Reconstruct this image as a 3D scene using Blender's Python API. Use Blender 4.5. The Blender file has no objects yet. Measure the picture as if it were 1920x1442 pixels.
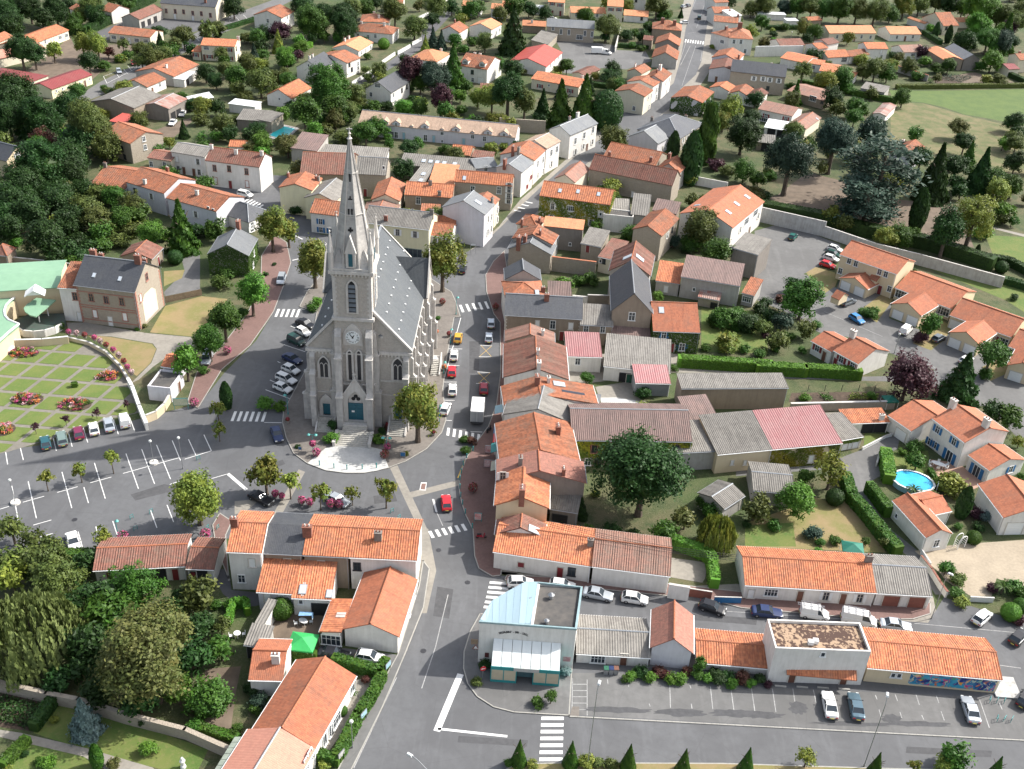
import bpy,bmesh,math,random
from mathutils import Vector,Matrix
from mathutils.geometry import tessellate_polygon
random.seed(7)
C = bpy.context.scene.collection
scn = bpy.context.scene
R_ = math.radians
# ---------------------------------------------------------------- camera
FPX = 1942.0; PITCH = R_(32.2); ROLL = R_(3.15); CZ = 105.0
cp,sp,cr,sr = math.cos(PITCH),math.sin(PITCH),math.cos(ROLL),math.sin(ROLL)
cam = bpy.data.objects.new('camera',bpy.data.cameras.new('camera'))
C.objects.link(cam); scn.camera = cam
cam.data.sensor_width = 36; cam.data.lens = 36 * FPX / 1920
cam.data.clip_start = 1; cam.data.clip_end = 9000
X_ = Vector((1,0,0)); DN = Vector((0,-sp,-cp)); FW = Vector((0,cp,-sp))
U_ = X_ * cr - DN * sr; V_ = X_ * sr + DN * cr
m = Matrix.Identity(4)
for i in range(3):
 m[i][0] = U_[i]; m[i][1] = -V_[i]; m[i][2] = -FW[i]
m[2][3] = CZ
cam.matrix_world = m
# ---------------------------------------------------------------- world and sun
SUN_AZ = R_(20); SUN_EL = R_(43)          # azimuth measured from +X towards +Y
world = bpy.data.worlds.new('World'); scn.world = world; world.use_nodes = True
wn = world.node_tree; bg = wn.nodes['Background']
sky = wn.nodes.new('ShaderNodeTexSky'); sky.sky_type = 'NISHITA'; sky.sun_disc = False
sky.sun_elevation = SUN_EL; sky.sun_rotation = R_(90) - SUN_AZ; sky.air_density = 1.0; sky.dust_density = 3.0; sky.ozone_density = .7
thin_haze = wn.nodes.new('ShaderNodeHueSaturation'); thin_haze.inputs['Saturation'].default_value = .55
wn.links.new(sky.outputs[0],thin_haze.inputs['Color']); wn.links.new(thin_haze.outputs[0],bg.inputs[0]); bg.inputs[1].default_value = 0.15
sun = bpy.data.objects.new('sun',bpy.data.lights.new('sun','SUN')); C.objects.link(sun)
sun.data.energy = 3.9; sun.data.angle = R_(0.6); sun.data.color = (1.0,0.955,0.89)
sd = Vector((math.cos(SUN_EL) * math.cos(SUN_AZ),math.cos(SUN_EL) * math.sin(SUN_AZ),math.sin(SUN_EL)))
sun.rotation_euler = sd.to_track_quat('Z','Y').to_euler(); sun.location = sd * 300
scn.view_settings.view_transform = 'Standard'; scn.view_settings.look = 'None'
scn.view_settings.exposure = 0.86; scn.view_settings.gamma = 1.0
# ---------------------------------------------------------------- survey: picture point -> point of the ground or of a level z
def ray(px,py):
 u = (px - 960) / FPX; v = (py - 721) / FPX
 a = u * cr + v * sr; b = -u * sr + v * cr
 return Vector((a,cp - b * sp,-sp - b * cp))
def G(px,py,z=0.0):
 d = ray(px,py); t = (z - CZ) / d.z
 return Vector((d.x * t,d.y * t,z))
def proj(p):
 z = p[2] - CZ
 dep = p[1] * cp - z * sp; dn = -p[1] * sp - z * cp
 a = p[0] / dep; b = dn / dep
 return (960 + (a * cr - b * sr) * FPX,721 + (a * sr + b * cr) * FPX)
TILES = {1: (0,0,.26042),2: (480,0,.26042),3: (940,0,.26042),4: (1420,0,.26042),5: (0,355,.26042),6: (480,355,.26042),
   7: (940,355,.26042),8: (1420,355,.26042),9: (0,710,.26042),10: (480,710,.26042),11: (900,710,.26042),
   12: (1380,710,.28125),13: (0,1067,.26042),14: (400,1067,.26042),15: (860,1067,.26042),16: (1340,1030,.30208),0: (0,0,1)}
def T(t,x,y):
 ox,oy,s = TILES[t]; return (ox + x * s,oy + y * s)
def pts(t,s):
 """'x,y x,y' in the survey sheet t -> list of picture points"""
 r = []
 for w in s.split():
  a = w.split(','); r.append(T(t,float(a[0]),float(a[1])) + tuple(a[2:]))
 return r
def height_of(base,top):
 g = G(*base); lo,hi = 0,80
 for _ in range(40):
  mid = (lo + hi) / 2
  if proj((g.x,g.y,mid))[1] > top[1]: lo = mid
  else: hi = mid
 return lo
# ---------------------------------------------------------------- materials
MATS = {}
def hexc(c): return tuple(c) + (1,)
def new_mat(name):
 m = bpy.data.materials.new(name); m.use_nodes = True
 nt = m.node_tree; b = nt.nodes['Principled BSDF']; return m,nt,b
def node(nt,t,**kw):
 n = nt.nodes.new(t)
 for k,v in kw.items(): setattr(n,k,v)
 return n
def val(nt,n,i,v): n.inputs[i].default_value = v
def mixc(nt,fac,a,b,mode='MIX'):
 n = nt.nodes.new('ShaderNodeMix'); n.data_type = 'RGBA'; n.blend_type = mode; n.clamp_factor = True
 for i,x in ((0,fac),(6,a),(7,b)):
  if hasattr(x,'links'): nt.links.new(x,n.inputs[i])
  elif i == 0: n.inputs[0].default_value = x
  else: n.inputs[i].default_value = tuple(x[:3]) + (1,)
 return n.outputs[2]
def noise(nt,scale,detail=3,rough=.55,vec=None,dist=0):
 n = nt.nodes.new('ShaderNodeTexNoise'); n.inputs['Scale'].default_value = scale
 n.inputs['Detail'].default_value = detail; n.inputs['Roughness'].default_value = rough; n.inputs['Distortion'].default_value = dist
 if vec is not None: nt.links.new(vec,n.inputs['Vector'])
 return n.outputs[0]
def ramp(nt,fac,stops):
 n = nt.nodes.new('ShaderNodeValToRGB'); cr_ = n.color_ramp
 while len(cr_.elements) < len(stops): cr_.elements.new(.5)
 for e,(p,c) in zip(cr_.elements,stops):
  e.position = p; e.color = (c,c,c,1) if isinstance(c,(int,float)) else tuple(c[:3]) + (1,)
 nt.links.new(fac,n.inputs[0]); return n.outputs[0]
def math_(nt,op,a,b=None,c=None):
 n = nt.nodes.new('ShaderNodeMath'); n.operation = op
 for i,x in enumerate((a,b,c)):
  if x is None: continue
  if hasattr(x,'links'): nt.links.new(x,n.inputs[i])
  else: n.inputs[i].default_value = x
 return n.outputs[0]
def bump(nt,b,h,strength=.4,dist=.05):
 n = nt.nodes.new('ShaderNodeBump'); n.inputs['Strength'].default_value = strength; n.inputs['Distance'].default_value = dist
 nt.links.new(h,n.inputs['Height']); nt.links.new(n.outputs[0],b.inputs['Normal'])
def pos(nt): return nt.nodes.new('ShaderNodeNewGeometry').outputs['Position']
def scaled(nt,vec,s):
 n = nt.nodes.new('ShaderNodeVectorMath'); n.operation = 'MULTIPLY'; nt.links.new(vec,n.inputs[0]); n.inputs[1].default_value = s
 return n.outputs[0]
def M(name,col=None,rough=.8,metal=0,var=0.12,scale=1.5,spec=None,col2=None,bumpy=0,edge=(.36,.64)):
 """cached procedural material: mottled colour at two scales"""
 if name in MATS: return MATS[name]
 m,nt,b = new_mat(name); P = pos(nt)
 c2 = col2 or tuple(max(0,x * (1 - 2.2 * var)) for x in col)
 n1 = noise(nt,scale,5,.6,P); n2 = noise(nt,scale * .17,3,.5,P)
 f = math_(nt,'MULTIPLY_ADD',n1,.6,math_(nt,'MULTIPLY',n2,.4))
 f = ramp(nt,f,[(edge[0],1),(edge[1],0)])
 c = mixc(nt,f,col,c2)
 nt.links.new(c,b.inputs['Base Color']); b.inputs['Roughness'].default_value = rough; b.inputs['Metallic'].default_value = metal
 if spec is not None: b.inputs['Specular IOR Level'].default_value = spec
 if bumpy: bump(nt,b,noise(nt,scale * 6,4,.6,P),.5,bumpy)
 MATS[name] = m; return m
def wall_mat(name,col,stain=.35,stone=None,rough=.9):
 """render or rubble wall: blotches, vertical streaks, optional stones"""
 if name in MATS: return MATS[name]
 m,nt,b = new_mat(name); P = pos(nt)
 n1 = noise(nt,.8,6,.65,P); streak = noise(nt,1.0,4,.6,scaled(nt,P,(2.5,2.5,.25)))
 f = math_(nt,'MULTIPLY',ramp(nt,math_(nt,'MULTIPLY_ADD',n1,.5,math_(nt,'MULTIPLY',streak,.5)),[(.42,0),(.68,1)]),stain)
 dirty = tuple(x * k for x,k in zip(col,(.52,.50,.46)))
 c = mixc(nt,f,col,dirty)
 if stone:
  v = nt.nodes.new('ShaderNodeTexVoronoi'); v.inputs['Scale'].default_value = 2.6; nt.links.new(scaled(nt,P,(1,1,1.6)),v.inputs['Vector'])
  c = mixc(nt,.55,c,mixc(nt,v.outputs['Color'],stone,col),'MIX')
  v2 = nt.nodes.new('ShaderNodeTexVoronoi'); v2.feature = 'DISTANCE_TO_EDGE'; v2.inputs['Scale'].default_value = 2.6
  nt.links.new(scaled(nt,P,(1,1,1.6)),v2.inputs['Vector'])
  bump(nt,b,ramp(nt,v2.outputs[0],[(0,0),(.12,1)]),.6,.04)
 else: bump(nt,b,noise(nt,9,4,.6,P),.3,.01)
 nt.links.new(c,b.inputs['Base Color']); b.inputs['Roughness'].default_value = rough
 MATS[name] = m; return m
def tile_mat(name,c1,c2,c3=None,pu=.3,pv=.36,lich=.35,jit=.5,bmp=.5,lichc=(.16,.13,.10),rough=.82):
 """roof tiles in UV metres: each tile its own shade, lichen patches, course bump"""
 if name in MATS: return MATS[name]
 m,nt,b = new_mat(name); P = pos(nt)
 uv = nt.nodes.new('ShaderNodeUVMap').outputs[0]
 s = nt.nodes.new('ShaderNodeSeparateXYZ'); nt.links.new(uv,s.inputs[0])
 fu = math_(nt,'DIVIDE',s.outputs[0],pu); fv = math_(nt,'DIVIDE',s.outputs[1],pv)
 cb = nt.nodes.new('ShaderNodeCombineXYZ'); nt.links.new(math_(nt,'FLOOR',fu),cb.inputs[0]); nt.links.new(math_(nt,'FLOOR',fv),cb.inputs[1])
 wnn = nt.nodes.new('ShaderNodeTexWhiteNoise'); wnn.noise_dimensions = '2D'; nt.links.new(cb.outputs[0],wnn.inputs[0])
 oi = nt.nodes.new('ShaderNodeObjectInfo')
 big = noise(nt,.35,4,.6,P); mid = noise(nt,1.7,4,.65,P)
 f = math_(nt,'ADD',math_(nt,'MULTIPLY',wnn.outputs[0],jit),math_(nt,'MULTIPLY',mid,1 - jit))
 c = mixc(nt,f,c1,c2)
 l = math_(nt,'MULTIPLY',ramp(nt,math_(nt,'MULTIPLY_ADD',big,.55,math_(nt,'MULTIPLY',mid,.45)),[(.45,0),(.62,1)]),lich)
 c = mixc(nt,l,c,lichc)
 stv = noise(nt,1.0,5,.7,scaled(nt,uv,(1.3,.12,1)))
 c = mixc(nt,math_(nt,'MULTIPLY',ramp(nt,stv,[(.5,0),(.72,1)]),lich * 1.3),c,tuple(x * .5 for x in c2))
 tint = math_(nt,'MULTIPLY_ADD',oi.outputs['Random'],.3,.85)
 hs = nt.nodes.new('ShaderNodeHueSaturation'); nt.links.new(c,hs.inputs['Color']); nt.links.new(tint,hs.inputs['Value'])
 hs.inputs['Saturation'].default_value = .97
 nt.links.new(hs.outputs[0],b.inputs['Base Color']); b.inputs['Roughness'].default_value = rough
 b.inputs['Specular IOR Level'].default_value = .3
 fr = math_(nt,'FRACT',fv); wv = math_(nt,'ABSOLUTE',math_(nt,'SINE',math_(nt,'MULTIPLY',fu,math.pi)))
 bump(nt,b,math_(nt,'MULTIPLY_ADD',fr,.6,wv),bmp,.06)
 MATS[name] = m; return m
def leaf_mat(name,col,col2,trans=.25):
 if name in MATS: return MATS[name]
 m,nt,b = new_mat(name); P = pos(nt)
 oi = nt.nodes.new('ShaderNodeObjectInfo'); at = nt.nodes.new('ShaderNodeAttribute'); at.attribute_name = 'tone'
 f = math_(nt,'ADD',math_(nt,'MULTIPLY',at.outputs['Fac'],.6),math_(nt,'MULTIPLY',noise(nt,.7,3,.6,P),.55))
 f = ramp(nt,f,[(.3,0),(.75,1)])
 c = mixc(nt,f,col,col2)
 hs = nt.nodes.new('ShaderNodeHueSaturation'); nt.links.new(c,hs.inputs['Color'])
 nt.links.new(math_(nt,'MULTIPLY_ADD',oi.outputs['Random'],.4,.8),hs.inputs['Value'])
 nt.links.new(math_(nt,'MULTIPLY_ADD',oi.outputs['Random'],.03,.485),hs.inputs['Hue'])
 nt.links.new(hs.outputs[0],b.inputs['Base Color']); b.inputs['Roughness'].default_value = .55
 b.inputs['Specular IOR Level'].default_value = .25
 tr = nt.nodes.new('ShaderNodeBsdfTranslucent'); nt.links.new(hs.outputs[0],tr.inputs[0])
 mx = nt.nodes.new('ShaderNodeMixShader'); mx.inputs[0].default_value = trans
 out = nt.nodes['Material Output']; nt.links.new(b.outputs[0],mx.inputs[1]); nt.links.new(tr.outputs[0],mx.inputs[2]); nt.links.new(mx.outputs[0],out.inputs[0])
 MATS[name] = m; return m
def glass_mat():
 if 'glass' in MATS: return MATS['glass']
 m,nt,b = new_mat('glass'); b.inputs['Base Color'].default_value = (.035,.045,.055,1); b.inputs['Roughness'].default_value = .08
 b.inputs['Specular IOR Level'].default_value = .6; MATS['glass'] = m; return m
# ---------------------------------------------------------------- mesh builder
class MB:
 def __init__(s): s.v = []; s.f = []; s.uv = []; s.m = []
 def face(s,ps,uv=None,mi=0):
  n = len(s.v); s.v += [tuple(p) for p in ps]; s.f.append(tuple(range(n,n + len(ps))))
  s.uv.append(uv or [(0,0)] * len(ps)); s.m.append(mi)
 def quadslab(s,a,b,c,d,th,uv=None,mi=0,off=None):
  """slab with top a,b,c,d (ccw from above) and thickness th downwards"""
  dn = off or Vector((0,0,-th)); A,B,C_,D = [Vector(p) for p in (a,b,c,d)]
  s.face([A,B,C_,D],uv,mi); s.face([D + dn,C_ + dn,B + dn,A + dn],None,mi)
  for p,q in ((A,B),(B,C_),(C_,D),(D,A)): s.face([p + dn,q + dn,q,p],None,mi)
 def box(s,c,size,rz=0,mi=0,taper=1.0):
  cx,cy,cz = c; x,y,z = [k / 2 for k in size]; ca,sa = math.cos(rz),math.sin(rz)
  P = []
  for dz in (-1,1):
   k = 1 if dz < 0 else taper
   for dx,dy in ((-1,-1),(1,-1),(1,1),(-1,1)):
    a,b = dx * x * k,dy * y * k; P.append((cx + a * ca - b * sa,cy + a * sa + b * ca,cz + dz * z))
  for q in ((3,2,1,0),(4,5,6,7),(0,1,5,4),(1,2,6,5),(2,3,7,6),(3,0,4,7)): s.face([P[i] for i in q],None,mi)
 def bx(s,x0,x1,y0,y1,z0,z1,mi=0): s.box(((x0 + x1) / 2,(y0 + y1) / 2,(z0 + z1) / 2),(abs(x1 - x0),abs(y1 - y0),abs(z1 - z0)),0,mi)
 def prism(s,poly,z0,z1,mi=0,top=True,bottom=False,mtop=None):
  """vertical prism over a ccw (x,y) polygon, concave allowed"""
  n = len(poly); area = sum(poly[i][0] * poly[(i + 1) % n][1] - poly[(i + 1) % n][0] * poly[i][1] for i in range(n))
  if area < 0: poly = poly[::-1]
  for i in range(n):
   a,b = poly[i],poly[(i + 1) % n]
   if z1 > z0: s.face([(a[0],a[1],z0),(b[0],b[1],z0),(b[0],b[1],z1),(a[0],a[1],z1)],None,mi)
  if not top: return
  tri = tessellate_polygon([[Vector((p[0],p[1],0)) for p in poly]])
  base = len(s.v); s.v += [(p[0],p[1],z1) for p in poly]
  for t in tri:
   a,b,c = [poly[i] for i in t]
   if (b[0] - a[0]) * (c[1] - a[1]) - (b[1] - a[1]) * (c[0] - a[0]) < 0: t = t[::-1]
   s.f.append(tuple(base + i for i in t)); s.uv.append([(0,0)] * 3); s.m.append(mi if mtop is None else mtop)
 def tube(s,p0,p1,r0,r1=None,n=8,mi=0,cap=True):
  p0,p1 = Vector(p0),Vector(p1); r1 = r0 if r1 is None else r1
  d = (p1 - p0).normalized(); a = d.orthogonal().normalized(); b = d.cross(a)
  r = []
  for p,q in ((p0,r0),(p1,r1)):
   r.append([p + (a * math.cos(2 * math.pi * i / n) + b * math.sin(2 * math.pi * i / n)) * q for i in range(n)])
  for i in range(n):
   j = (i + 1) % n; s.face([r[0][i],r[0][j],r[1][j],r[1][i]],None,mi)
  if cap:
   if r1 > .001: s.face(r[1],None,mi)
   if r0 > .001: s.face(r[0][::-1],None,mi)
 def lathe(s,prof,n=12,mi=0,o=(0,0,0)):
  for (ra,za),(rb,zb) in zip(prof,prof[1:]):
   for i in range(n):
    a0,a1 = 2 * math.pi * i / n,2 * math.pi * (i + 1) / n
    P = [(o[0] + ra * math.cos(a0),o[1] + ra * math.sin(a0),o[2] + za),(o[0] + ra * math.cos(a1),o[1] + ra * math.sin(a1),o[2] + za),
      (o[0] + rb * math.cos(a1),o[1] + rb * math.sin(a1),o[2] + zb),(o[0] + rb * math.cos(a0),o[1] + rb * math.sin(a0),o[2] + zb)]
    if ra < 1e-4: P = P[1:]
    elif rb < 1e-4: P = P[:3]
    s.face(P,None,mi)
 def mesh(s,name,mats,smooth=False):
  me = bpy.data.meshes.new(name); me.from_pydata(s.v,[],s.f)
  for m_ in (mats if isinstance(mats,(list,tuple)) else [mats]): me.materials.append(m_)
  ul = me.uv_layers.new(name='UVMap')
  flat = [c for f in s.uv for q in f for c in q]
  ul.data.foreach_set('uv',flat); me.polygons.foreach_set('material_index',s.m)
  if smooth: me.polygons.foreach_set('use_smooth',[True] * len(me.polygons))
  me.update(); return me
 def obj(s,name,mats,parent=None,smooth=False,**props):
  return link(name,s.mesh(name,mats,smooth),parent,**props)
def link(name,data,parent=None,loc=None,rz=None,**props):
 o = bpy.data.objects.new(name,data); C.objects.link(o)
 if parent: o.parent = parent
 if loc is not None: o.location = loc
 if rz is not None: o.rotation_euler = (0,0,rz)
 for k,v in props.items(): o[k] = v
 return o
THINGS = []   # (object, picture position, kind words) for the relative labels
def empty(name,loc,rz=0,label=None,cat=None,group=None,kind=None):
 o = bpy.data.objects.new(name,None); C.objects.link(o); o.location = loc; o.rotation_euler = (0,0,rz); o.empty_display_size = .5
 tag(o,label,cat,group,kind); return o
def tag(o,label=None,cat=None,group=None,kind=None):
 if label: o['label'] = label
 if cat: o['category'] = cat
 if group: o['group'] = group
 if kind: o['kind'] = kind
 return o
LAND = []     # landmarks: (phrase, picture x, picture y)
def landmark(phrase,p): LAND.append((phrase,p[0],p[1]))
AUTO = []     # things labelled by where they stand: (obj, look, x, y)
def auto(o,look,cat,p,group=None):
 o['category'] = cat
 if group: o['group'] = group
 AUTO.append((o,look,p[0],p[1]))
def dup(root,parent=None,**kw):
 """copy of a thing with its parts and sub-parts"""
 c = root.copy(); C.objects.link(c); c.parent = parent
 for ch in KIDS.get(root.name,[k for k in root.children]): dup(ch,c)
 for k,v in kw.items(): setattr(c,k,v)
 return c
KIDS = {}
# common colours
white = M('white_paint',(.74,.74,.72),.6,var=.04); black = M('black_rubber',(.02,.02,.022),.7)
grey_metal = M('grey_metal',(.35,.36,.37),.4,.6,var=.06); dark_metal = M('dark_metal',(.06,.06,.065),.5,.4)
teal = M('teal_paint',(.03,.26,.26),.45,var=.08); glass = glass_mat()
brick = M('brick_red',(.27,.115,.08),.9,var=.2,scale=5,bumpy=.01)
stone_l = M('pale_stone',(.50,.48,.43),.9,var=.16,scale=2.2,bumpy=.01)
# ---------------------------------------------------------------- houses
TILE_O = tile_mat('canal_tile_orange',(.43,.152,.072),(.21,.078,.042),lich=.5,jit=.75)
ROOF = {
 'o': (TILE_O,.33),'O': (tile_mat('canal_tile_bright',(.57,.205,.086),(.31,.10,.05),lich=.3,jit=.75),.33),
 'p': (tile_mat('mechanical_tile_orange',(.46,.155,.074),(.28,.095,.052),pu=.24,lich=.3,jit=.6,bmp=.35),0),
 'P': (tile_mat('mechanical_tile_pale',(.63,.27,.13),(.44,.17,.08),pu=.24,lich=.2,jit=.6,bmp=.35),0),
 'd': (tile_mat('old_tile_brown',(.27,.115,.082),(.15,.068,.05),lich=.5,jit=.7),.33),
 'k': (tile_mat('weathered_tile_pink',(.36,.19,.14),(.24,.13,.10),lich=.55,lichc=(.20,.17,.14)),.33),
 'q': (tile_mat('mixed_flat_tile',(.40,.17,.12),(.24,.11,.085),pu=.2,pv=.3,lich=.25,jit=.7),0),
 'y': (tile_mat('tan_flat_tile',(.46,.33,.24),(.32,.22,.16),pu=.2,pv=.3,lich=.3,jit=.6),0),
 's': (tile_mat('slate_dark',(.085,.09,.10),(.05,.054,.064),pu=.25,pv=.22,lich=.25,bmp=.25,lichc=(.12,.12,.11),rough=.5),0),
 'S': (tile_mat('slate_pale',(.18,.19,.20),(.12,.13,.14),pu=.25,pv=.22,lich=.3,bmp=.25,lichc=(.26,.26,.24),rough=.55),0),
 'f': (tile_mat('fibre_cement_grey',(.25,.235,.21),(.17,.16,.145),pu=.3,pv=1.5,lich=.5,jit=.2,bmp=.3,lichc=(.11,.10,.09)),.33),
 'F': (tile_mat('fibre_cement_brown',(.24,.16,.14),(.17,.12,.11),pu=.3,pv=1.5,lich=.5,jit=.3,bmp=.3,lichc=(.12,.10,.09)),.33),
 'r': (tile_mat('red_sheet',(.42,.075,.055),(.34,.06,.045),pu=.8,pv=3,lich=.08,jit=.2,bmp=.2,rough=.5),.4),
 'R': (tile_mat('rusty_sheet',(.28,.09,.06),(.32,.27,.24),pu=.8,pv=2,lich=.3,jit=.8,bmp=.3,rough=.6),.4),
 'm': (tile_mat('maroon_sheet',(.22,.045,.045),(.17,.035,.035),pu=.8,pv=3,lich=.15,jit=.2,bmp=.2,rough=.55),.4),
 'z': (tile_mat('zinc_sheet',(.27,.37,.43),(.23,.33,.39),pu=.6,pv=9,lich=.1,jit=.2,bmp=.1,lichc=(.3,.33,.33),rough=.7),0),
 'b': (M('bitumen_flat',(.055,.055,.055),.95,var=.22,scale=.9,col2=(.11,.10,.09)),0),
 'W': (M('white_sheet',(.66,.68,.68),.5,var=.06),0),
 'g': (M('green_copper_sheet',(.21,.36,.235),.65,var=.07,scale=.6,col2=(.17,.30,.20)),0),
 'G': (M('green_fascia',(.25,.5,.25),.6,var=.05),0),
}
WALL = {
 'w': wall_mat('white_render',(.68,.66,.62),.38),'c': wall_mat('cream_render',(.62,.57,.45),.25),'y': wall_mat('yellow_render',(.66,.62,.42),.25),
 'g': wall_mat('grey_render',(.38,.365,.34),.5),'k': wall_mat('rubble_stone',(.30,.26,.21),.45,(.40,.35,.28)),
 'K': wall_mat('dark_cement',(.21,.19,.17),.5),'b': wall_mat('brown_render',(.27,.22,.17),.45),'l': wall_mat('lavender_render',(.58,.57,.60),.3),  # last entry: white render with its lavender shade tone put into the colour
 'e': wall_mat('beige_render',(.60,.50,.34),.15),'z': M('grey_sheet_wall',(.30,.32,.33),.6,var=.08),
}
RIDGE = {'O': 'O','s': 's','S': 'S'}
chim_w = wall_mat('chimney_render',(.60,.58,.54),.4)
lead = M('lead_flashing',(.33,.35,.37),.5,.3,var=.08)
blue_p = M('blue_shutter_paint',(.02,.14,.33),.5,var=.05); red_p = M('maroon_shutter_paint',(.20,.025,.03),.5,var=.05)
brown_p = M('brown_door_wood',(.16,.07,.045),.6,var=.1,scale=4); sky_p = M('pale_blue_paint',(.30,.48,.56),.5,var=.05)
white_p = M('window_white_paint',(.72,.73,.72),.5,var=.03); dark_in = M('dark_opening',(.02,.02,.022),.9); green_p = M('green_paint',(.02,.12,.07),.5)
rust_p = M('rust_red_door',(.24,.085,.06),.7,var=.1); grn_l = M('grey_green_paint',(.16,.22,.20),.6)
sur_r = M('brick_surround',(.40,.20,.15),.9,var=.15,scale=5); sur_s = M('stone_surround',(.56,.53,.47),.9,var=.12,scale=3)
WK = {  # kind: (part name, width, height, frame, leaf or pane, shutters)
 'w': ('window',1.0,1.35,white_p,glass,None),'n': ('window',.6,.7,white_p,glass,None),'t': ('window',1.0,2.0,white_p,glass,None),
 'v': ('window',1.9,1.2,white_p,glass,None),'p': ('window',2.6,1.7,white_p,glass,None),'s': ('window',.9,1.5,sur_s,glass,None),
 'q': ('window',1.0,1.6,sur_r,glass,None),'Q': ('window',1.0,1.7,sur_r,white_p,None),'k': ('window',1.0,1.3,dark_metal,glass,None),
 'B': ('window',1.0,1.35,white_p,glass,blue_p),'R': ('window',1.1,1.3,white_p,glass,red_p),'X': ('window',.9,1.35,sur_r,dark_in,red_p),
 'V': ('window',1.0,1.5,white_p,glass,white_p),'Y': ('window',.9,1.5,sur_s,glass,white_p),'T': ('door',1.4,2.1,white_p,glass,blue_p),'c': ('window',1.0,1.5,sur_s,white_p,None),
 'C': ('window',1.0,1.5,sur_s,sky_p,None),'m': ('window',1.5,1.3,sur_s,red_p,None),'S': ('shopfront',4.2,2.0,grn_l,glass,None),
 'd': ('door',1.0,2.1,sur_s,brown_p,None),'D': ('door',1.0,2.1,sur_s,white_p,None),'b': ('door',1.0,2.1,sur_s,sky_p,None),'r': ('door',1.0,2.1,sur_s,red_p,None),
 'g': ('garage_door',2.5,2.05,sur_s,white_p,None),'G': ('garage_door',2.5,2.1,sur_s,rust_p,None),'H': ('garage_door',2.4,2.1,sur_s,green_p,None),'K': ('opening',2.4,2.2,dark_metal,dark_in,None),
 'h': ('garage_door',2.5,2.1,sur_s,sky_p,None),'A': ('window',1.1,1.8,white_p,glass,None),
}
WM = {}
def wmesh(k,s=1.0):
 if (k,s) in WM: return WM[(k,s)]
 nm,w,h,fm,pm,sh = WK[k]; w *= s; h *= s; d = .09
 f = MB(); t = .13 if pm is glass else .15
 f.bx(-w / 2 - t * .4,-w / 2 + t * .5,-d,.03,-h / 2,h / 2); f.bx(w / 2 - t * .5,w / 2 + t * .4,-d,.03,-h / 2,h / 2)
 f.bx(-w / 2 - t * .4,w / 2 + t * .4,-d - .002,.03,h / 2,h / 2 + t * .8)
 if nm == 'window': f.bx(-w / 2 - .15,w / 2 + .15,-.2,.03,-h / 2 - .12,-h / 2)
 if pm is glass and w > .7:
  n = 1 if w < 1.5 else 3
  for i in range(n):
   x = -w / 2 + w * (i + 1) / (n + 1); f.bx(x - .035,x + .035,-.06,.03,-h / 2,h / 2)
  if h < 1.9: f.bx(-w / 2,w / 2,-.055,.03,h * .12 - .02,h * .12 + .02)
 p = MB(); p.bx(-w / 2 + .03,w / 2 - .03,-.03,.02,-h / 2,h / 2 + .01)
 if nm == 'garage_door':
  for i in range(1,5): p.bx(-w / 2 + .04,w / 2 - .04,-.045,-.03,-h / 2 + h * i / 5 - .03,-h / 2 + h * i / 5 + .02)
 if nm == 'door' and pm is not glass: p.bx(-.3,.3,-.05,-.03,.1,.8); p.bx(-.3,.3,-.05,-.03,-.8,-.15)
 S = None
 if sh:
  S = MB(); sw = w * .5
  S.bx(-sw / 2,sw / 2,-.09,-.04,-h / 2,h / 2)
  for i in range(1,6): S.bx(-sw / 2 + .04,sw / 2 - .04,-.105,-.09,-h / 2 + h * i / 6 - .03,-h / 2 + h * i / 6 + .03)
  S = S.mesh('shutter',sh)
 leaf = 'pane' if pm is glass else ('shutter' if nm == 'window' else 'door_leaf' if 'door' in nm else 'backing')
 WM[(k,s)] = (nm,w,h,f.mesh(nm,fm),p.mesh(leaf,pm),S,leaf); return WM[(k,s)]
def add_window(root,k,x,y,z,rz,s=1.0):
 nm,w,h,fm,pm,S,leaf = wmesh(k,s)
 o = link(nm,fm,root,(x,y,z),rz); link(leaf,pm,o)
 if S:
  for sgn in (-1,1): link('shutter',S,o,(sgn * (w / 2 + w * .27),0,0))
 return o
CH = {}
def chimney_mesh(kind,big=1.0):
 if (kind,big) in CH: return CH[(kind,big)]
 b = MB(); w,d = .85 * big,.5 * big; b.bx(-w / 2,w / 2,-d / 2,d / 2,-1.2,1.1 * big); b.bx(-w / 2 - .07,w / 2 + .07,-d / 2 - .07,d / 2 + .07,1.1 * big,1.1 * big + .12)
 for x in (-.2,.2): b.lathe([(.12,1.1 * big + .1),(.1,1.1 * big + .45),(.0,1.1 * big + .45)],8,1,(x * big,0,0))
 mm = {'b': brick,'w': chim_w,'g': WALL['g'],'k': WALL['K']}[kind]
 CH[(kind,big)] = b.mesh('chimney',[mm,brick if kind != 'b' else chim_w]); return CH[(kind,big)]
_sky = MB(); _sky.bx(-.45,.45,-.65,.65,0,.09); SKYF = _sky.mesh('skylight',lead)
_sky = MB(); _sky.bx(-.36,.36,-.56,.56,.08,.11); SKYP = _sky.mesh('pane',M('skylight_glass',(.45,.5,.55),.15,spec=.8,var=.02))
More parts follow.
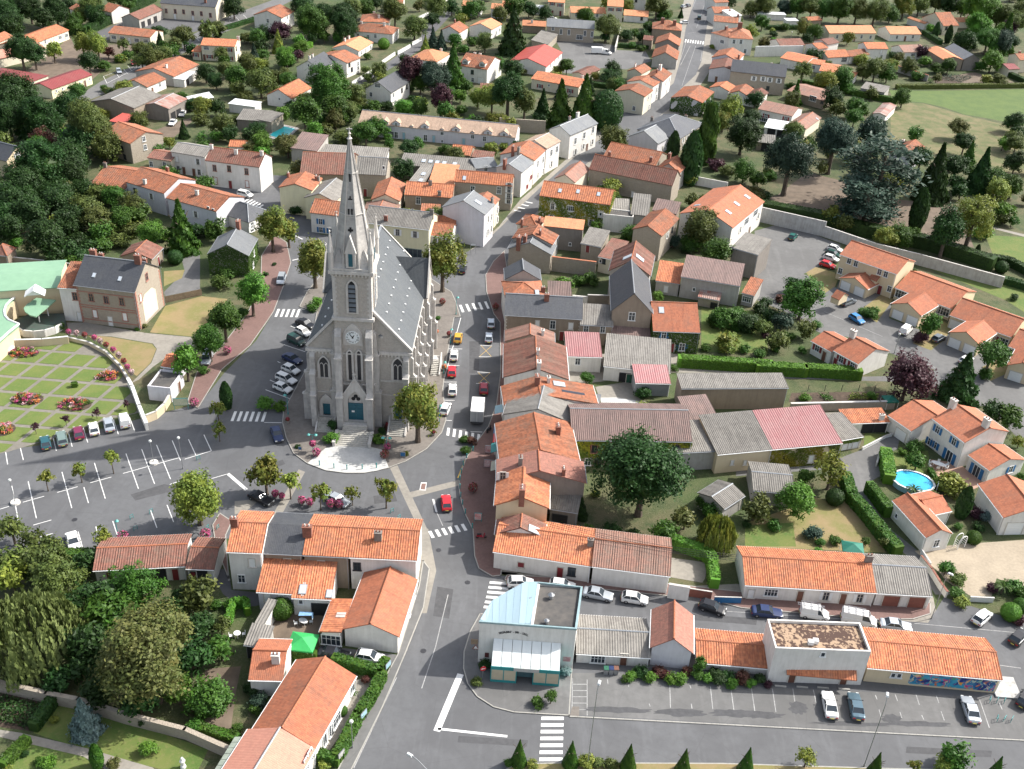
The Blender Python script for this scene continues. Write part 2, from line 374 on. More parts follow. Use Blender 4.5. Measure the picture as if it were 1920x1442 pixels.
def corrug(b,L,y0,z0,y1,z1,pitch,amp,x0=0,uvw=0):
 """corrugated sheet between eave (y0,z0) and ridge (y1,z1)"""
 n = max(2,int(L / pitch)) * 4; sl = math.hypot(y1 - y0,z1 - z0); ny,nz = -(z1 - z0) / sl,(y1 - y0) / sl
 if nz < 0: ny,nz = -ny,-nz
 base = len(b.v); segs = 1
 for i in range(n + 1):
  x = x0 + L * i / n; a = amp * (.5 + .5 * math.cos(math.pi * i / 2)) + .01
  b.v += [(x,y0 + ny * a,z0 + nz * a),(x,y1 + ny * a,z1 + nz * a)]
 for i in range(n):
  q = [base + 2 * i,base + 2 * i + 2,base + 2 * i + 3,base + 2 * i + 1]
  u0,u1 = L * i / n,L * (i + 1) / n; w = [(u0,sl),(u1,sl),(u1,0),(u0,0)]
  if y1 < y0: q = q[::-1]; w = w[::-1]
  b.f.append(tuple(q)); b.uv.append(w); b.m.append(0)
HOUSES = []; HI = []
def house_frame(t,corners,depth=None):
 pass
def H(t,abc,h,rise,roof,wall,label,name='house',cat='house',rk='g',win='',sk='',ch='',base=None,ov=.3,rp=.5,lm=None,
  group=None,skew=False,ws=1.0,gutter=True,z0=0.0,parapet=.35,ridge=True,quoin=None,wall2=None,tone=None,extra=None):
 P3 = pts(t,abc)
 if base: h = height_of(T(t,*base),P3[1][:2])
 A,B = G(P3[0][0],P3[0][1],h),G(P3[1][0],P3[1][1],h)
 ex = (B - A); ex.z = 0; L = ex.length; ex.normalize()
 if len(P3) > 2:
  Cc = G(P3[2][0],P3[2][1],h); v = Cc - B; ey = Vector((-ex.y,ex.x,0)); W = v.dot(ey)
  if W < 0: A,B = B,A; ex = -ex; ey = -ey; W = -W
  if len(P3) > 3: pass
 else:
  W = float(z0d) if (z0d := extra) else 8.0; ey = Vector((-ex.y,ex.x,0))
  if ey.y < 0: A,B = B,A; ex = -ex; ey = -ey
 ang = math.atan2(ex.y,ex.x)
 org = A + ex * L / 2 + ey * W / 2; org.z = 0
 root = empty(name,org,ang,label,cat,group)
 hx,hy = L / 2,W / 2; y0,y1 = -hy,hy; yr = -hy + W * rp
 def roofz(x,y):
  if rk == 'g': return h + rise * ((y - y0) / (yr - y0) if y < yr else (y1 - y) / (y1 - yr))
  if rk == 'm': return h + rise * (y - y0) / W
  if rk == 'M': return h + rise * (y1 - y) / W
  if rk in 'hp':
   s = rise / min(hx,hy); return h + s * min(y - y0,y1 - y,x + hx,hx - x)
  return h
 near = org.y < 230
 rmat,pitch = ROOF[roof]; amp = .068 if pitch else 0
 pitch *= 1.04 if near else 1.7
 # walls
 o,oe = (ov,ov * .55) if rk != 'f' else (0,0)
 w = MB(); X0,X1,Y0,Y1 = -hx + oe,hx - oe,-hy + o,hy - o
 drop = .16
 def rz_(x,y): return roofz(x,y) - drop if rk != 'f' else h
 if rk in 'gmM':
  ym = yr if rk == 'g' else 0
  for x,fl in ((X0,1),(X1,0)):
   q = [(x,Y0,z0),(x,Y1,z0),(x,Y1,rz_(x,Y1)),(x,ym,rz_(x,ym)),(x,Y0,rz_(x,Y0))]
   w.face(q[::-1] if fl else q)
 else:
  hz = h - .05 if rk in 'hp' else h
  w.face([(X0,Y0,z0),(X0,Y0,hz),(X0,Y1,hz),(X0,Y1,z0)]); w.face([(X1,Y0,z0),(X1,Y1,z0),(X1,Y1,hz),(X1,Y0,hz)])
 a = rz_(0,Y0) if rk in 'gmM' else (h - .05 if rk in 'hp' else h); bq = rz_(0,Y1) if rk in 'gmM' else a
 w.face([(X0,Y0,z0),(X1,Y0,z0),(X1,Y0,a),(X0,Y0,a)]); w.face([(X1,Y1,z0),(X0,Y1,z0),(X0,Y1,bq),(X1,Y1,bq)])
 if rk == 'f':
  pw = .22
  for q in ((X0,X1,Y0,Y0 + pw),(X0,X1,Y1 - pw,Y1),(X0,X0 + pw,Y0 + pw,Y1 - pw),(X1 - pw,X1,Y0 + pw,Y1 - pw)):
   w.face([(q[0],q[2],h),(q[1],q[2],h),(q[1],q[3],h),(q[0],q[3],h)])
  for q in (((X0 + pw,Y0 + pw),(X1 - pw,Y0 + pw)),((X1 - pw,Y0 + pw),(X1 - pw,Y1 - pw)),((X1 - pw,Y1 - pw),(X0 + pw,Y1 - pw)),((X0 + pw,Y1 - pw),(X0 + pw,Y0 + pw))):
   (ax,ay),(bx_,by) = q; w.face([(bx_,by,h - parapet),(ax,ay,h - parapet),(ax,ay,h),(bx_,by,h)])
 w.obj('wall',WALL[wall],root)
 # roof
 r = MB(); th = .14
 def slab(ya,za,yb,zb):
  sl = math.hypot(yb - ya,zb - za)
  if yb > ya: q = [(-hx,ya,za),(hx,ya,za),(hx,yb,zb),(-hx,yb,zb)]; uv = [(0,sl),(L,sl),(L,0),(0,0)]
  else: q = [(-hx,yb,zb),(hx,yb,zb),(hx,ya,za),(-hx,ya,za)]; uv = [(0,0),(L,0),(L,sl),(0,sl)]
  r.quadslab(*q,th,uv)
  if pitch: corrug(r,L,ya,za,yb,zb,pitch,amp,-hx)
 if rk == 'g': slab(y0,h,yr,h + rise); slab(y1,h,yr,h + rise)
 elif rk == 'm': slab(y0,h,y1,h + rise)
 elif rk == 'M': slab(y1,h,y0,h + rise)
 elif rk in 'hp':
  if hx >= hy: e0,e1 = (-hx + hy,0,h + rise),(hx - hy,0,h + rise)
  else: e0,e1 = (0,-hy + hx,h + rise),(0,hy - hx,h + rise)
  c = [(-hx,-hy,h),(hx,-hy,h),(hx,hy,h),(-hx,hy,h)]
  S = math.hypot(min(hx,hy),rise)
  def fuv(P,i,j):
   pa,pb = Vector(c[i]),Vector(c[j]); d = (pb - pa).normalized()
   return [((Vector(p) - pa).dot(d),S * (1 - (p[2] - h) / rise)) for p in P]
  fs = [([c[0],c[1],e1,e0],0,1),([c[1],c[2],e1],1,2),([c[2],c[3],e0,e1],2,3),([c[3],c[0],e0],3,0)] if hx >= hy else \
    [([c[0],c[1],e0],0,1),([c[1],c[2],e1,e0],1,2),([c[2],c[3],e1],2,3),([c[3],c[0],e0,e1],3,0)]
  for q,i,j in fs: r.face(q,fuv(q,i,j))
  r.face([(p[0],p[1],h - .12) for p in c][::-1])
  for i in range(4): p,q = c[i],c[(i + 1) % 4]; r.face([(p[0],p[1],h - .12),(q[0],q[1],h - .12),q,p])
 else:
  z = h - parapet; r.face([(X0 + .1,Y0 + .1,z),(X1 - .1,Y0 + .1,z),(X1 - .1,Y1 - .1,z),(X0 + .1,Y1 - .1,z)],[(0,0),(L,0),(L,W),(0,W)])
 ro = r.obj('roof',[rmat],root)
 # ridge tiles, gutters
 if ridge and rk in 'gh' and org.y < 330:
  rb = MB(); rr = .13
  def cap(p,q):
   p,q = Vector(p),Vector(q); n = max(1,int((q - p).length / .45)); d = (q - p) / n
   for i in range(n): rb.tube(p + d * i,p + d * (i + 1.06),rr,rr * .86,6,0,False)
  if rk == 'g': cap((-hx,yr,h + rise + .03),(hx,yr,h + rise + .03))
  else:
   for i,e in ((0,e0),(3,e0),(1,e1),(2,e1)) if hx >= hy else ((0,e0),(1,e0),(2,e1),(3,e1)): cap(c[i],e)
   cap(e0,e1)
  rb.obj('ridge_tiles',[ROOF['O'][0] if roof in 'oOpPdkq' else lead],ro)
 if gutter and near and rk in 'gmMh':
  gb = MB()
  for y,sg in ((-hy - .07,1),(hy + .07,-1)):
   zz = roofz(0,-hy if y < 0 else hy) - .1
   if rk == 'm' and y > 0 or rk == 'M' and y < 0: continue
   gb.tube((-hx,y,zz),(hx,y,zz),.075,None,6)
   gb.tube((hx - .25,y + sg * .22,0),(hx - .25,y + sg * .05,zz),.05,None,6)
  gb.obj('gutter',lead if wall in 'kKgb' else white_p,ro,kind='stuff')
 if quoin:
  qb = MB(); zq = z0 + .1; i = 0
  while zq < h - .5:
   l = .5 if i % 2 else .3
   for x in (X0,X1):
    for y in (Y0,Y1):
     sx,sy = (1 if x > 0 else -1),(1 if y > 0 else -1)
     qb.bx(x + sx * .03,x - sx * l,y + sy * .03,y - sy * (.8 - l),zq,zq + .34)
   zq += .36; i += 1
  qb.obj('quoins',quoin,root,kind='stuff')
 iw = root.matrix_basis = Matrix.Translation(org) @ Matrix.Rotation(ang,4,'Z')
 inv = iw.inverted(); camL = inv @ Vector((0,0,CZ))
 walls = [((0,Y0),(0,-1),0,X0,X1),((X1,0),(1,0),R_(90),Y0,Y1),((0,Y1),(0,1),R_(180),X0,X1),((X0,0),(-1,0),R_(-90),Y0,Y1)]
 for q in win.split():
  a = q.split(','); p = T(t,float(a[0]),float(a[1])); k = a[2]; s = float(a[3]) if len(a) > 3 else ws
  d = (Matrix.Rotation(-ang,3,'Z') @ ray(*p)); best = None
  for (wp,n,rz,lo,hi) in walls:
   dn = d.x * n[0] + d.y * n[1]
   if dn >= 0: continue
   tt = ((wp[0] - camL.x) * n[0] + (wp[1] - camL.y) * n[1]) / dn; hit = camL + d * tt
   s_ = hit.x if n[0] == 0 else hit.y
   err = max(0,lo - s_,s_ - hi) + max(0,.3 - hit.z) * .6 + max(0,hit.z - (h + rise)) * 2
   if best is None or err < best[0]: best = (err,hit,n,rz,lo,hi)
  if best is None or best[0] > 3: print('NOWIN',label,q,best and round(best[0],1)); continue
  _,hit,n,rz,lo,hi = best; nm,ww,wh = wmesh(k,s)[:3]
  mg = ww / 2 + .2
  if hi - lo < 2 * mg: mg = (hi - lo) / 2
  z = hit.z
  if 'door' in nm or nm in ('shopfront','opening'): z = max(z0 + wh / 2 + .02,z if z > 3.4 else wh / 2 + .02)
  else: z = max(z,z0 + wh / 2 + .25)
  if n[0] == 0: add_window(root,k,min(max(hit.x,lo + mg),hi - mg),hit.y,z,rz,s)
  else: add_window(root,k,hit.x,min(max(hit.y,lo + mg),hi - mg),z,rz,s)
 def onroof(p):
  for i in range(121):
   z = h + rise - (rise + .5) * i / 120; g = inv @ G(p[0],p[1],z)
   if abs(g.x) <= hx and abs(g.y) <= hy and roofz(g.x,g.y) - (parapet if rk == 'f' else 0) >= z - .01: return g
  g = inv @ G(p[0],p[1],h + rise * .5); g.x = min(max(g.x,-hx + .4),hx - .4); g.y = min(max(g.y,-hy + .4),hy - .4); g.z = roofz(g.x,g.y); return g
 for q in ch.split():
  a = q.split(','); g = onroof(T(t,float(a[0]),float(a[1]))); big = float(a[3]) if len(a) > 3 else 1.0
  link('chimney',chimney_mesh(a[2],big),ro,(g.x,g.y,roofz(g.x,g.y) - (parapet if rk == 'f' else 0)),0)
 for q in sk.split():
  a = q.split(','); g = onroof(T(t,float(a[0]),float(a[1]))); sx = float(a[2]) if len(a) > 2 else 1.0
  o_ = link('skylight',SKYF,ro,(g.x,g.y,roofz(g.x,g.y) + amp + .02))
  sl = math.atan2(rise,(yr - y0)) if rk == 'g' and g.y < yr else -math.atan2(rise,(y1 - yr)) if rk == 'g' else 0
  if rk == 'm': sl = math.atan2(rise,W)
  if rk == 'h': sl = math.atan2(rise,min(hx,hy)) * (1 if g.y < 0 else -1)
  o_.rotation_euler = (sl,0,0); o_.scale = (sx,sx,1)
  link('pane',SKYP,o_)
 pc = proj((org.x,org.y,h))
 if lm: landmark(lm,pc)
 HI.append((hx,hy,h,rise,roofz)); HOUSES.append((org.x,org.y,ang,hx,hy,h + rise)); root['_w'] = 0; del root['_w']
 return root,(hx,hy,h,rise,roofz)
def inside_house(x,y,mg=.6):
 for (ox,oy,a,hx,hy,hh) in HOUSES:
  dx,dy = x - ox,y - oy; ca,sa = math.cos(a),math.sin(a)
  if abs(dx * ca + dy * sa) < hx + mg and abs(-dx * sa + dy * ca) < hy + mg: return True
 return False
# ---------------------------------------------------------------- the ground, roads, pavements and plots
def poly(t,s): return [G(*p[:2]) for p in pts(t,s)]
HARD = []
def sheet(name,P,z,mat,parent=None,kind='structure',**kw):
 if mat not in (lawn,lawn_dry,field,scrub_m): HARD.append((P,min(p.x for p in P),max(p.x for p in P),min(p.y for p in P),max(p.y for p in P)))
 b = MB(); b.prism([(p.x,p.y) for p in P],z,z,0)
 o = b.obj(name,[mat],parent)
 if not parent: o['kind'] = kind
 for k,v in kw.items(): o[k] = v
 return o
def slab_(name,P,h,top,side,z0=0.0,kerb=.16):
 """raised pavement with a kerb: a prism with its own kerb stones round it"""
 q = [(p.x,p.y) for p in P]
 b = MB(); b.prism(q,z0,h,0); o = b.obj(name,[top]); o['kind'] = 'structure'
 k = MB(); n = len(q)
 ar = sum(q[i][0] * q[(i + 1) % n][1] - q[(i + 1) % n][0] * q[i][1] for i in range(n)); s = 1 if ar > 0 else -1
 for i in range(n):
  a,c = Vector(q[i]),Vector(q[(i + 1) % n]); d = (c - a); L = d.length
  if L < .3: continue
  d /= L; nn = Vector((-d.y,d.x)) * s * kerb
  k.quadslab((a.x,a.y,h + .006),(c.x,c.y,h + .006),((c + nn).x,(c + nn).y,h + .006),((a + nn).x,(a + nn).y,h + .006),h + .004 - z0) if s > 0 else \
  k.quadslab((a.x,a.y,h + .006),((a + nn).x,(a + nn).y,h + .006),((c + nn).x,(c + nn).y,h + .006),(c.x,c.y,h + .006),h + .004 - z0)
 k.obj('kerb',[side],o); return o
def ground_mat():
 m,nt,b = new_mat('garden_ground'); P = pos(nt)
 n1 = noise(nt,.045,4,.6,P); n2 = noise(nt,.35,5,.65,P); n3 = noise(nt,3.5,4,.7,P)
 c = mixc(nt,ramp(nt,n1,[(.4,0),(.6,1)]),(.045,.075,.018),(.10,.09,.045))
 c = mixc(nt,ramp(nt,n2,[(.45,0),(.62,1)]),c,(.04,.06,.018))
 c = mixc(nt,ramp(nt,n3,[(.5,0),(.8,.7)]),c,(.17,.15,.10))
 nt.links.new(c,b.inputs['Base Color']); b.inputs['Roughness'].default_value = .95; bump(nt,b,n3,.8,.12); MATS['garden_ground'] = m; return m
def asphalt(name,c1,c2,patch=.5):
 m,nt,b = new_mat(name); P = pos(nt)
 n1 = noise(nt,.08,5,.6,P,.6); n2 = noise(nt,.9,5,.65,P); n3 = noise(nt,14,3,.6,P)
 c = mixc(nt,ramp(nt,n1,[(.42,0),(.58,1)]),c1,c2)
 wear = noise(nt,.5,4,.6,scaled(nt,P,(1,.12,1)),.3); c = mixc(nt,ramp(nt,wear,[(.52,0),(.7,.5)]),c,tuple(x * 1.35 for x in c1))
 c = mixc(nt,math_(nt,'MULTIPLY',ramp(nt,n2,[(.42,0),(.7,1)]),patch),c,tuple(x * .66 for x in c1))
 v = nt.nodes.new('ShaderNodeTexVoronoi'); v.feature = 'DISTANCE_TO_EDGE'; v.inputs['Scale'].default_value = .13; nt.links.new(P,v.inputs['Vector'])
 c = mixc(nt,ramp(nt,v.outputs[0],[(0,.22),(.006,0)]),c,(.035,.035,.036))
 c = mixc(nt,math_(nt,'MULTIPLY',n3,.25),c,(.16,.16,.16))
 nt.links.new(c,b.inputs['Base Color']); b.inputs['Roughness'].default_value = .9; bump(nt,b,n3,.3,.01); MATS[name] = m; return m
def grass_mat(name,c1,c2,c3):
 m,nt,b = new_mat(name); P = pos(nt)
 n1 = noise(nt,.22,5,.65,P); n2 = noise(nt,1.8,5,.7,P); n3 = noise(nt,16,3,.7,P)
 c = mixc(nt,ramp(nt,n1,[(.4,0),(.6,1)]),c1,c2); c = mixc(nt,ramp(nt,n2,[(.5,0),(.75,.8)]),c,c3)
 c = mixc(nt,math_(nt,'MULTIPLY',n3,.35),c,tuple(x * .4 for x in c1))
 nt.links.new(c,b.inputs['Base Color']); b.inputs['Roughness'].default_value = .95; bump(nt,b,n3,.6,.05); MATS[name] = m; return m
gm = ground_mat(); asph = asphalt('road_asphalt',(.105,.108,.114),(.082,.084,.089)); asph2 = asphalt('car_park_asphalt',(.135,.134,.131),(.105,.104,.102),.6)
asph3 = asphalt('dark_asphalt',(.09,.09,.095),(.075,.075,.08)); pave_red = M('red_paving',(.19,.115,.10),.9,var=.12,scale=2.5,bumpy=.01)
pave_grey = M('grey_gravel_paving',(.185,.165,.145),.9,var=.14,scale=1.6); kerb_m = M('kerb_stone',(.34,.33,.30),.85,var=.1,scale=3)
granite = M('pale_granite_setts',(.50,.50,.48),.8,var=.1,scale=2.4,bumpy=.02); path_m = M('pale_path',(.27,.25,.215),.92,var=.12,scale=1.5)
gravel = M('beige_gravel',(.37,.31,.23),.95,var=.12,scale=2.5,bumpy=.02); soil = M('garden_soil',(.10,.07,.048),.98,var=.3,scale=1.5,bumpy=.05)
lawn = grass_mat('lawn',(.085,.145,.027),(.14,.165,.04),(.19,.175,.07)); lawn_dry = grass_mat('dry_lawn',(.19,.18,.06),(.27,.20,.10),(.30,.23,.13))
field = grass_mat('field_grass',(.075,.125,.03),(.10,.15,.035),(.13,.16,.05)); scrub_m = grass_mat('scrub_ground',(.10,.12,.04),(.19,.16,.08),(.09,.09,.045))
park_m = M('park_dirt',(.17,.13,.095),.95,var=.2,scale=.5,bumpy=.03); paint = M('road_paint',(.72,.72,.70),.7,var=.1,scale=4); paint_y = M('yellow_road_paint',(.62,.40,.08),.7,var=.1)
paint_old = M('worn_road_paint',(.40,.40,.39),.8,var=.35,scale=5,col2=(.2,.2,.2))
g_ = MB(); g_.face([(-1600,-200,0),(1600,-200,0),(1600,3500,0),(-1600,3500,0)]); g_.obj('ground',gm,kind='structure')
Z = .010
# roads: one level each
sheet('road',poly(0,'640,1460 748,1240 800,1080 797,1010 420,1010 400,1035 180,1045 -60,1040 -60,850 70,836 290,778 375,757 420,700 480,639 514,584 532,537 546,493 538,467 540,430 478,395 400,352 440,325 540,330 570,372 585,425 600,440 800,450 860,480 905,458 945,420 985,378 1028,338 1080,292 1130,258 1160,236 1195,214 1222,203 1252,177 1263,156 1276,112 1286,52 1302,0 1312,-40 1352,-40 1338,0 1325,52 1315,115 1305,140 1276,167 1267,195 1205,238 1170,272 1105,302 1060,345 1002,402 975,440 950,490 950,700 935,1000 925,1078 1300,1105 1500,1150 1740,1168 1770,1120 1800,1130 1940,1175 1990,1460'),Z,asph)
sheet('street_edge',poly(0,'840,500 900,455 935,425 975,375 1010,345 1060,300 1110,262 1120,235 1150,215 1150,190 1200,200 1230,180 1245,150 1262,100 1275,40 1290,-40 1370,-40 1350,30 1345,110 1320,150 1300,180 1290,200 1230,250 1190,290 1120,320 1080,350 1030,400 1000,430 965,470 970,1085 1400,1140 1760,1175 1750,1120 1380,1095 1270,1100 920,1070'),Z - .007,path_m)
sheet('street_edge',poly(0,'775,980 803,992 818,1070 800,1150 770,1150 780,1060'),Z + .003,path_m)
sheet('side_road',poly(0,'1263,156 1290,140 1240,215 1200,250 1160,262 1155,215 1205,205'),Z - .004,asph)
sheet('top_left_road',poly(1,'540,705 720,590 1000,455 1350,270 1590,140 1800,60 1990,-10 2150,-20 1960,75 1690,200 1450,310 1220,440 960,570 720,690 600,735'),Z,asph2)
sheet('walled_street',poly(2,'670,600 940,455 1110,335 1190,260 1230,120 1300,60 1420,90 1330,190 1230,290 1180,360 960,500 700,640'),Z,asph3)
sheet('estate_road',poly(8,'-20,300 200,240 600,400 590,480 420,570 330,610 570,710 600,640 970,800 950,930 1350,1080 1400,1010 1800,1250 1950,1330 2060,1500 1700,1450 1250,1290 1100,1230 930,1170 640,1060 470,1040 400,1010 330,940 200,880 0,800'),Z,asph2)
sheet('estate_lane',poly(12,'200,-25 330,0 1050,20 1250,30 1450,130 1700,200 1990,520 2000,-40 1600,-130 1200,-20 700,-10'),Z + .004,asph2)
sheet('garden_lane',poly(12,'450,235 700,220 1000,225 1005,240 760,250 600,270 640,300'),Z,path_m)
sheet('villa_drive',poly(12,'715,520 850,470 1040,370 1090,410 1075,470 1000,500 960,560 960,650 870,700 860,760 1000,980 1240,1170 1360,1340 1440,1440 1330,1440 1190,1230 960,1010 830,790 790,770 740,640 650,600 0,650 0,610 540,580'),Z,asph2)
sheet('yard',poly(7,'590,1400 1240,1320 1900,1330 1910,1280 1210,1180 1010,1170 470,1200 480,1380'),Z + .002,path_m)
sheet('yard',poly(11,'830,60 1140,10 1160,150 1400,260 900,260 860,140'),Z + .006,path_m)
sheet('concrete_yard',poly(11,'870,138 980,135 1130,160 1230,200 1240,240 880,250'),Z + .012,granite)
sheet('school_yard',poly(1,'1150,90 1570,165 1400,230 1180,210 1000,200'),Z,asph3)
sheet('playground',poly(1,'430,330 500,250 540,340 830,320 1130,330 820,440 620,610 350,590 300,560 180,520 300,420'),Z - .006,park_m)
sheet('school_path',poly(1,'620,260 900,150 880,200 780,290'),Z,asph3)
sheet('gravel_yard',poly(3,'390,290 700,310 840,330 830,360 1040,370 1080,440 900,500 720,490 600,545 430,520 330,480 440,380'),Z,asph2)
sheet('beige_gravel_court',poly(16,'1240,10 1500,-30 1950,-60 2000,240 1830,210 1750,180 1720,290 1590,290 1440,200 1400,150'),Z + .004,gravel)
sheet('dirt_lane',poly(1,'1110,940 1300,870 1370,850 1390,870 1240,1000 1200,1050 1130,1010'),Z,park_m)
sheet('manor_drive',poly(5,'480,960 620,960 1050,1035 1375,1065 1410,1120 1240,1180 1100,1280 1000,1370 940,1400 1090,1250 1130,1150 1100,1110 800,1060 500,1050'),Z + .008,path_m)
sheet('ivy_house_drive',poly(5,'1180,740 1330,590 1300,470 1290,440 1440,450 1440,500 1440,720 1190,770'),Z,asph2)
sheet('manor_lawn',poly(5,'1190,840 1450,770 1640,790 1500,960 1375,1060 1080,1030'),Z + .004,lawn_dry)
sheet('manor_lawn',poly(5,'1180,590 1330,580 1310,640 1180,700'),Z + .004,lawn_dry)
sheet('curved_lawn',poly(5,'610,1045 800,1065 1095,1115 1125,1150 1085,1250 985,1345 880,1280 760,1130'),Z + .012,lawn_dry)
sheet('green_field',poly(4,'950,650 1230,655 2000,640 2000,920 1700,860 1480,820 1340,770 1200,740 980,720'),Z,field)
sheet('scrub_field',poly(4,'960,730 1200,745 1480,825 1750,890 2100,960 2100,1400 1700,1200 1200,1100 960,1100'),Z - .006,scrub_m)
sheet('vegetable_plot',poly(4,'1230,560 1340,520 1480,600 1300,605'),Z,soil)
sheet('vegetable_plot',poly(4,'1380,550 1560,520 1880,600 1500,605'),Z,park_m)
sheet('vegetable_plot',poly(12,'370,95 1000,85 1020,150 350,155'),Z,soil)
sheet('park_path',poly(4,'150,1400 360,1240 640,1310 700,1500 400,1480 180,1440'),Z,park_m)
sheet('park_ground',poly(8,'60,60 400,0 1250,100 1450,130 1560,420 1100,330 560,220'),Z - .004,park_m)
sheet('park_lawn',poly(8,'1640,330 2050,350 2050,600 1700,480'),Z,lawn)
sheet('park_path',poly(8,'1650,260 1990,340 1990,360 1700,285'),Z + .004,path_m)
sheet('back_lawn',poly(8,'1140,560 1240,570 1790,800 2100,1000 2100,700 1900,690 1600,620'),Z,lawn)
sheet('front_lawn',poly(8,'350,600 420,560 560,600 580,650 560,700 490,745 400,670'),Z + .004,lawn_dry)
sheet('front_lawn',poly(8,'740,870 900,750 980,790 860,960'),Z + .008,lawn_dry)
sheet('front_lawn',poly(8,'1200,960 1300,920 1400,990 1350,1080 1250,1160 1120,1110'),Z + .012,lawn_dry)
sheet('front_lawn',poly(8,'1620,1280 1790,1190 1820,1240 1790,1330 1680,1380'),Z + .012,lawn_dry)
sheet('cottage_lawn',poly(7,'1440,860 1900,880 1920,1180 1440,1170'),Z - .004,lawn)
sheet('walled_garden_lawn',poly(12,'60,960 440,840 520,790 620,820 820,820 1000,1160 60,1120'),Z,lawn_dry)
sheet('walled_garden_lawn',poly(12,'60,980 380,960 400,1120 60,1115'),Z + .008,lawn)
sheet('villa_garden',poly(12,'1030,490 1280,480 1310,690 1330,780 1050,640'),Z + .004,lawn)
sheet('villa_terrace',poly(12,'1290,590 1300,540 1470,560 1680,690 1560,750 1460,650 1360,680'),Z + .008,M('terrace_tile',(.42,.26,.19),.8,var=.08,scale=4))
sheet('villa_lawn',poly(12,'860,365 1000,370 850,450'),Z,lawn)
sheet('lane_garden',poly(14,'-60,720 200,700 160,900 120,1200 -60,1250'),Z,park_m)
sheet('bottom_garden',poly(13,'240,1180 420,900 700,1020 1500,1300 1400,1500 700,1330'),Z,lawn)
sheet('bottom_garden',poly(13,'20,1420 200,1230 330,1270 620,1350 700,1500 0,1500'),Z,lawn)
sheet('bottom_path',poly(13,'-50,1150 150,1180 620,1290 1100,1430 1150,1480 820,1480 600,1350 0,1210'),Z + .012,path_m)
sheet('kitchen_garden',poly(13,'-60,860 0,850 350,950 240,1170 -60,1130'),Z + .004,soil)
sheet('front_drive',poly(14,'760,600 940,570 1340,620 1300,680 1240,690 880,640'),Z + .008,asph2)
sheet('hedged_path',poly(14,'990,800 1130,790 1180,830 1080,1010 940,1160 820,1330 760,1330 890,1080'),Z + .008,path_m)
sheet('courtyard',poly(14,'330,250 560,240 860,300 760,470 400,600 380,570'),Z,park_m)
sheet('yard',poly(11,'1375,1290 1530,1310 1640,1330 1620,1440 1600,1470 1370,1430'),Z + .014,path_m)
sheet('rear_court',poly(14,'-30,0 110,0 130,150 320,170 340,260 200,280 70,180'),Z,asph3)
# pavements with kerbs
slab_('church_island',poly(0,'531,772 529,793 536,822 550,851 576,870 610,883 647,888 683,888 727,879 761,866 800,843 829,812 837,788 831,730 839,667 852,596 864,595 855,566 847,548 829,537 792,511 700,480 610,505 575,548 561,576 594,585 575,690 545,745'),.13,pave_grey,kerb_m)
slab_('east_pavement',poly(0,'946,470 925,490 910,516 912,548 925,589 937,605 938,700 930,760 915,800 889,835 873,861 863,887 859,913 865,944 873,968 886,994 889,1043 897,1067 923,1082 940,1080 960,800 965,600'),.12,pave_red,kerb_m)
slab_('west_pavement',poly(0,'538,455 546,493 532,537 514,584 500,605 469,649 417,693 388,740 372,766 350,757 368,700 415,650 462,590 488,540 490,480 515,440'),.12,pave_red,kerb_m)
slab_('corner_pavement',poly(0,'412,962 436,978 424,1005 430,1090 405,1030 398,985'),.12,pave_red,kerb_m)
slab_('lower_street_pavement',poly(0,'806,1067 795,1140 762,1223 718,1327 657,1450 630,1450 690,1327 745,1228 785,1100 793,1050'),.12,asph2,kerb_m)
slab_('restaurant_pavement',poly(0,'881,1184 869,1223 868,1254 876,1283 894,1307 925,1327 964,1337 1068,1343 1073,1260 1078,1200 900,1150'),.12,asph2,kerb_m)
slab_('back_street_pavement',poly(0,'945,1088 960,1092 1060,1100 1258,1119 1300,1117 1390,1141 1640,1163 1712,1162 1745,1152 1745,1130 1390,1110 1260,1095 950,1078'),.114,pave_red,kerb_m)
slab_('lower_verge',poly(15,'330,1450 400,1410 560,1400 760,1395 1900,1400 3200,1440 4100,1450 4100,1500 300,1500'),.12,lawn_dry,kerb_m)
sheet('lower_car_park',poly(0,'1069,1340 1074,1262 1180,1262 1300,1282 1460,1290 1960,1312 1960,1388'),Z + .006,asph2)
b_ = MB()
for p,q in (((1068,1344),(1960,1391)),):
 a,c = G(*p),G(*q); d = (c - a).normalized(); n = Vector((-d.y,d.x,0)); L = (c - a).length; k = int(L)
 for i in range(k): s = a + d * i; b_.box(((s + d * .49).x,(s + d * .49).y,.05),(.97,.18,.13),math.atan2(d.y,d.x))
o_ = b_.obj('kerb_line',kerb_m); o_['kind'] = 'structure'
sheet('granite_forecourt',poly(10,'370,612 500,505 560,492 700,487 830,497 905,515 955,642 870,668 780,680 640,681 500,662'),.138,granite)
sheet('paved_crossing',poly(0,'1068,1344 1086,1345 1086,1325 1073,1325'),Z + .014,pave_grey)
for k_,s in enumerate(('730,875 745,872 800,990 785,992','560,880 572,885 520,980 500,985','760,925 860,900 862,910 762,936','440,940 490,935 460,960 440,965')):
 sheet('paving_band',poly(0,s),Z + .004 + .001 * k_,path_m)
# cultivated rows
for k,(a,c) in enumerate((((555,98),(610,150)),((610,98),(665,150)))): pass
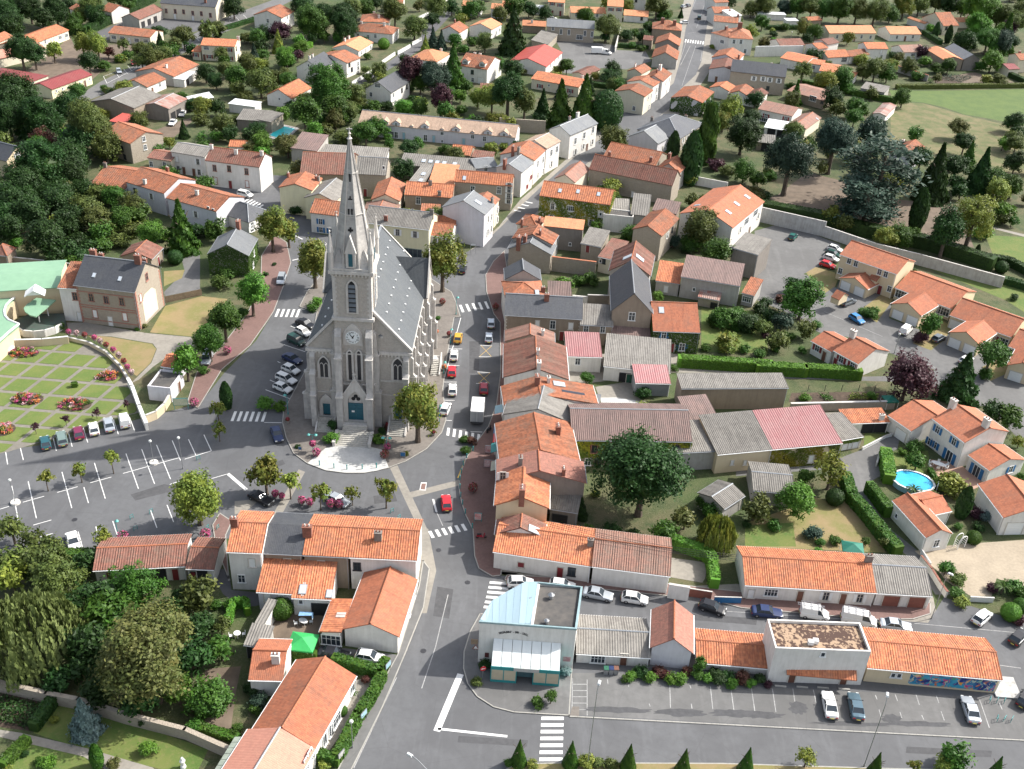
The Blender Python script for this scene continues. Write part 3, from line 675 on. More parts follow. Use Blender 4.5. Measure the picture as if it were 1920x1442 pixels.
# ---------------------------------------------------------------- painted markings
def crossing(label,a,b,n,l0,l1,w=.5,mat=None,names='zebra_crossing',t=0,zz=Z + .008):
 """n stripes from a to b (stripe starts); l0->l1 one stripe's long axis"""
 root = empty(names,G(*T(t,*a)),0,kind='structure'); root.location.z = 0; org = root.location.copy()
 A,B = G(*T(t,*a)),G(*T(t,*b)); lv = G(*T(t,*l1)) - G(*T(t,*l0)); sv = (B - A) / (n - 1); sd_ = sv.normalized()
 ln = lv.length; ld = lv.normalized(); me = MB(); h = sd_ * w / 2
 q = [-h,-h + ld * ln,h + ld * ln,h]
 if (q[1] - q[0]).cross(q[2] - q[1]).z < 0: q = q[::-1]
 me.face(q); md = me.mesh('stripe',mat or paint)
 for i in range(n): link('stripe',md,root,A + sv * i - org + Vector((0,0,zz)))
crossing('',(1015,1347),(1011,1424),7,(1015,1347),(1057,1347),.52)
crossing('',(918,1092),(907,1138),6,(918,1092),(955,1095),.5)
crossing('',(1250,1098),(1484,1047),6,(1345,1076),(1372,1124),.5,t=10)
crossing('',(1388,355),(1605,400),6,(1388,355),(1380,410),.5,t=10)
crossing('',(1470,833),(1650,808),5,(1470,833),(1492,885),.55,t=6)
crossing('',(1697,236),(1912,240),6,(1697,236),(1670,306),.5,t=9)
crossing('',(165,862),(312,865),5,(165,862),(142,918),.5,t=6)
crossing('',(1800,65),(1895,112),6,(1800,65),(1760,88),.5,t=5)
crossing('',(90,150),(175,90),4,(90,150),(140,160),.5,t=7)
crossing('',(1330,283),(1455,298),8,(1330,283),(1324,305),.5,t=3)
def lines(t,s,w=.13,mat=None,name='parking_lines',z=Z + .008):
 root = empty(name,(0,0,0),0,kind='structure'); first = None
 for seg in s.split():
  a,b = seg.rsplit('-',1); p = [float(x) for x in a.split(',')]; q = [float(x) for x in b.split(',')]
  A,B = G(*T(t,*p)),G(*T(t,*q)); d = (B - A); L = d.length; d.normalize(); n = Vector((-d.y,d.x,0)) * w / 2
  if first is None: first = Vector((A.x,A.y,0)); root.location = first
  m_ = MB(); o = -first + Vector((0,0,z)); m_.face([A - n + o,B - n + o,B + n + o,A + n + o]); m_.obj('line',mat or paint,root)
lines(9,'38,510-55,618 140,472-168,586 378,408-406,520 598,350-632,460 818,296-852,400 932,275-968,372 495,395-520,490 '
 '85,772-135,1040 203,740-262,1005 446,672-517,932 604,782-637,896 680,607-758,864 907,540-997,793 1020,508-1113,758 1127,478-1228,724 1240,446-1300,590 1357,437-1412,556 1468,404-1522,520 '
 '0,940-65,920 165,890-318,847 412,820-560,778 650,750-802,709 886,683-1295,568 1330,580-1522,520 '
 '690,1065-700,1100 812,1026-852,1150 1085,950-1130,1075 1203,910-1250,1033 562,1102-600,1238 240,1055-370,1018 290,1140-380,1115 1222,762-1295,738 1500,727-1640,686')
lines(9,'1640,684-1775,800',.55,paint,'dashed_line')
lines(10,'68,80-245,145 100,10-250,80 60,316-185,318 1350,25-1445,25 1330,155-1430,157 1320,300-1410,302 1545,382-1630,385 1585,35-1625,35')
lines(6,'1350,1385-1475,925 1425,920-1470,920 1380,1148-1485,1150 1355,1265-1465,1270 1615,1123-1700,1128 1605,1205-1690,1207 1593,1315-1685,1320 200,1118-355,1170 250,985-300,1005 155,1240-175,1250')
lines(6,'1620,1125-1695,1205 1695,1130-1610,1203 1600,1320-1680,1398 1685,1322-1600,1398',.08,paint_y,'yellow_crosses')
lines(16,'100,858-120,1005 228,862-250,1010 358,865-380,1010 485,865-498,948 612,872-630,955 997,905-1008,932 1020,995-1035,1045 1120,900-1135,942 1150,1010-1163,1052 1250,903-1270,965 1285,1030-1298,1058 1375,908-1392,955 1405,1005-1425,1062 1645,935-1705,1108 1765,950-1785,995',.11,paint_old)
lines(15,'820,785-815,1060 925,795-925,1055 820,830-925,830 818,875-925,876 818,920-925,920 817,965-925,966 817,1012-925,1012',.1,paint_old)
lines(15,'1072,795-1075,830 1222,835-1225,850 1520,835-1525,1000 1665,838-1672,860 1675,970-1680,1005 1812,845-1830,1010 1372,970-1378,990',.11,paint_old)
lines(14,'1780,757-1608,1168',.85,paint,'stop_line'); lines(15,'-150,1150-350,1205',.35,paint,'give_way_line')
lines(14,'1558,0-1392,590 1320,780-1010,1435',.14,paint_old,'edge_line'); lines(14,'1690,185-1600,560 1600,560-1500,860',.12,paint_old,'centre_line')
lines(10,'1275,868-1300,960',.3,paint,'lane_arrow'); lines(10,'1300,960-1345,1060',.12,paint_old,'centre_line'); lines(10,'1510,580-1453,715',.22,paint_y,'yellow_kerb_line')
lines(3,'1540,0-1460,170 1360,330-1290,470 1400,0-1370,70 1290,430-1330,300 1345,240-1400,232 1445,370-1435,440 1435,440-1505,438',.14,paint_old,'road_lines')
lines(3,'1465,30-1405,200 1400,330-1300,620',.12,paint_old,'centre_line')
lines(1,'745,550-770,600 745,550-830,520 830,520-860,560 890,498-920,530 920,475-950,510 770,600-985,490 1400,260-1440,300 1440,240-1470,275 1590,180-1625,215 1650,150-1690,190 1700,125-1735,160 1750,105-1785,140',.12,paint,'bay_lines')
lines(16,'0,380-900,440 1240,460-1900,520 1770,720-1900,738',.1,paint_old,'gutter_line')
lines(6,'275,330-335,360 262,512-310,500',.3,paint,'road_lines'); lines(7,'10,235-90,165 230,380-285,330',.18,paint_old,'road_lines')
lines(8,'480,880-900,1060 1000,1150-1290,1290',.1,paint_old,'gutter_line')
# manholes, drain, patches
for t,x,y in ((14,1512,590),(10,1410,562),(9,537,1016),(10,1315,1235),(14,1830,97)):
 g = G(*T(t,x,y)); b_ = MB(); b_.lathe([(0,.02),(.38,.02),(.42,.012)],16); b_.obj('manhole_cover',dark_metal,None,kind='structure').location = (g.x,g.y,Z)
sheet('metal_grate',poly(10,'1188,748 1230,748 1222,805 1177,803'),Z + .008,paint); sheet('metal_grate',poly(10,'1193,755 1224,755 1217,800 1184,798'),Z + .012,M('grate_red',(.2,.12,.1),.8))
rp = M('tar_patch',(.085,.086,.09),.95,var=.15)
for k_,s in enumerate(('820,1100 850,1105 842,1160 812,1155','700,930 740,925 745,940 702,945','1200,1205 1215,1207 1212,1250 1196,1247','880,640 900,640 898,700 880,700','860,1380 990,1388 988,1400 858,1392','1290,1150 1420,1160 1418,1172 1288,1162','480,880 530,862 535,870 485,890','1700,1400 1860,1408 1858,1420 1698,1412')): sheet('asphalt_patch',poly(0,s),Z + .0045 + .0003 * k_,rp)
sheet('asphalt_patch',poly(9,'940,835 1180,760 1290,780 1270,805 1080,850 975,878'),Z + .004,rp)
random.seed(3)
for cx,cy,w_,h_,sn in ((1150,1015,240,22,1),(1590,1035,180,26,2),(1990,1040,180,28,3)):
 P = []
 for i in range(28):
  a = i / 28 * 2 * math.pi; k = .8 + .4 * random.random(); P.append(T(15,cx + math.cos(a) * w_ * k,cy + math.sin(a) * h_ * k + (math.cos(a)) * 8))
 sheet('damp_patch',[G(*p) for p in P],Z + .010 + sn * .001,rp)
for cx,cy,w_,h_,sn in ((300,1030,130,22,1),(520,985,60,40,2),(860,1085,250,14,4),(1250,1085,220,16,5),(1100,1050,60,24,6)):
 P = []
 for i in range(28):
  a = i / 28 * 2 * math.pi; k = .75 + .5 * random.random(); P.append(T(16,cx + math.cos(a) * w_ * k,cy + math.sin(a) * h_ * k + math.cos(a) * 6))
 sheet('damp_patch',[G(*p) for p in P],Z + .010 + sn * .001,rp)
# ---------------------------------------------------------------- formal garden: a grid of paths with lawn panels
fg = empty('formal_garden',(G(100,740).x,G(100,740).y,0),0,kind='structure'); fo = fg.location.copy()
bord = [G(*T(5,x,y)) for x,y in ((-600,1300),(-300,1120),(100,1120),(300,1105),(500,1085),(640,1120),(760,1185),(860,1290),(930,1400),(985,1560),(1000,1610),(760,1660),(400,1790),(60,1890),(-600,2050))]
b_ = MB(); b_.prism([(p.x - fo.x,p.y - fo.y) for p in bord],.03,.03); b_.obj('path',[M('garden_path',(.20,.185,.155),.92,var=.12)],fg)
# lattice directions from the picture
o0 = G(*T(9,60,1),0); va = G(*T(9,345,92)) - G(*T(9,190,40)) if False else None
L0 = G(*T(9,215,225)); La = G(*T(9,400,240)) - L0; Lb = G(*T(9,348,120)) - L0       # crossing -> next crossing right, next crossing up-right
def in_poly(x,y,P):
 c = False; n = len(P)
 for i in range(n):
  a,b = P[i],P[(i + 1) % n]
  if (a.y > y) != (b.y > y) and x < (b.x - a.x) * (y - a.y) / (b.y - a.y) + a.x: c = not c
 return c
def clip(Q,P):
 """clip the polygon Q by a shrunk border P (roughly, by bisection of outside corners towards the centre)"""
 c = sum(Q,Vector()) / len(Q); r = []
 for i in range(len(Q)):
  a,b = Q[i],Q[(i + 1) % len(Q)]
  for k in range(4):
   p = a + (b - a) * k / 4
   if in_poly(p.x,p.y,P): r.append(p)
   else:
    if not in_poly(c.x,c.y,P): return None
    lo,hi = 0,1
    for _ in range(12):
     m_ = (lo + hi) / 2; q = c + (p - c) * m_
     if in_poly(q.x,q.y,P): lo = m_
     else: hi = m_
    r.append(c + (p - c) * lo)
 return r
cen = sum(bord,Vector()) / len(bord); pan = grass_mat('panel_grass',(.10,.155,.03),(.14,.175,.04),(.17,.17,.06)); bs = [cen + (p - cen) * .985 for p in bord]
for i in range(-14,14):
 for j in range(-14,14):
  c = L0 + La * (i + .5) + Lb * (j + .5); m_ = .085
  Q = [L0 + La * (i + a) + Lb * (j + b) for a,b in ((m_,m_),(1 - m_,m_),(1 - m_,1 - m_),(m_,1 - m_))]
  if proj(c)[0] < -40: continue
  R = clip(Q,bs)
  if R:
   m2 = MB(); m2.prism([(p.x - fo.x,p.y - fo.y) for p in R],.035,.07); m2.obj('lawn_panel',[pan],fg)
print('ground done',len(bpy.data.objects))
# ---------------------------------------------------------------- the houses, sheet by sheet (points are roof-eave corners)
ROOF['Q'] = (tile_mat('mechanical_tile_pink',(.50,.23,.16),(.42,.18,.13),pu=.24,lich=.12,bmp=.35),0)
ROOF['M'] = (M('mossy_flat_roof',(.34,.24,.16),.95,scale=1.7,edge=(.49,.53),col2=(.07,.04,.03),var=.2,bumpy=.05),0)
ROOF['x'] = (tile_mat('faded_red_sheet',(.33,.175,.17),(.30,.11,.115),pu=.8,pv=2.4,lich=.2,jit=.4,bmp=.25,lichc=(.36,.28,.26),rough=.6),.4)
D = dict
# --- sheet 1 : upper left
H(1,'1150,22 1552,52 1632,10',6,3,'s','c','long cream school building with slate roof and tall arched windows at the top edge',lm='the long slate-roofed school at the top',win='1197,78,q 1262,82,q 1322,85,q 1388,95,q 1450,98,q 1515,110,q 1258,100,D 1388,118,D',ch='1480,20,b')
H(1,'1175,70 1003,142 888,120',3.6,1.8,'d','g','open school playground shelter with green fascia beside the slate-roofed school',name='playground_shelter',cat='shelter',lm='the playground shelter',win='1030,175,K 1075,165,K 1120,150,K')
H(1,'778,237 1080,270 1180,225',3.2,1.5,'o','c','low cream classroom with orange tiled roof beside the school yard',lm='the low orange classroom',win='820,268,v 880,275,v 932,285,D 985,290,v 1050,295,v')
H(1,'150,350 497,217 400,170',3.3,1.6,'O','c','cream school wing with bright orange roof and wide windows at the far left',lm='the far left school wing',win='325,300,w 395,290,D 432,270,v 478,255,v')
H(1,'-220,400 95,260 40,225',3.3,1.5,'o','c','orange roofed school wing cut by the left edge')
H(1,'-120,450 330,345 300,290',3.2,1.4,'Q','c','school corridor under a pinkish orange roof behind the dark round trees')
H(1,'155,615 352,543 60,470',3.2,1.6,'m','c','school hall with a low hipped maroon roof at the left edge',rk='h',lm='the maroon hipped hall',win='240,605,w')
H(1,'665,538 372,645 228,610',3.1,1.3,'m','y','long pale yellow shed with maroon roof and high slit windows',lm='the maroon-roofed yellow shed',win='405,655,n 450,640,n 490,630,n 540,625,r 575,600,n 610,590,d 645,570,n')
H(1,'1198,568 1058,628 905,590',3.1,1.6,'o','w','small white house with orange roof beside the road with diagonal bays',win='1095,630,d 1150,610,w')
H(1,'1435,465 1250,553 1020,492',3.3,2,'o','g','orange roofed bungalow with white glazed terrace cover on its right side',lm='the bungalow with the white terrace cover',ch='1200,490,w',win='1310,570,w 1380,545,w')
H(1,'1415,515 1330,575 1265,550',2.6,.2,'W','w','white terrace cover on the side of the orange roofed bungalow',name='terrace_cover',cat='canopy',rk='m',win='1350,590,K,.9')
H(1,'1443,325 1690,337 1768,290',5.4,1.4,'O','c','cream two storey house with maroon shutters at the upper left',lm='the cream house with maroon shutters',win='1485,345,v 1650,360,R 1460,405,d 1510,408,R 1655,420,R 1700,350,k 1745,335,k 1715,410,k',ch='1720,285,w')
H(1,'1378,370 1440,375',3,.6,'O','c','low wing on the left of the cream house with maroon shutters',rk='m',extra=6,win='1410,395,R')
H(1,'1165,685 965,780 705,705',5,1.8,'f','b','large windowless barn under a plain grey roof',lm='the large grey-roofed barn',win='1130,755,c')
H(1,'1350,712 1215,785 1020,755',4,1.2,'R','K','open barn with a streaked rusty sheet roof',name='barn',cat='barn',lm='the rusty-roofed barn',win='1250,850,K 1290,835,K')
H(1,'785,872 895,890 965,838',3.2,.5,'r','g','lean-to with a vivid orange red roof below the grey barn',rk='m',cat='shed',name='shed')
H(1,'735,960 935,1035 1110,940',5.8,2,'o','k','stone house with orange roof beside the tall autumn trees',lm='the stone house beside the dark wood',win='1035,1000,w 1045,1060,w 900,1130,k 880,1070,k')
H(1,'-200,1100 45,1162 205,1088',5,2.8,'s','e','beige gabled house with blue slate roof at the left edge',lm='the slate house at the left edge',win='125,1120,V')
H(1,'1475,1155 1868,1205 1978,1130',6.4,2.3,'d','w','white two storey house with red brick window surrounds and dark brown roof',base=(1870,1390),lm='the white house with brick window surrounds',win='1545,1210,q 1650,1215,q 1775,1235,q 1553,1300,Q 1658,1315,r 1780,1325,Q',ch='1700,1110,w 1495,1090,w 1885,1120,w',quoin=None)
H(1,'1225,1092 1473,1132',6,1.3,'f','w','off white two storey house with a grey and red patched roof',extra=8,lm='the off-white house with the patched roof',win='1275,1145,c 1425,1165,Y 1285,1215,Y 1325,1225,d 1398,1250,d 1435,1240,Y')
H(1,'1058,1135 1230,1162',4,1,'d','c','small cream house with brown roof left of the patched roof house',extra=7,win='1085,1180,w 1185,1185,w')
H(1,'650,1325 900,1362',4.2,2.2,'o','l','orange tiled house end at the edge of the dark wood',extra=14,ch='685,1220,k')
H(1,'900,1308 1178,1393 1345,1275',6,2.2,'o','l','shade-tinted white long house with broad orange roof below the wood',lm='the lavender long house',win='975,1375,k 1090,1415,Y',ch='1205,1215,b 1045,1325,w')
H(5,'1195,62 1555,160 1700,38',6,2,'o','l','two storey house with orange roof and shade-tinted white back wall beside the silver fir',base=(1570,310),lm='the lavender walled row beside the fir',win='1410,180,Y 1500,135,n 1535,150,n 1605,280,Y',ch='1420,40,w')
H(5,'1560,162 1790,240 1882,138',6.2,2.4,'s','w','street corner house with hipped slate roof and bright white end wall',rk='h',base=(1788,322),lm='the hipped slate corner house',win='1815,260,V 1815,300,V')
# --- sheet 2 : upper middle left
H(2,'277,82 185,130 -30,112',5.2,2.2,'o','w','white gabled house with orange roof beside the top road',lm='the white gabled house by the top road',win='85,150,w 225,125,w 250,115,w 265,105,w')
H(2,'690,222 985,247 1068,203',3.6,2.2,'o','w','white villa with wide hipped orange roof and two white chimneys',rk='h',base=(987,318),lm='the hipped white villa',win='735,255,w 808,265,w 860,260,w 1010,280,w',ch='767,150,w 922,185,w')
H(2,'750,155 960,162',3.2,2,'o','w','orange hipped roof just behind the white villa with hipped roof',rk='h',extra=12,ch='850,95,w 885,130,w')
H(2,'845,305 742,368 545,345',3.4,1.8,'P','w','white bungalow with pale orange roof beside the walled street',base=(750,415),lm='the pale orange bungalow',win='760,385,w 790,365,w 825,340,w',ch='640,290,w 670,275,w')
H(2,'580,440 465,507 268,492',5.4,2.8,'s','w','white gabled house with dark brown grey roof and blank side',base=(460,610),lm='the white gabled house with the grey-brown roof',win='378,470,n 378,535,n',ch='365,400,w 408,380,w')
H(2,'755,415 655,455 430,410',5.2,1.8,'o','w','orange roofed wing joined to the grey brown gabled house',win='672,465,k 690,500,k 735,460,w 735,490,w')
H(2,'400,632 257,712 60,690',3,2.4,'O','w','white cottage with vivid orange gable roof above the turquoise pool',base=(262,785),lm='the vivid orange cottage',win='168,712,n 300,715,C 335,700,k')
H(2,'1112,585 975,670 772,645',5,3,'s','w','tall white house with steep dark brown roof and balcony',base=(985,780),lm='the tall white house with the brown roof',win='875,615,v 828,680,w 882,748,w 990,685,w 1050,650,k 1085,625,k 1000,735,w')
H(2,'1105,418 1300,447 1420,388',3.2,2.2,'P','w','bungalow with hipped pale orange roof beside the purple tree',rk='h',lm='the hipped bungalow',ch='1342,350,w')
h_,i_ = H(2,'1455,470 1665,503 1778,435',5,2.8,'o','w','white house with two square dormers on its orange roof',base=(1655,612),lm='the house with two dormers',win='1558,520,k 1620,535,g 1560,580,w',ch='1600,360,w 1645,365,w')
H(2,'1531,197 1465,237 1312,225',4.6,2,'o','w','left of two white gabled houses in the top middle',base=(1462,312),ch='1470,145,b',lm='the pair of white gabled houses')
H(2,'1773,172 1697,213 1530,190',5,1.8,'P','w','right of two white gabled houses in the top middle',base=(1700,285),win='1730,235,w 1755,215,w')
H(2,'735,882 1870,992',6,2.4,'y','l','long pale terrace with tan roofs and arched dormer gables',base=(1868,1085),extra=9.5,lm='the long terrace with arched dormers',win='1010,1000,A 1065,1005,b 1220,1025,A 1280,1030,b 1340,955,w 1340,1020,n 1560,982,w 1645,1000,w 1495,1045,b 980,995,A',cat='terrace',name='terraced_houses')
H(2,'245,1065 440,1090',4,1.8,'F','g','brown roofed workshop to the left of the spire',extra=9,rk='m')
H(2,'450,1108 940,1138',3.2,.8,'f','w','long low store with thin grey roof behind the spire',extra=6,rk='m')
H(2,'1030,1185 1580,1232',4,.9,'f','K','long dark store with five white skylights in its roof',extra=7,rk='m',sk='1207,1160,1.3 1257,1165,1.3 1305,1170,1.3 1355,1175,1.3 1430,1182,1.3',lm='the dark store with five skylights')
H(2,'315,1250 705,1262',5,3.2,'d','b','red brown tiled barn directly left of the spire',extra=15,lm='the red-brown barn left of the spire')
H(2,'715,1252 938,1264 1030,1175',6.2,3,'f','k','stone gabled barn with grey corrugated roof just right of the spire',lm='the grey barn right of the spire',win='785,1340,r 995,1210,n')
H(2,'480,1285 405,1375 170,1338',5.5,1.4,'o','y','pale yellow gabled house with orange roof facing the white van',base=(400,1560),lm='the pale yellow gabled house',ch='435,1300,b 215,1260,b 485,1290,k')
H(0,'660,349 629,379 568,372',5.6,1.6,'f','y','pale gabled house with grey roof left of the spire',win='587,382,n')
H(6,'385,167 600,194',5.2,2,'o','w','house with blue shutters and orange roof left of the spire',extra=8,lm='the house with blue shutters by the spire',win='465,232,B 470,322,B 540,327,B')
H(6,'775,238 1248,292',6.2,2.4,'f','y','pale yellow shop with grey roof and glazed front behind the church',base=(1215,505),extra=9,lm='the pale yellow shop',win='880,292,Y 1020,310,Y 1145,325,Y 1130,455,S',ch='935,225,b 1265,180,k')
H(6,'1238,330 1408,347 1607,274',5.2,1.8,'o','w','white house with orange roof and four paired windows on its gable',lm='the white house with four gable windows',win='1485,358,Y 1527,342,Y 1487,450,Y 1525,438,Y 1290,360,w')
H(6,'1285,242 1440,252 1502,215',5,1.2,'o','l','small orange roof tucked behind the four window gable house')
H(6,'1722,108 1650,184 1322,140',6.6,2.6,'S','l','shade-tinted white gabled house with pale slate roof near the bend of the street',base=(1645,420),lm='the lavender slate gable house',win='1670,215,Y 1695,200,Y 1668,310,Y 1692,285,Y',sk='1600,95,1.4',ch='1700,95,k')
H(6,'1758,70 1722,110 1575,40',6.4,1.4,'o','c','narrow cream house with orange roof at the bend of the street',win='1738,150,Y 1740,215,Y')
H(0,'761,345 750,378 697,370',4.6,1.7,'o','c','small house with two tone orange roof right of the spire',lm='the small orange house right of the spire')
H(0,'751,384 745,398 681,393',3.6,1.2,'k','c','low pinkish roof with a white dish below the small orange house')
H(6,'1068,38 1415,62',4.8,2,'O','b','brown walled house with bright orange roof beyond the pale yellow shop',extra=8,win='1168,80,A 1128,158,n',ch='1255,-30,k 1320,45,k')
H(6,'1183,167 1322,174',3,.8,'o','b','small lean-to with orange roof behind the pale yellow shop',extra=4,rk='m',cat='shed',name='shed')
H(2,'1095,1312 1200,1328',4.2,1.2,'f','K','narrow dark roof with two white skylights right of the spire',extra=11,rk='m',sk='1205,1255,1.3 1187,1300,1.3')
H(2,'1235,1330 1420,1345',4.4,1.6,'P','c','pale orange roof between the dark stores and the street',extra=12,rk='m')
H(2,'1425,1307 1845,1342 1925,1283',6,2,'O','k','long stone house with pinkish orange roof along the bend of the street',base=(1845,1520),lm='the long stone house at the bend',win='1560,1365,A 1750,1370,A 1870,1370,Y 1900,1345,Y 1872,1450,Y 1905,1420,Y',sk='1500,1285')
H(2,'1400,1107 1545,1122',3.3,1.6,'O','b','small garden house with bright orange roof in front of the long terrace',extra=7)
H(2,'1550,1130 1700,1148',2.8,.8,'d','b','dark red lean-to beside the small garden house',extra=4,rk='m',cat='shed',name='shed')
H(2,'1580,1215 1745,1200',4.2,1.2,'S','l','shade-tinted white outbuilding with pale slate roof behind the street row',extra=8,win='1655,1215,w')
# --- sheet 3 : upper middle right
H(3,'698,888 498,975 352,925',7.2,1.9,'S','w','white slate roofed townhouse with small balconies at the top of the street row',base=(497,1150),lm='the white townhouse with balconies',win='533,1015,A 533,1092,Y 597,975,A 590,1055,Y 660,935,A 655,1022,Y 617,1045,d',ch='585,815,w,1.3 490,868,k')
H(3,'430,1015 328,1070 225,985',7.2,1.5,'y','w','white townhouse with a tan roof in the street row',base=(325,1256),lm='the tan-roofed townhouse',win='360,1100,A 400,1075,A 360,1180,Y')
H(3,'325,1078 240,1158 -5,1105',6.6,1.8,'o','w','white townhouse with orange roof and tall brick chimney in the street row',base=(240,1338),win='262,1180,A 300,1150,A 262,1262,Y 300,1235,Y',ch='85,1095,b,1.4 125,1095,k,1.2')
H(3,'237,1172 150,1243 -10,1180',6.4,1.6,'S','w','shop house with small pale slate roof and red awnings in the street row',base=(158,1425),lm='the slate shop house',win='185,1345,m 220,1270,m',ch='25,1195,b,1.4')
H(3,'975,930 1285,1003 1415,880',7,3.2,'s','k','large slate roofed mansion with hipped roof beside the street',rk='h',base=(1290,1100),lm='the slate-roofed mansion',win='1310,1010,Y 1340,985,Y 1375,950,Y 1310,1070,Y 1345,1040,Y 1385,1010,Y',ch='1330,830,k 1045,830,k')
H(3,'1215,990 1130,1037 925,975',6.6,2.8,'S','l','front wing of the slate mansion with blank shade-tinted white gable',base=(1122,1125),win='1160,1070,Y 1190,1045,Y')
H(3,'1095,650 1033,697 790,672',6,1.5,'o','c','cream corner house with one small square window on its blank end',base=(1025,832),lm='the cream corner house',win='955,780,w 1060,700,Y 1062,770,Y 1080,690,Y')
H(3,'1150,588 1096,624 900,588',6,1.4,'o','w','middle white house in the row right behind the cream corner house',win='1115,650,Y 1138,630,Y 1115,700,Y')
H(3,'1230,530 1166,588 1040,548',6.2,1.5,'o','w','far end white house with tall white chimney in the row above the cream corner house',win='1185,600,Y 1210,575,Y 1190,660,Y',ch='1142,505,w,1.6 1120,525,b')
H(3,'1080,495 1010,533 912,507',4.2,1.4,'o','c','small cream house with orange roof behind the street row',ch='962,480,w')
H(3,'213,567 558,630 628,575',5.4,1.5,'O','c','cream house with maroon shutters and orange roof amid dark conifers',base=(555,702),lm='the cream house amid the conifers',win='278,620,R 343,615,n 497,655,R',ch='580,560,w')
H(3,'715,500 605,548 495,530',2.6,.8,'d','c','low garden shed with dark red roof below the gravel yard',cat='shed',name='shed')
H(3,'442,378 325,483 42,453',4.8,2.2,'r','w','white hall with vivid red gable roof below the gravel yard',lm='the vivid red-roofed hall',base=(330,552),win='355,470,w 385,440,w 410,415,w')
H(3,'325,190 672,210',4.5,2.2,'S','k','old stone school with slate roof and white framed windows',base=(662,312),extra=9,lm='the old stone school',win='372,205,w 430,228,t 487,232,t 602,240,t 658,247,t 563,268,p')
H(3,'410,247 335,322 228,292',3,1,'f','k','grey lean-to at the corner of the gravel yard',rk='m',cat='shed',name='shed')
H(3,'150,182 322,192',3,1.4,'P','b','low building with pale orange roof left of the old stone school',extra=7,ch='220,165,w')
H(3,'335,12 458,20',5.4,1.8,'P','c','cream house with four maroon openings at the top edge',base=(450,118),extra=9,win='367,28,R 422,38,R 367,95,r 425,98,r')
H(3,'500,90 755,98',3,1.8,'P','c','long low house with pale orange roof at the top edge',extra=8,win='690,110,w 540,105,w')
H(3,'762,42 880,50',5.4,1.8,'P','c','cream two storey house with two maroon windows near the top edge',base=(875,162),extra=9,win='790,68,R 847,70,R')
H(3,'880,108 1058,122',2.8,1.6,'P','w','white bungalow with pale orange roof near the top edge',extra=8,win='1010,135,k')
H(3,'895,-14 1045,-6',5,1.6,'o','w','white house cut by the top edge left of the main street',extra=8,win='970,5,k')
H(3,'1085,205 1300,222',5.6,2.6,'o','b','orange roofed house with two tall brick chimneys left of the upper street',rk='h',extra=11,lm='the house with two brick chimneys',ch='1160,165,b,1.6 1245,180,b,1.6')
H(3,'1297,285 1283,332 1108,305',4.6,2.2,'o','K','upper dark gable house beside the upper street')
H(3,'1283,372 1268,432 1080,420',4.6,2.3,'o','g','grey gable house with a yellow poster on its end by the upper street',base=(1262,502),lm='the gable with the yellow poster')
H(3,'1020,285 1088,292',3.6,1.2,'d','b','small brown roofed outbuilding beside the dark gable house',extra=5)
H(3,'1508,235 1642,272',6,2,'o','w','left half of the large white corner house by the upper street',rk='h',base=(1640,382),extra=10,lm='the large white corner house',win='1590,300,v',ch='1615,215,b 1620,180,b')
H(3,'1640,272 1815,284 1858,225',6,2.2,'o','w','right half of the large white corner house with hipped roof',rk='h',base=(1800,402),win='1675,300,V 1725,302,V 1755,368,V',ch='1715,205,b,2')
H(3,'1528,152 1705,168',5,1.6,'o','w','orange roofed house behind the large white corner house',extra=8,ch='1735,140,b')
H(3,'1535,95 1660,95',5,1.8,'o','w','orange roofed house second along the right side of the upper street',extra=9,ch='1655,85,b')
H(3,'1540,20 1640,15',5,1.8,'o','w','orange roofed house at the top end of the upper street',extra=9)
H(3,'1660,118 1735,110',5,1.2,'W','w','plain white annex behind the large white corner house',extra=7,rk='m')
H(3,'1753,390 1703,442 1518,408',5,1.8,'o','l','shade-tinted white gabled house above the slate farmhouse',ch='1708,425,b,1.3',lm='the lavender gabled house')
H(3,'1730,455 1706,523 1490,504',5,1.5,'d','l','shade-tinted white gabled house with a single brown door in its end',base=(1700,612),win='1548,560,d')
H(4,'-195,512 205,557 262,500',6.4,2.8,'s','k','stone farmhouse with grey slate roof and white shutters',base=(195,692),lm='the slate farmhouse with white shutters',win='42,568,V 90,575,V 155,582,V -25,565,V 75,635,k -40,640,k',ch='110,410,b')
H(3,'1535,662 1448,742 1262,668',4.6,1.4,'o','l','orange roofed house with an ivy covered gable by the street',lm='the ivy gable by the street')
H(3,'1690,622 1640,658 1510,620',3.2,1.2,'O','w','small orange roof with glazed lean-to behind the ivy gable')
H(3,'1820,640 1775,692 1655,655',3.4,1.3,'o','w','second small orange roof to the right of the ivy gable')
H(3,'1925,668 1870,712 1760,688',3.4,1.3,'d','w','third small darker roof to the right of the ivy gable')
H(3,'630,1218 1232,1338 1325,1275',7,3,'d','k','very long stone barn with red brown tiled roof',base=(1222,1483),lm='the very long stone barn',win='735,1350,Y 775,1358,Y 945,1420,c')
H(3,'640,1218 530,1316 378,1287',5,1.7,'k','c','pinkish roofed house end along the curve of the street',lm='the pinkish roof on the curve',win='570,1330,d')
H(3,'735,1122 1110,1197',5.5,2.4,'o','k','orange roof with a band of glass panels behind the very long barn',extra=11,lm='the roof with glass panels',ch='778,1125,b 1075,1165,b')
H(3,'1345,1188 1285,1247 1120,1207',5.6,2,'o','g','orange gabled house right of the roof with glass panels',ch='1262,1090,b,1.4')
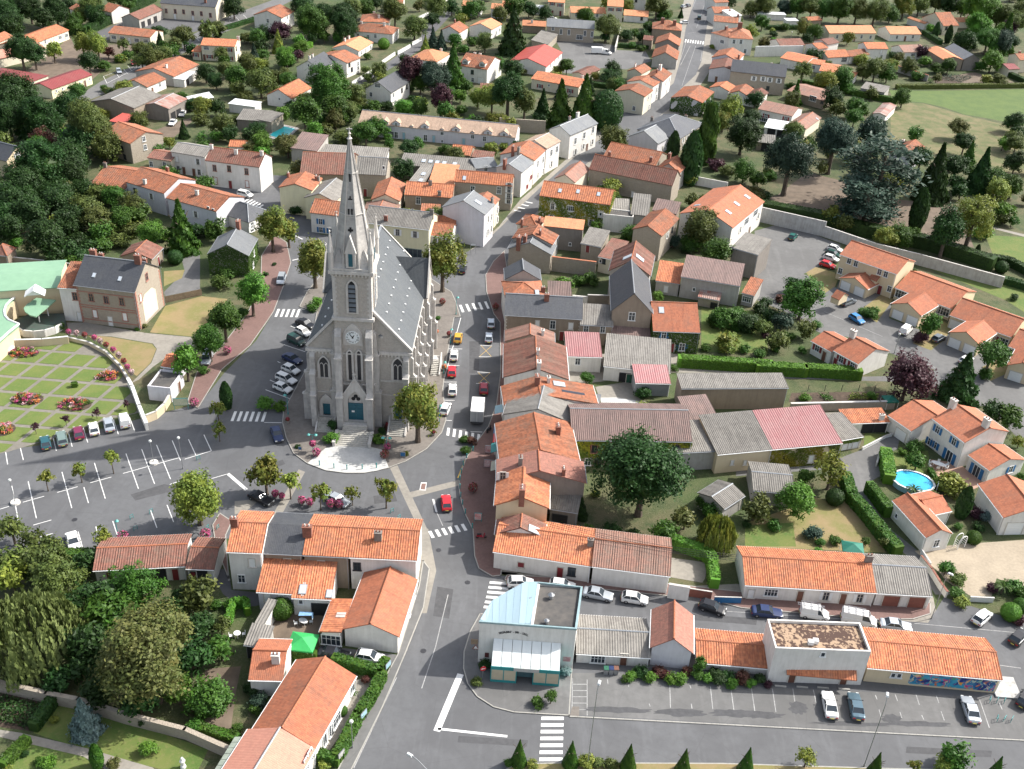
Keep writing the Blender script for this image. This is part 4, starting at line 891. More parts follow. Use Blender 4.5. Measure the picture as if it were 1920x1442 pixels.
# --- sheet 4 : upper right
H(4,'520,240 858,239',3,2,'P','c','wide cream bungalow with pale orange roof and garage at the upper right',base=(850,300),extra=11,lm='the wide cream bungalow',win='575,265,w 635,268,g 700,270,d 750,265,w 815,268,w')
H(4,'958,246 1183,246',3,2,'P','w','white bungalow with peach roof next to the wide cream bungalow',base=(1180,298),extra=11,lm='the white bungalow with peach roof',win='1005,268,w 1065,270,d 1120,265,w')
H(4,'1340,187 1453,184',4,4,'o','c','cream house with very large orange roof at the upper right',extra=16,lm='the house with the very large orange roof',win='1360,205,k')
H(4,'1450,158 1565,156',2.8,1.2,'P','c','small orange annex right of the very large orange roof',extra=7,ch='1555,125,w')
H(4,'1078,128 1205,172 1215,160',2.8,.6,'P','w','narrow white shed with peach roof edge behind the peach bungalow',cat='shed',name='shed')
H(4,'165,330 345,325',4,1.6,'d','w','white house with old red roof beside the arched gateway wall',extra=9)
H(4,'512,345 437,353 332,318',5.6,1.3,'O','w','tall narrow white house with orange roof at the upper right',base=(440,428),lm='the tall narrow white house',win='470,375,w')
H(4,'592,305 512,323 445,285',5,1.2,'d','w','brown roofed white house behind the tall narrow white house')
H(4,'508,417 670,407',3,1.8,'O','w','white bungalow with orange roof in the upper right cluster',extra=8,win='625,430,p')
H(4,'670,408 810,392',3,1.4,'o','w','two tone orange roof joined to the cluster bungalow',extra=7)
H(4,'790,352 945,352',5,1.6,'O','w','white two storey house with orange roof in the upper right cluster',base=(935,442),extra=8,lm='the white cluster house',win='892,372,c 892,410,w')
H(4,'165,417 352,457 392,405',3.3,1.3,'O','w','white walled house with orange roof behind the slate farmhouse',lm='the orange roof behind the farmhouse')
H(4,'372,457 478,472',3,.8,'O','w','little white annex with one window in the upper right cluster',extra=5,rk='m',win='405,488,w')
H(4,'445,509 580,528 652,475',3,1.2,'O','w','low orange roofed building at the front of the upper right cluster')
H(4,'645,545 700,555',2.6,.6,'O','w','tiny orange roofed shed at the front of the upper right cluster',extra=5,rk='m',cat='shed',name='shed')
H(4,'1055,378 1218,373',3,1.8,'k','w','white house with pink roof and brown leafed tree in front',extra=9,win='1120,395,v 1035,390,k')
H(4,'1210,350 1338,428 1487,431',4.2,1.2,'P','b','open barn with peach orange roof beside the vegetable plots',cat='barn',name='barn',lm='the peach-roofed barn',win='1420,455,K')
H(4,'1345,345 1485,428 1602,428',4.4,2,'S','K','slate roofed barn behind the peach orange barn',cat='barn',name='barn')
H(4,'742,634 918,668',2.9,.7,'f','g','grey lean-to with a dark doorway beside the green field',extra=7,rk='m',win='868,668,K,.8',lm='the grey lean-to by the field',cat='shed',name='shed')
H(4,'1812,500 1892,497',3,1,'m','c','cream outbuilding with maroon roof at the right edge',extra=8)
H(4,'1890,432 2010,432',5,1.5,'o','c','cream house with a brick chimney cut by the right edge',extra=8,ch='1885,380,b')
H(4,'212,652 482,727 562,662',3.1,1.2,'k','b','long low house with pinkish roof behind the slate farmhouse',lm='the long low pinkish roof',win='400,710,p 470,735,k')
H(4,'5,785 252,838 322,780',5.4,1.6,'k','w','white house with maroon windows above the white conservatory',base=(240,922),lm='the white house above the conservatory',win='63,835,R 205,855,R 40,892,p')
H(4,'48,915 215,942 236,888',2.5,.5,'W','w','white glazed conservatory in front of the house with maroon windows',name='conservatory',cat='conservatory',rk='m',win='100,950,K 170,955,K')
H(4,'462,850 352,930 242,878',3.5,1.3,'k','c','garage with pale blue door beside the conservatory',base=(345,1005),cat='garage',name='garage',win='295,945,h',sk='430,858,.8')
H(4,'-5,1022 130,1037',2.6,.8,'f','b','grey roofed open shed below the white conservatory',extra=6,rk='m',cat='shed',name='shed',win='60,1045,K')
H(4,'1210,1060 1105,1138 968,1083',4.8,1.6,'o','l','small orange roofed cottage among the dark conifers',lm='the cottage among the conifers',ch='1050,1020,w')
H(4,'1003,762 930,838 810,835',2.6,.6,'R','w','rusty roofed hut at the corner of the green field',cat='hut',name='hut')
# --- sheet 5/9 : left
mr,mi_ = H(5,'525,688 970,742 1172,562',8,3.8,'s','k','brick and stone manor with steep slate roof beside the formal garden',name='manor_house',base=(1005,1020),lm='the brick and stone manor',ov=.45,quoin=sur_r,
 win='657,778,q 765,795,q 877,808,q 685,895,Q 790,915,D 900,918,Q 1055,630,q 1012,782,Q,.9',ch='595,490,b,1.5 640,450,b,1.2 997,530,b,1.5 1050,480,b,1.2',sk='677,620,.8 863,645,.8')
H(5,'412,708 560,716',7.6,2,'o','w','narrow white annex with orange roof between the manor and the green hall',rk='m',extra=8,win='540,770,q 572,892,D')
H(5,'1175,420 1092,505 880,466',3.3,1.5,'d','b','brown roofed pavilion with orange doors behind the manor',lm='the brown pavilion behind the manor',cat='pavilion',name='pavilion',win='1140,500,r')
H(5,'1856,352 1787,478 1490,470',6.2,2.4,'S','g','grey roofed house wrapped in dark ivy by the red pavement',lm='the ivy-wrapped house',base=(1800,630),ch='1718,280,b,1.6',win='1825,460,V 1820,550,V')
H(5,'-60,470 50,480 112,425',3,1.8,'d','b','little hipped red brown roof at the left edge beside the green hall',rk='h',cat='pavilion',name='pavilion')
H(5,'1060,1415 1225,1432 1325,1312',3,0,'b','l','flat roofed pale outbuilding at the end of the formal garden',rk='f',lm='the flat-roofed outbuilding',win='1285,1385,d')
H(5,'1158,1274 1264,1288',3.4,1,'O','l','small orange roofed hut behind the flat roofed outbuilding',extra=5,cat='hut',name='hut')
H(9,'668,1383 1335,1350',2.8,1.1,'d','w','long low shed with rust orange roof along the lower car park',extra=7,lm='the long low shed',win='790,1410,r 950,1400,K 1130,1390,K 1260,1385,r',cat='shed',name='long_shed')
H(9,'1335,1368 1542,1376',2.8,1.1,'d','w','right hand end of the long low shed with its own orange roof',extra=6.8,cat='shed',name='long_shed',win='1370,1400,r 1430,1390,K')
H(9,'1885,1257 1630,1247',6.2,1.6,'O','w','left end house of the row on the square with white wall',base=(1662,1526),extra=9,lm='the left end of the row on the square',win='1815,1325,c 1740,1440,w',ch='1690,1060,b,1.2')
H(10,'50,1256 332,1270',6.2,1.6,'s','b','brown walled house with weathered dark roof in the row on the square',extra=9,lm='the dark-roofed house of the row',win='228,1325,c',ridge=False)
H(10,'335,1270 668,1286',6.2,1.6,'O','b','brown walled house with orange roof in the row on the square',extra=9,win='470,1340,c',ch='372,1130,b,1.5')
H(10,'668,1286 1160,1310',6.2,1.6,'O','w','right end house of the row on the square with bright white end wall',extra=9,lm='the right end of the row on the square',win='728,1352,k',ch='880,1160,k,1.2')
# --- sheet 14
H(14,'308,164 574,180',3.6,1.6,'O','l','courtyard wing with short orange roof and closed shutters',extra=6,rk='m',win='390,205,c 490,200,c',lm='the courtyard wing')
H(14,'562,208 850,220',3.4,1.6,'O','w','courtyard kitchen wing with orange roof and glazed tiles strip',extra=6,rk='m',win='770,260,K 630,235,n',sk='645,150,1.2 975,165')
H(14,'1472,74 1340,490 912,470',3.6,1.7,'p','w','broad white garage house with orange gable roof beside the lower street',base=(1335,615),lm='the broad orange gable house',win='1410,325,n 1445,190,n')
H(14,'1005,232 922,470 757,466',2.9,.4,'O','w','lean-to with orange roof and a strip of clear tiles beside the gable house',rk='M',win='840,510,p')
H(14,'1030,768 735,1292 268,1168',3.3,2,'p','w','long orange roofed house beside the lower street with trimmed hedges',lm='the long house with trimmed hedges',win='1000,845,t 880,1110,p 845,1165,t 800,1230,t')
H(14,'735,1294 540,1640 30,1490',3.3,2,'Q','w','pink tiled lower end of the long house at the bottom edge',win='700,1340,t 670,1400,t')
H(14,'250,798 500,805',3.2,1.6,'p','w','side wing of the long house with a tall pale chimney',extra=7,ch='452,670,w,1.15')
H(14,'298,388 365,402',2.6,.3,'f','w','narrow garden store with grey roof beside the round tree',rk='m',cat='shed',name='shed',extra=4.5)
H(14,'218,545 380,567 440,428',2.7,.5,'f','g','grey roofed garage with white edge beside the green tent',rk='m',cat='garage',name='garage',lm='the grey garage by the green tent',win='310,600,K')
# --- sheet 11 : street row and yards
H(7,'382,1032 386,1112 22,1108',5.6,1.8,'k','b','top house of the long street row with pinkish brown roof',ch='297,1050,w',lm='the pinkish top house of the street row')
H(7,'466,1132 487,1372 14,1346',6,2.1,'d','w','dark red roofed house in the long street row',lm='the dark red house of the street row',ch='262,1190,w 268,1295,w,1.4')
H(11,'812,48 852,184 162,130',6,2.1,'o','w','orange roofed house with dark solar panels in the long street row',rp=.62,lm='the street-row house with solar panels',ch='410,40,b,1.5 492,28,w',sk='570,42,1.7')
H(11,'695,150 660,322 155,292',6.2,2,'f','w','plain grey roofed house in the long street row',rp=.5,lm='the grey-roofed house of the street row')
H(11,'697,220 846,242',4.6,.6,'S','w','small pale slate lean-to at the back of the grey street row house',rk='m',extra=5)
H(11,'657,318 720,592 135,546',6.5,2.2,'o','w','largest orange roofed house of the long street row',lm='the largest house of the street row',ch='560,395,b,1.4')
H(11,'748,598 768,752 118,682',6.5,2.2,'q','K','red brown roofed house in the street row above the shorter orange one',rp=.53,ch='290,615,k,1.2 600,690,b',win='80,700,Y')
H(11,'503,712 500,936 102,908',6.3,1.8,'O','e','shorter orange roofed house with beige blank gable in the street row',lm='the street-row house with beige gable',ch='300,860,b,1.7')
H(11,'498,935 706,968',3.4,1,'f','K','grey corrugated lean-to behind the beige gable house',extra=7,rk='m',win='575,985,K')
H(11,'478,1046 470,1150 100,1165',4.4,1.6,'d','w','north wing of the white corner house with dark red roof',sk='398,1095,1.7')
H(11,'92,1245 803,1352',3.6,1.7,'O','w','long white corner house with bright orange striped roof',base=(791,1481),extra=8.5,lm='the long white corner house',win='295,1340,m,.7 575,1400,r 660,1390,k,1.1',ch='793,1200,k')
H(11,'806,1352 1372,1424',3.4,1.6,'k','w','pinkish roofed right half of the long white corner building',base=(1356,1561),extra=8.5,lm='the pinkish half of the corner building')
H(11,'662,442 1530,454',5.6,2.5,'F','b','long brick building with brown corrugated roof and yellow green vine',extra=11.5,lm='the vine-clad brick building',win='822,505,X,1.2 1005,502,k,1.1 1405,507,k,1.1 775,612,w 845,620,k')
H(11,'1530,350 1742,330',4.4,1.2,'F','b','low brown roof behind the vine clad brick building',extra=8,rk='m')
H(12,'-390,495 -130,482',4,1,'f','g','grey roof between the vine building and the faded pink roof',extra=8,rk='m')
H(12,'-124,507 245,472',4.2,1.7,'f','e','grey corrugated workshop with a maroon garage door',extra=9.5,rk='m',lm='the grey workshop with maroon door',win='-25,560,c,.6 60,560,c,.6')
H(12,'245,472 712,430',4.2,1.7,'x','e','workshop with faded pink red sheet roof and vine covered front',extra=9.5,rk='m',lm='the faded pink roof',win='365,490,K 500,535,c')
H(12,'700,412 850,385',2.6,.6,'f','w','double garage with white doors beside the faded pink roof',extra=7,rk='m',cat='garage',name='garage',win='735,465,g,.9 800,450,g,.9')
H(12,'735,300 1028,290',2.4,.5,'O','w','open garden shelter with orange roof and white chimney',rk='m',extra=4,cat='shelter',name='garden_shelter',win='880,330,K 960,330,K',ch='967,275,w')
H(12,'-364,66 352,62',6,.5,'f','b','long windowless hall with dark roof and brown end wall',base=(345,206),extra=4.5,rk='m',lm='the long windowless hall')
H(12,'-80,870 60,780 -60,640',3,.8,'f','g','old grey roofed shed at the left of the walled garden',cat='shed',name='shed')
H(12,'115,745 395,770',3,.8,'f','g','ragged grey roofed shed above the walled garden',extra=8,cat='shed',name='shed',lm='the ragged grey shed')
H(12,'1308,265 1525,427 1812,345',5.6,1.9,'p','w','white villa with bright blue shutters and broad orange roof',lm='the villa with blue shutters',win='1345,340,B 1455,420,B 1255,392,B 1325,440,B 1420,520,T',ch='1440,190,w,1.4 1660,320,w,1.4')
H(12,'1012,243 1168,350 1420,215',3.3,1.8,'p','w','left wing of the blue shutter villa with white garage door',win='1100,362,g')
H(12,'1547,508 1690,613 1925,534',3,1.3,'p','w','right wing of the blue shutter villa with glazed doors',win='1605,610,T 1830,605,B')
H(12,'1612,700 1783,927 2080,850',3.2,1.9,'p','w','white double garage with orange roof at the right edge',base=(1740,1047),cat='garage',name='garage',lm='the right-edge garage',win='1860,985,g,1.2')
H(12,'1042,812 1267,1060 1442,1030',3,1.2,'p','w','white pool house with orange roof below the round pool',base=(1240,1167),lm='the pool house',win='1335,1097,w 1070,915,n')
H(12,'1300,912 1440,882',2.8,1.0,'p','w','short side wing of the white pool house',extra=5.5)
# --- sheet 16 / 15 : lower right
H(16,'188,222 1005,271',3.1,1.7,'O','w','long white house with striped orange roof on the back street',base=(1000,362),extra=8.5,lm='the long white house on the back street',win='225,275,c 350,268,v 525,305,d 690,290,Y 798,300,d 900,303,Y',ch='985,105,k,1.2')
H(16,'1006,271 1352,291',3.1,1.6,'f','w','garage block with grey corrugated roof and two rust doors on the back street',base=(1300,378),extra=8.5,lm='the garage block',win='1090,330,G 1250,335,G',cat='garage',name='garage_block')
H(15,'845,608 1382,640 1385,358',3.2,1,'f','w','low white building with striped grey roof joined to the restaurant',base=(1375,716),lm='the striped grey roof',win='1000,668,v 1180,700,d')
H(15,'1690,330 1692,610 1378,567',5,2.2,'q','l','steep gabled house with patchy red brown roof between low buildings',lm='the steep gabled house',base=(1668,735))
H(16,'-112,702 348,742 352,530',3.2,1,'O','w','low building with striped orange roof left of the white box building',base=(340,792))
bx_,bi_ = H(16,'378,612 972,634 940,455',6.4,0,'M','w','white box building with mossy brown flat roof',rk='f',base=(920,842),lm='the white box building',win='672,652,n 480,795,d 800,812,d',parapet=.45)
H(16,'948,735 1788,812',3.2,1.2,'O','e','low beige building with orange roof and colourful mural',base=(1742,905),extra=7.5,lm='the building with the mural',win='1108,780,n 1145,783,n')
# --- sheet 8 : estate on the right
H(8,'385,1090 535,1172 655,1078',3,1.2,'p','w','left wing of the white bungalow with dark red shutters',win='432,1145,R 485,1178,d')
H(8,'548,1160 725,1258 1128,1256',3,2,'p','w','white bungalow with dark red shutters beside the clipped hedge',base=(715,1370),lm='the white bungalow with red shutters',win='565,1200,r 605,1225,R 685,1270,R',ch='683,1065,w,1.4')
H(8,'592,468 1005,612 1150,520',6,2,'p','e','two storey estate house with gabled wall dormers',base=(980,790),lm='the two storey estate house',win='662,515,w 710,535,w 598,588,w 880,595,w 925,612,w 955,718,w 885,705,r')
H(8,'882,678 795,722 578,642',3,1.5,'p','e','double garage with two white doors below the two storey estate house',base=(780,792),cat='garage',name='garage',win='632,705,g 730,745,g')
H(8,'990,707 1400,862 1605,745',3,2.2,'p','e','single storey estate house in the middle of the row',lm='the middle estate house',win='1028,755,p 1305,870,t 1355,885,p')
H(8,'1305,835 1180,912 948,830',3,1.7,'p','e','double garage in front of the middle estate house',base=(1165,1002),cat='garage',name='garage',win='1010,905,g 1115,945,g')
H(8,'1383,905 1832,1066 2020,960',3,2.2,'p','e','third estate house of the row with red front door',lm='the third estate house',win='1425,965,g 1770,1100,p 1722,1075,r')
H(8,'1725,1035 1600,1120 1352,1045',3,1.6,'p','e','double garage in front of the third estate house',base=(1580,1212),cat='garage',name='garage',win='1415,1120,g 1525,1165,g')
H(8,'1806,1130 2120,1240 2280,1120',3,2,'p','e','last estate house cut by the right edge',win='1845,1185,p')
H(8,'2080,1170 2000,1330 1796,1262',3,1.6,'p','e','garage of the last estate house at the right edge',cat='garage',name='garage',win='1855,1350,g')
# --- sheet 7 : old quarter right of the street
H(7,'275,45 784,113',5.8,2.2,'O','w','house covered in yellow green vine with a bright orange roof',base=(742,292),extra=9.5,lm='the vine-covered house',win='370,122,Y 498,138,v 715,178,n 360,208,Y 495,228,v 645,240,Y 703,250,d',sk='422,12 552,18 700,38')
H(7,'1897,88 1668,278 1270,180',6.6,2.8,'p','w','large house with wide orange gable roof and four skylights',lm='the large house with four skylights',win='1720,290,Y 1765,230,p 1830,170,p 1790,270,d 1850,190,Y',sk='1770,55,1.3 1695,105,1.3 1635,165,1.3 1410,115,1.2')
H(7,'1655,418 1850,474 1950,388',4.6,.9,'f','K','grey workshop with turquoise band beside the walled car park',rk='m',base=(1828,655),lm='the grey workshop',cat='workshop',name='workshop')
H(7,'1282,212 1156,340 935,293',7,1.8,'o','k','tall stone barn with orange gable roof in the old quarter',base=(1145,522),lm='the tall stone barn',win='1195,330,Y 1230,290,k')
H(7,'765,174 930,184',4,1,'f','g','grey corrugated shed right of the vine covered house',extra=8,rk='m',cat='shed',name='shed')
H(7,'930,180 1062,194',4.6,1.4,'f','g','steeper grey corrugated shed between the vine house and the stone barn',extra=11,rk='m',cat='shed',name='shed')
H(7,'1085,150 1262,180',4,1,'F','b','brown roofed shed at the foot of the very long stone barn',extra=6,rk='m',cat='shed',name='shed')
H(7,'735,177 950,200',4.4,0,'b','w','plain white walled flat block right of the vine covered house',base=(945,322),extra=4,rk='f')
H(7,'1062,642 1092,894 792,880',7.4,4.2,'s','b','steep dark slate house standing in the middle of the old quarter',lm='the steep dark slate house',win='940,915,w,1.3')
H(7,'1105,478 1075,625 765,612',7.2,3,'d','g','brown orange roof with two large white skylights behind the steep slate house',sk='908,490,1.7 997,497,1.7')
H(7,'695,483 822,513',4,1.2,'d','c','cottage with dull red roof left of the tall skylight roof',extra=9,rk='m',win='735,515,k 710,515,n')
H(7,'330,210 262,280 90,262',5.2,1.5,'o','c','small orange hipped house at the narrow end of the street',rk='h',ch='275,240,b 150,250,b')
H(7,'300,262 590,292',6.4,.9,'P','K','dark cement block with tan roof edge and one small window',base=(570,455),extra=4,rk='m',win='495,395,n',lm='the dark cement block')
H(7,'570,388 722,418',4.6,1.4,'f','k','narrow stone house with grey corrugated roof and red door',extra=7,rk='m',win='622,425,r')
H(7,'413,330 370,400 75,352',6,1.8,'o','g','orange roofed house behind the slate stone gable',ch='280,330,b')
H(7,'397,402 363,473 20,468',6.6,2.3,'S','k','stone gable house with pale slate roof and two brick chimneys',base=(355,612),lm='the stone gable with two brick chimneys',ch='125,400,b,1.8 170,380,b,1.4')
H(7,'275,572 287,654 22,600',6,2.3,'s','g','small dark slate roofed house below the stone gable')
H(7,'30,795 325,792 285,660',6,1.8,'o','w','orange hipped corner roof above the long slate roof',rk='h',sk='257,745',ch='325,720,b')
H(7,'338,795 510,802',4,1,'F','w','patchwork brown sheet roof beside the orange hipped corner roof',extra=7,rk='m')
H(7,'20,905 585,936',6.6,2.6,'s','b','long brown walled house with dark slate roof on the main street',base=(545,1102),extra=9,lm='the long slate house on the main street',win='260,965,c,.9 370,975,A 500,985,c 430,1090,r 490,1090,H,.6',ch='325,800,b,1.2',quoin=sur_s)
H(7,'568,974 808,987',5,1.2,'f','b','low grey roofed extension of the long slate house',base=(795,1132),extra=7,rk='m',win='610,1005,w 730,1010,w 605,1098,k,.9 690,1098,k,.9 760,1105,k,.8')
H(7,'790,1074 1078,1087',3,1.2,'F','w','low brown roof with wide white garage door below the steep slate house',extra=5,rk='m',win='990,1130,g,1.4 825,1108,n')
H(7,'1092,1020 1433,1032',5.4,3.2,'p','g','ivy covered cottage with orange roof and blue shutters',base=(1415,1185),extra=13,lm='the ivy cottage with blue shutters',win='1170,1050,B 1300,1135,B,1.2 1145,1155,r 1225,1155,r',sk='1152,872,1.2')
H(7,'1110,657 1286,682',4.6,1.4,'O','g','grey walled shed with orange roof left of the long brown roof',base=(1275,777),extra=8,rk='m',win='1185,718,c',cat='shed',name='shed')
H(7,'1292,628 1722,698',5,1.8,'F','g','long grey building with mottled brown sheet roof',base=(1700,850),extra=8,rk='m',win='1387,720,n',lm='the long mottled brown roof')
H(7,'1730,745 1822,768',3,1,'o','g','small orange roofed end with turquoise strip beside the car park',extra=7,rk='m',win='1740,785,v')
H(7,'1415,773 1572,802',2.3,.6,'R','k','tumbledown hut with rusty sheet roof',extra=4,rk='m',cat='hut',name='hut',lm='the rusty hut',win='1535,830,K,.6')
H(7,'470,1202 728,1210',3.6,1,'x','w','low shed with rose and brown sheet roof behind the street row',extra=8,rk='m',cat='shed',name='shed',win='550,1240,w')
H(7,'735,1273 1218,1323',3.3,2,'f','w','long garage shed with rough grey roof in the back yard',extra=9.5,rk='m',win='890,1345,K,.9 940,1350,H,.9',lm='the long garage shed',cat='shed',name='long_shed')
H(7,'965,1394 1222,1400',3,.8,'x','z','metal shed with pink sheet roof in the back yard',extra=5.5,rk='m',cat='shed',name='shed',lm='the pink metal shed')
print('houses',len(HOUSES),'objects',len(bpy.data.objects))
for q in ((1,'1375,735 1540,700',2.8,1,'W','w','small pale roofed shelter right of the rusty barn',5),(1,'1640,745 1835,770',2.8,.2,'W','w','flat white roofed shed above the turquoise pool',5),(1,'1700,860 1920,875',3.4,.8,'f','K','dark grey outbuilding left of the turquoise pool',8),
   (1,'1645,1055 1760,1060',3,1,'O','w','tiny orange roof behind the white house with brick surrounds',5),(2,'1610,640 1760,650',3,1.2,'d','w','brown garden roof beside the dormer house',6),(2,'1480,40 1620,50',4,1.4,'P','w','white building with pale roof at the top edge',8),(2,'1690,60 1810,68',4,1.4,'P','w','second white building with pale roof at the top edge',8),
   (2,'5,860 108,880',3.6,.8,'f','k','grey stone store left of the turquoise pool',7),(4,'0,100 210,108',2.6,.3,'W','w','long white greenhouse near the top of the upper right gardens',4),(4,'370,150 468,145',3,1,'O','b','small orange shed with brown wall near the white greenhouse',6),(4,'215,150 300,150',2.6,.3,'W','w','short pale greenhouse beside the orange shed',4),
   (1,'720,70 800,90',4.5,2,'o','w','white gabled house behind the school hedge',9),(1,'495,60 530,75',4,1.5,'o','w','sliver of an orange roof among the top left trees',7),(3,'5,40 90,45',4,1.4,'P','c','cream house at the top edge left of the maroon window house',7),(3,'250,60 320,62',2.6,.4,'W','w','pale garden cabin near the top edge',5),(2,'1290,5 1360,10',4,1.5,'o','w','orange roof cut by the top edge',8),(2,'960,20 1060,25',4,1.5,'o','w','white house among the trees at the top edge',8)):
 H(*q[:7],extra=q[7],rk='g' if q[3] > .9 else 'm',win='')
# ---------------------------------------------------------------- vegetation
import numpy as np
LEAF = {
 'g': leaf_mat('leaf_mid_green',(.068,.145,.018),(.038,.095,.014)),'d': leaf_mat('leaf_dark_green',(.034,.080,.016),(.020,.050,.012)),
 'y': leaf_mat('leaf_yellow_green',(0.257,0.284,0.0473),(0.135,0.182,0.0338)),'a': leaf_mat('leaf_autumn',(.185,.175,.03),(.115,.165,.028)),
 'p': leaf_mat('leaf_purple',(0.081,0.0297,0.0405),(0.0432,0.0189,0.027)),'b': leaf_mat('needle_blue_green',(.055,.095,.065),(.030,.058,.038)),
 'o': leaf_mat('leaf_olive',(.125,.155,.035),(.070,.10,.024)),'B': leaf_mat('leaf_bright_green',(.115,.25,.028),(.07,.165,.022)),
 's': leaf_mat('leaf_willow',(.22,.27,.10),(.14,.18,.055)),'r': leaf_mat('leaf_brownish',(.14,.135,.042),(.09,.11,.03)),
 'v': leaf_mat('ivy_yellow_green',(0.284,0.257,0.027),(0.135,0.176,0.027)),'i': leaf_mat('ivy_dark',(.08,.15,.025),(.05,.095,.02)),
 'm': leaf_mat('leaf_maroon',(0.121,0.0405,0.0338),(0.081,0.0405,0.027)),'c': leaf_mat('leaf_silver_blue',(.20,.28,.27),(.13,.20,.19)),
}
CNAME = {'g': 'mid green','d': 'dark green','y': 'yellow green','a': 'autumn tinted','p': 'purple leaved','b': 'blue green','o': 'olive green',
   'B': 'bright green','s': 'pale weeping','r': 'brownish','m': 'maroon','c': 'silver blue','i': 'dark green','v': 'yellow green'}
bark = M('bark',(.13,.10,.075),.95,var=.25,scale=3,bumpy=.03)
rng = np.random.default_rng(11)
def quads_mesh(name,c,nrm,size,tone,aspect=1.35,droop=0):
 """many leaf quads at once: centres c, normals nrm, sizes"""
 n = len(c); r = rng.normal(size=(n,3)); nrm = nrm / np.maximum(np.linalg.norm(nrm,axis=1,keepdims=True),1e-6)
 t = np.cross(nrm,r); t /= np.maximum(np.linalg.norm(t,axis=1,keepdims=True),1e-6)
 if droop: t = t * (1 - droop) + np.array([0,0,-1.0]) * droop; t /= np.linalg.norm(t,axis=1,keepdims=True)
 u = np.cross(nrm,t); u /= np.maximum(np.linalg.norm(u,axis=1,keepdims=True),1e-6); s = size[:,None] / 2
 P = np.stack([c - t * s * aspect,c + u * s * .75,c + t * s * aspect,c - u * s * .75],1).reshape(-1,3)
 me = bpy.data.meshes.new(name); me.vertices.add(4 * n); me.loops.add(4 * n); me.polygons.add(n)
 me.vertices.foreach_set('co',P.ravel().astype(np.float32)); me.loops.foreach_set('vertex_index',np.arange(4 * n,dtype=np.int32))
 me.polygons.foreach_set('loop_start',np.arange(0,4 * n,4,dtype=np.int32)); me.polygons.foreach_set('loop_total',np.full(n,4,dtype=np.int32))
 at = me.attributes.new('tone','FLOAT','FACE'); at.data.foreach_set('value',tone.astype(np.float32))
 me.materials.append(LEAF['g']); me.update(calc_edges=True); return me
def sph(n):
 v = rng.normal(size=(n,3)); return v / np.linalg.norm(v,axis=1,keepdims=True)
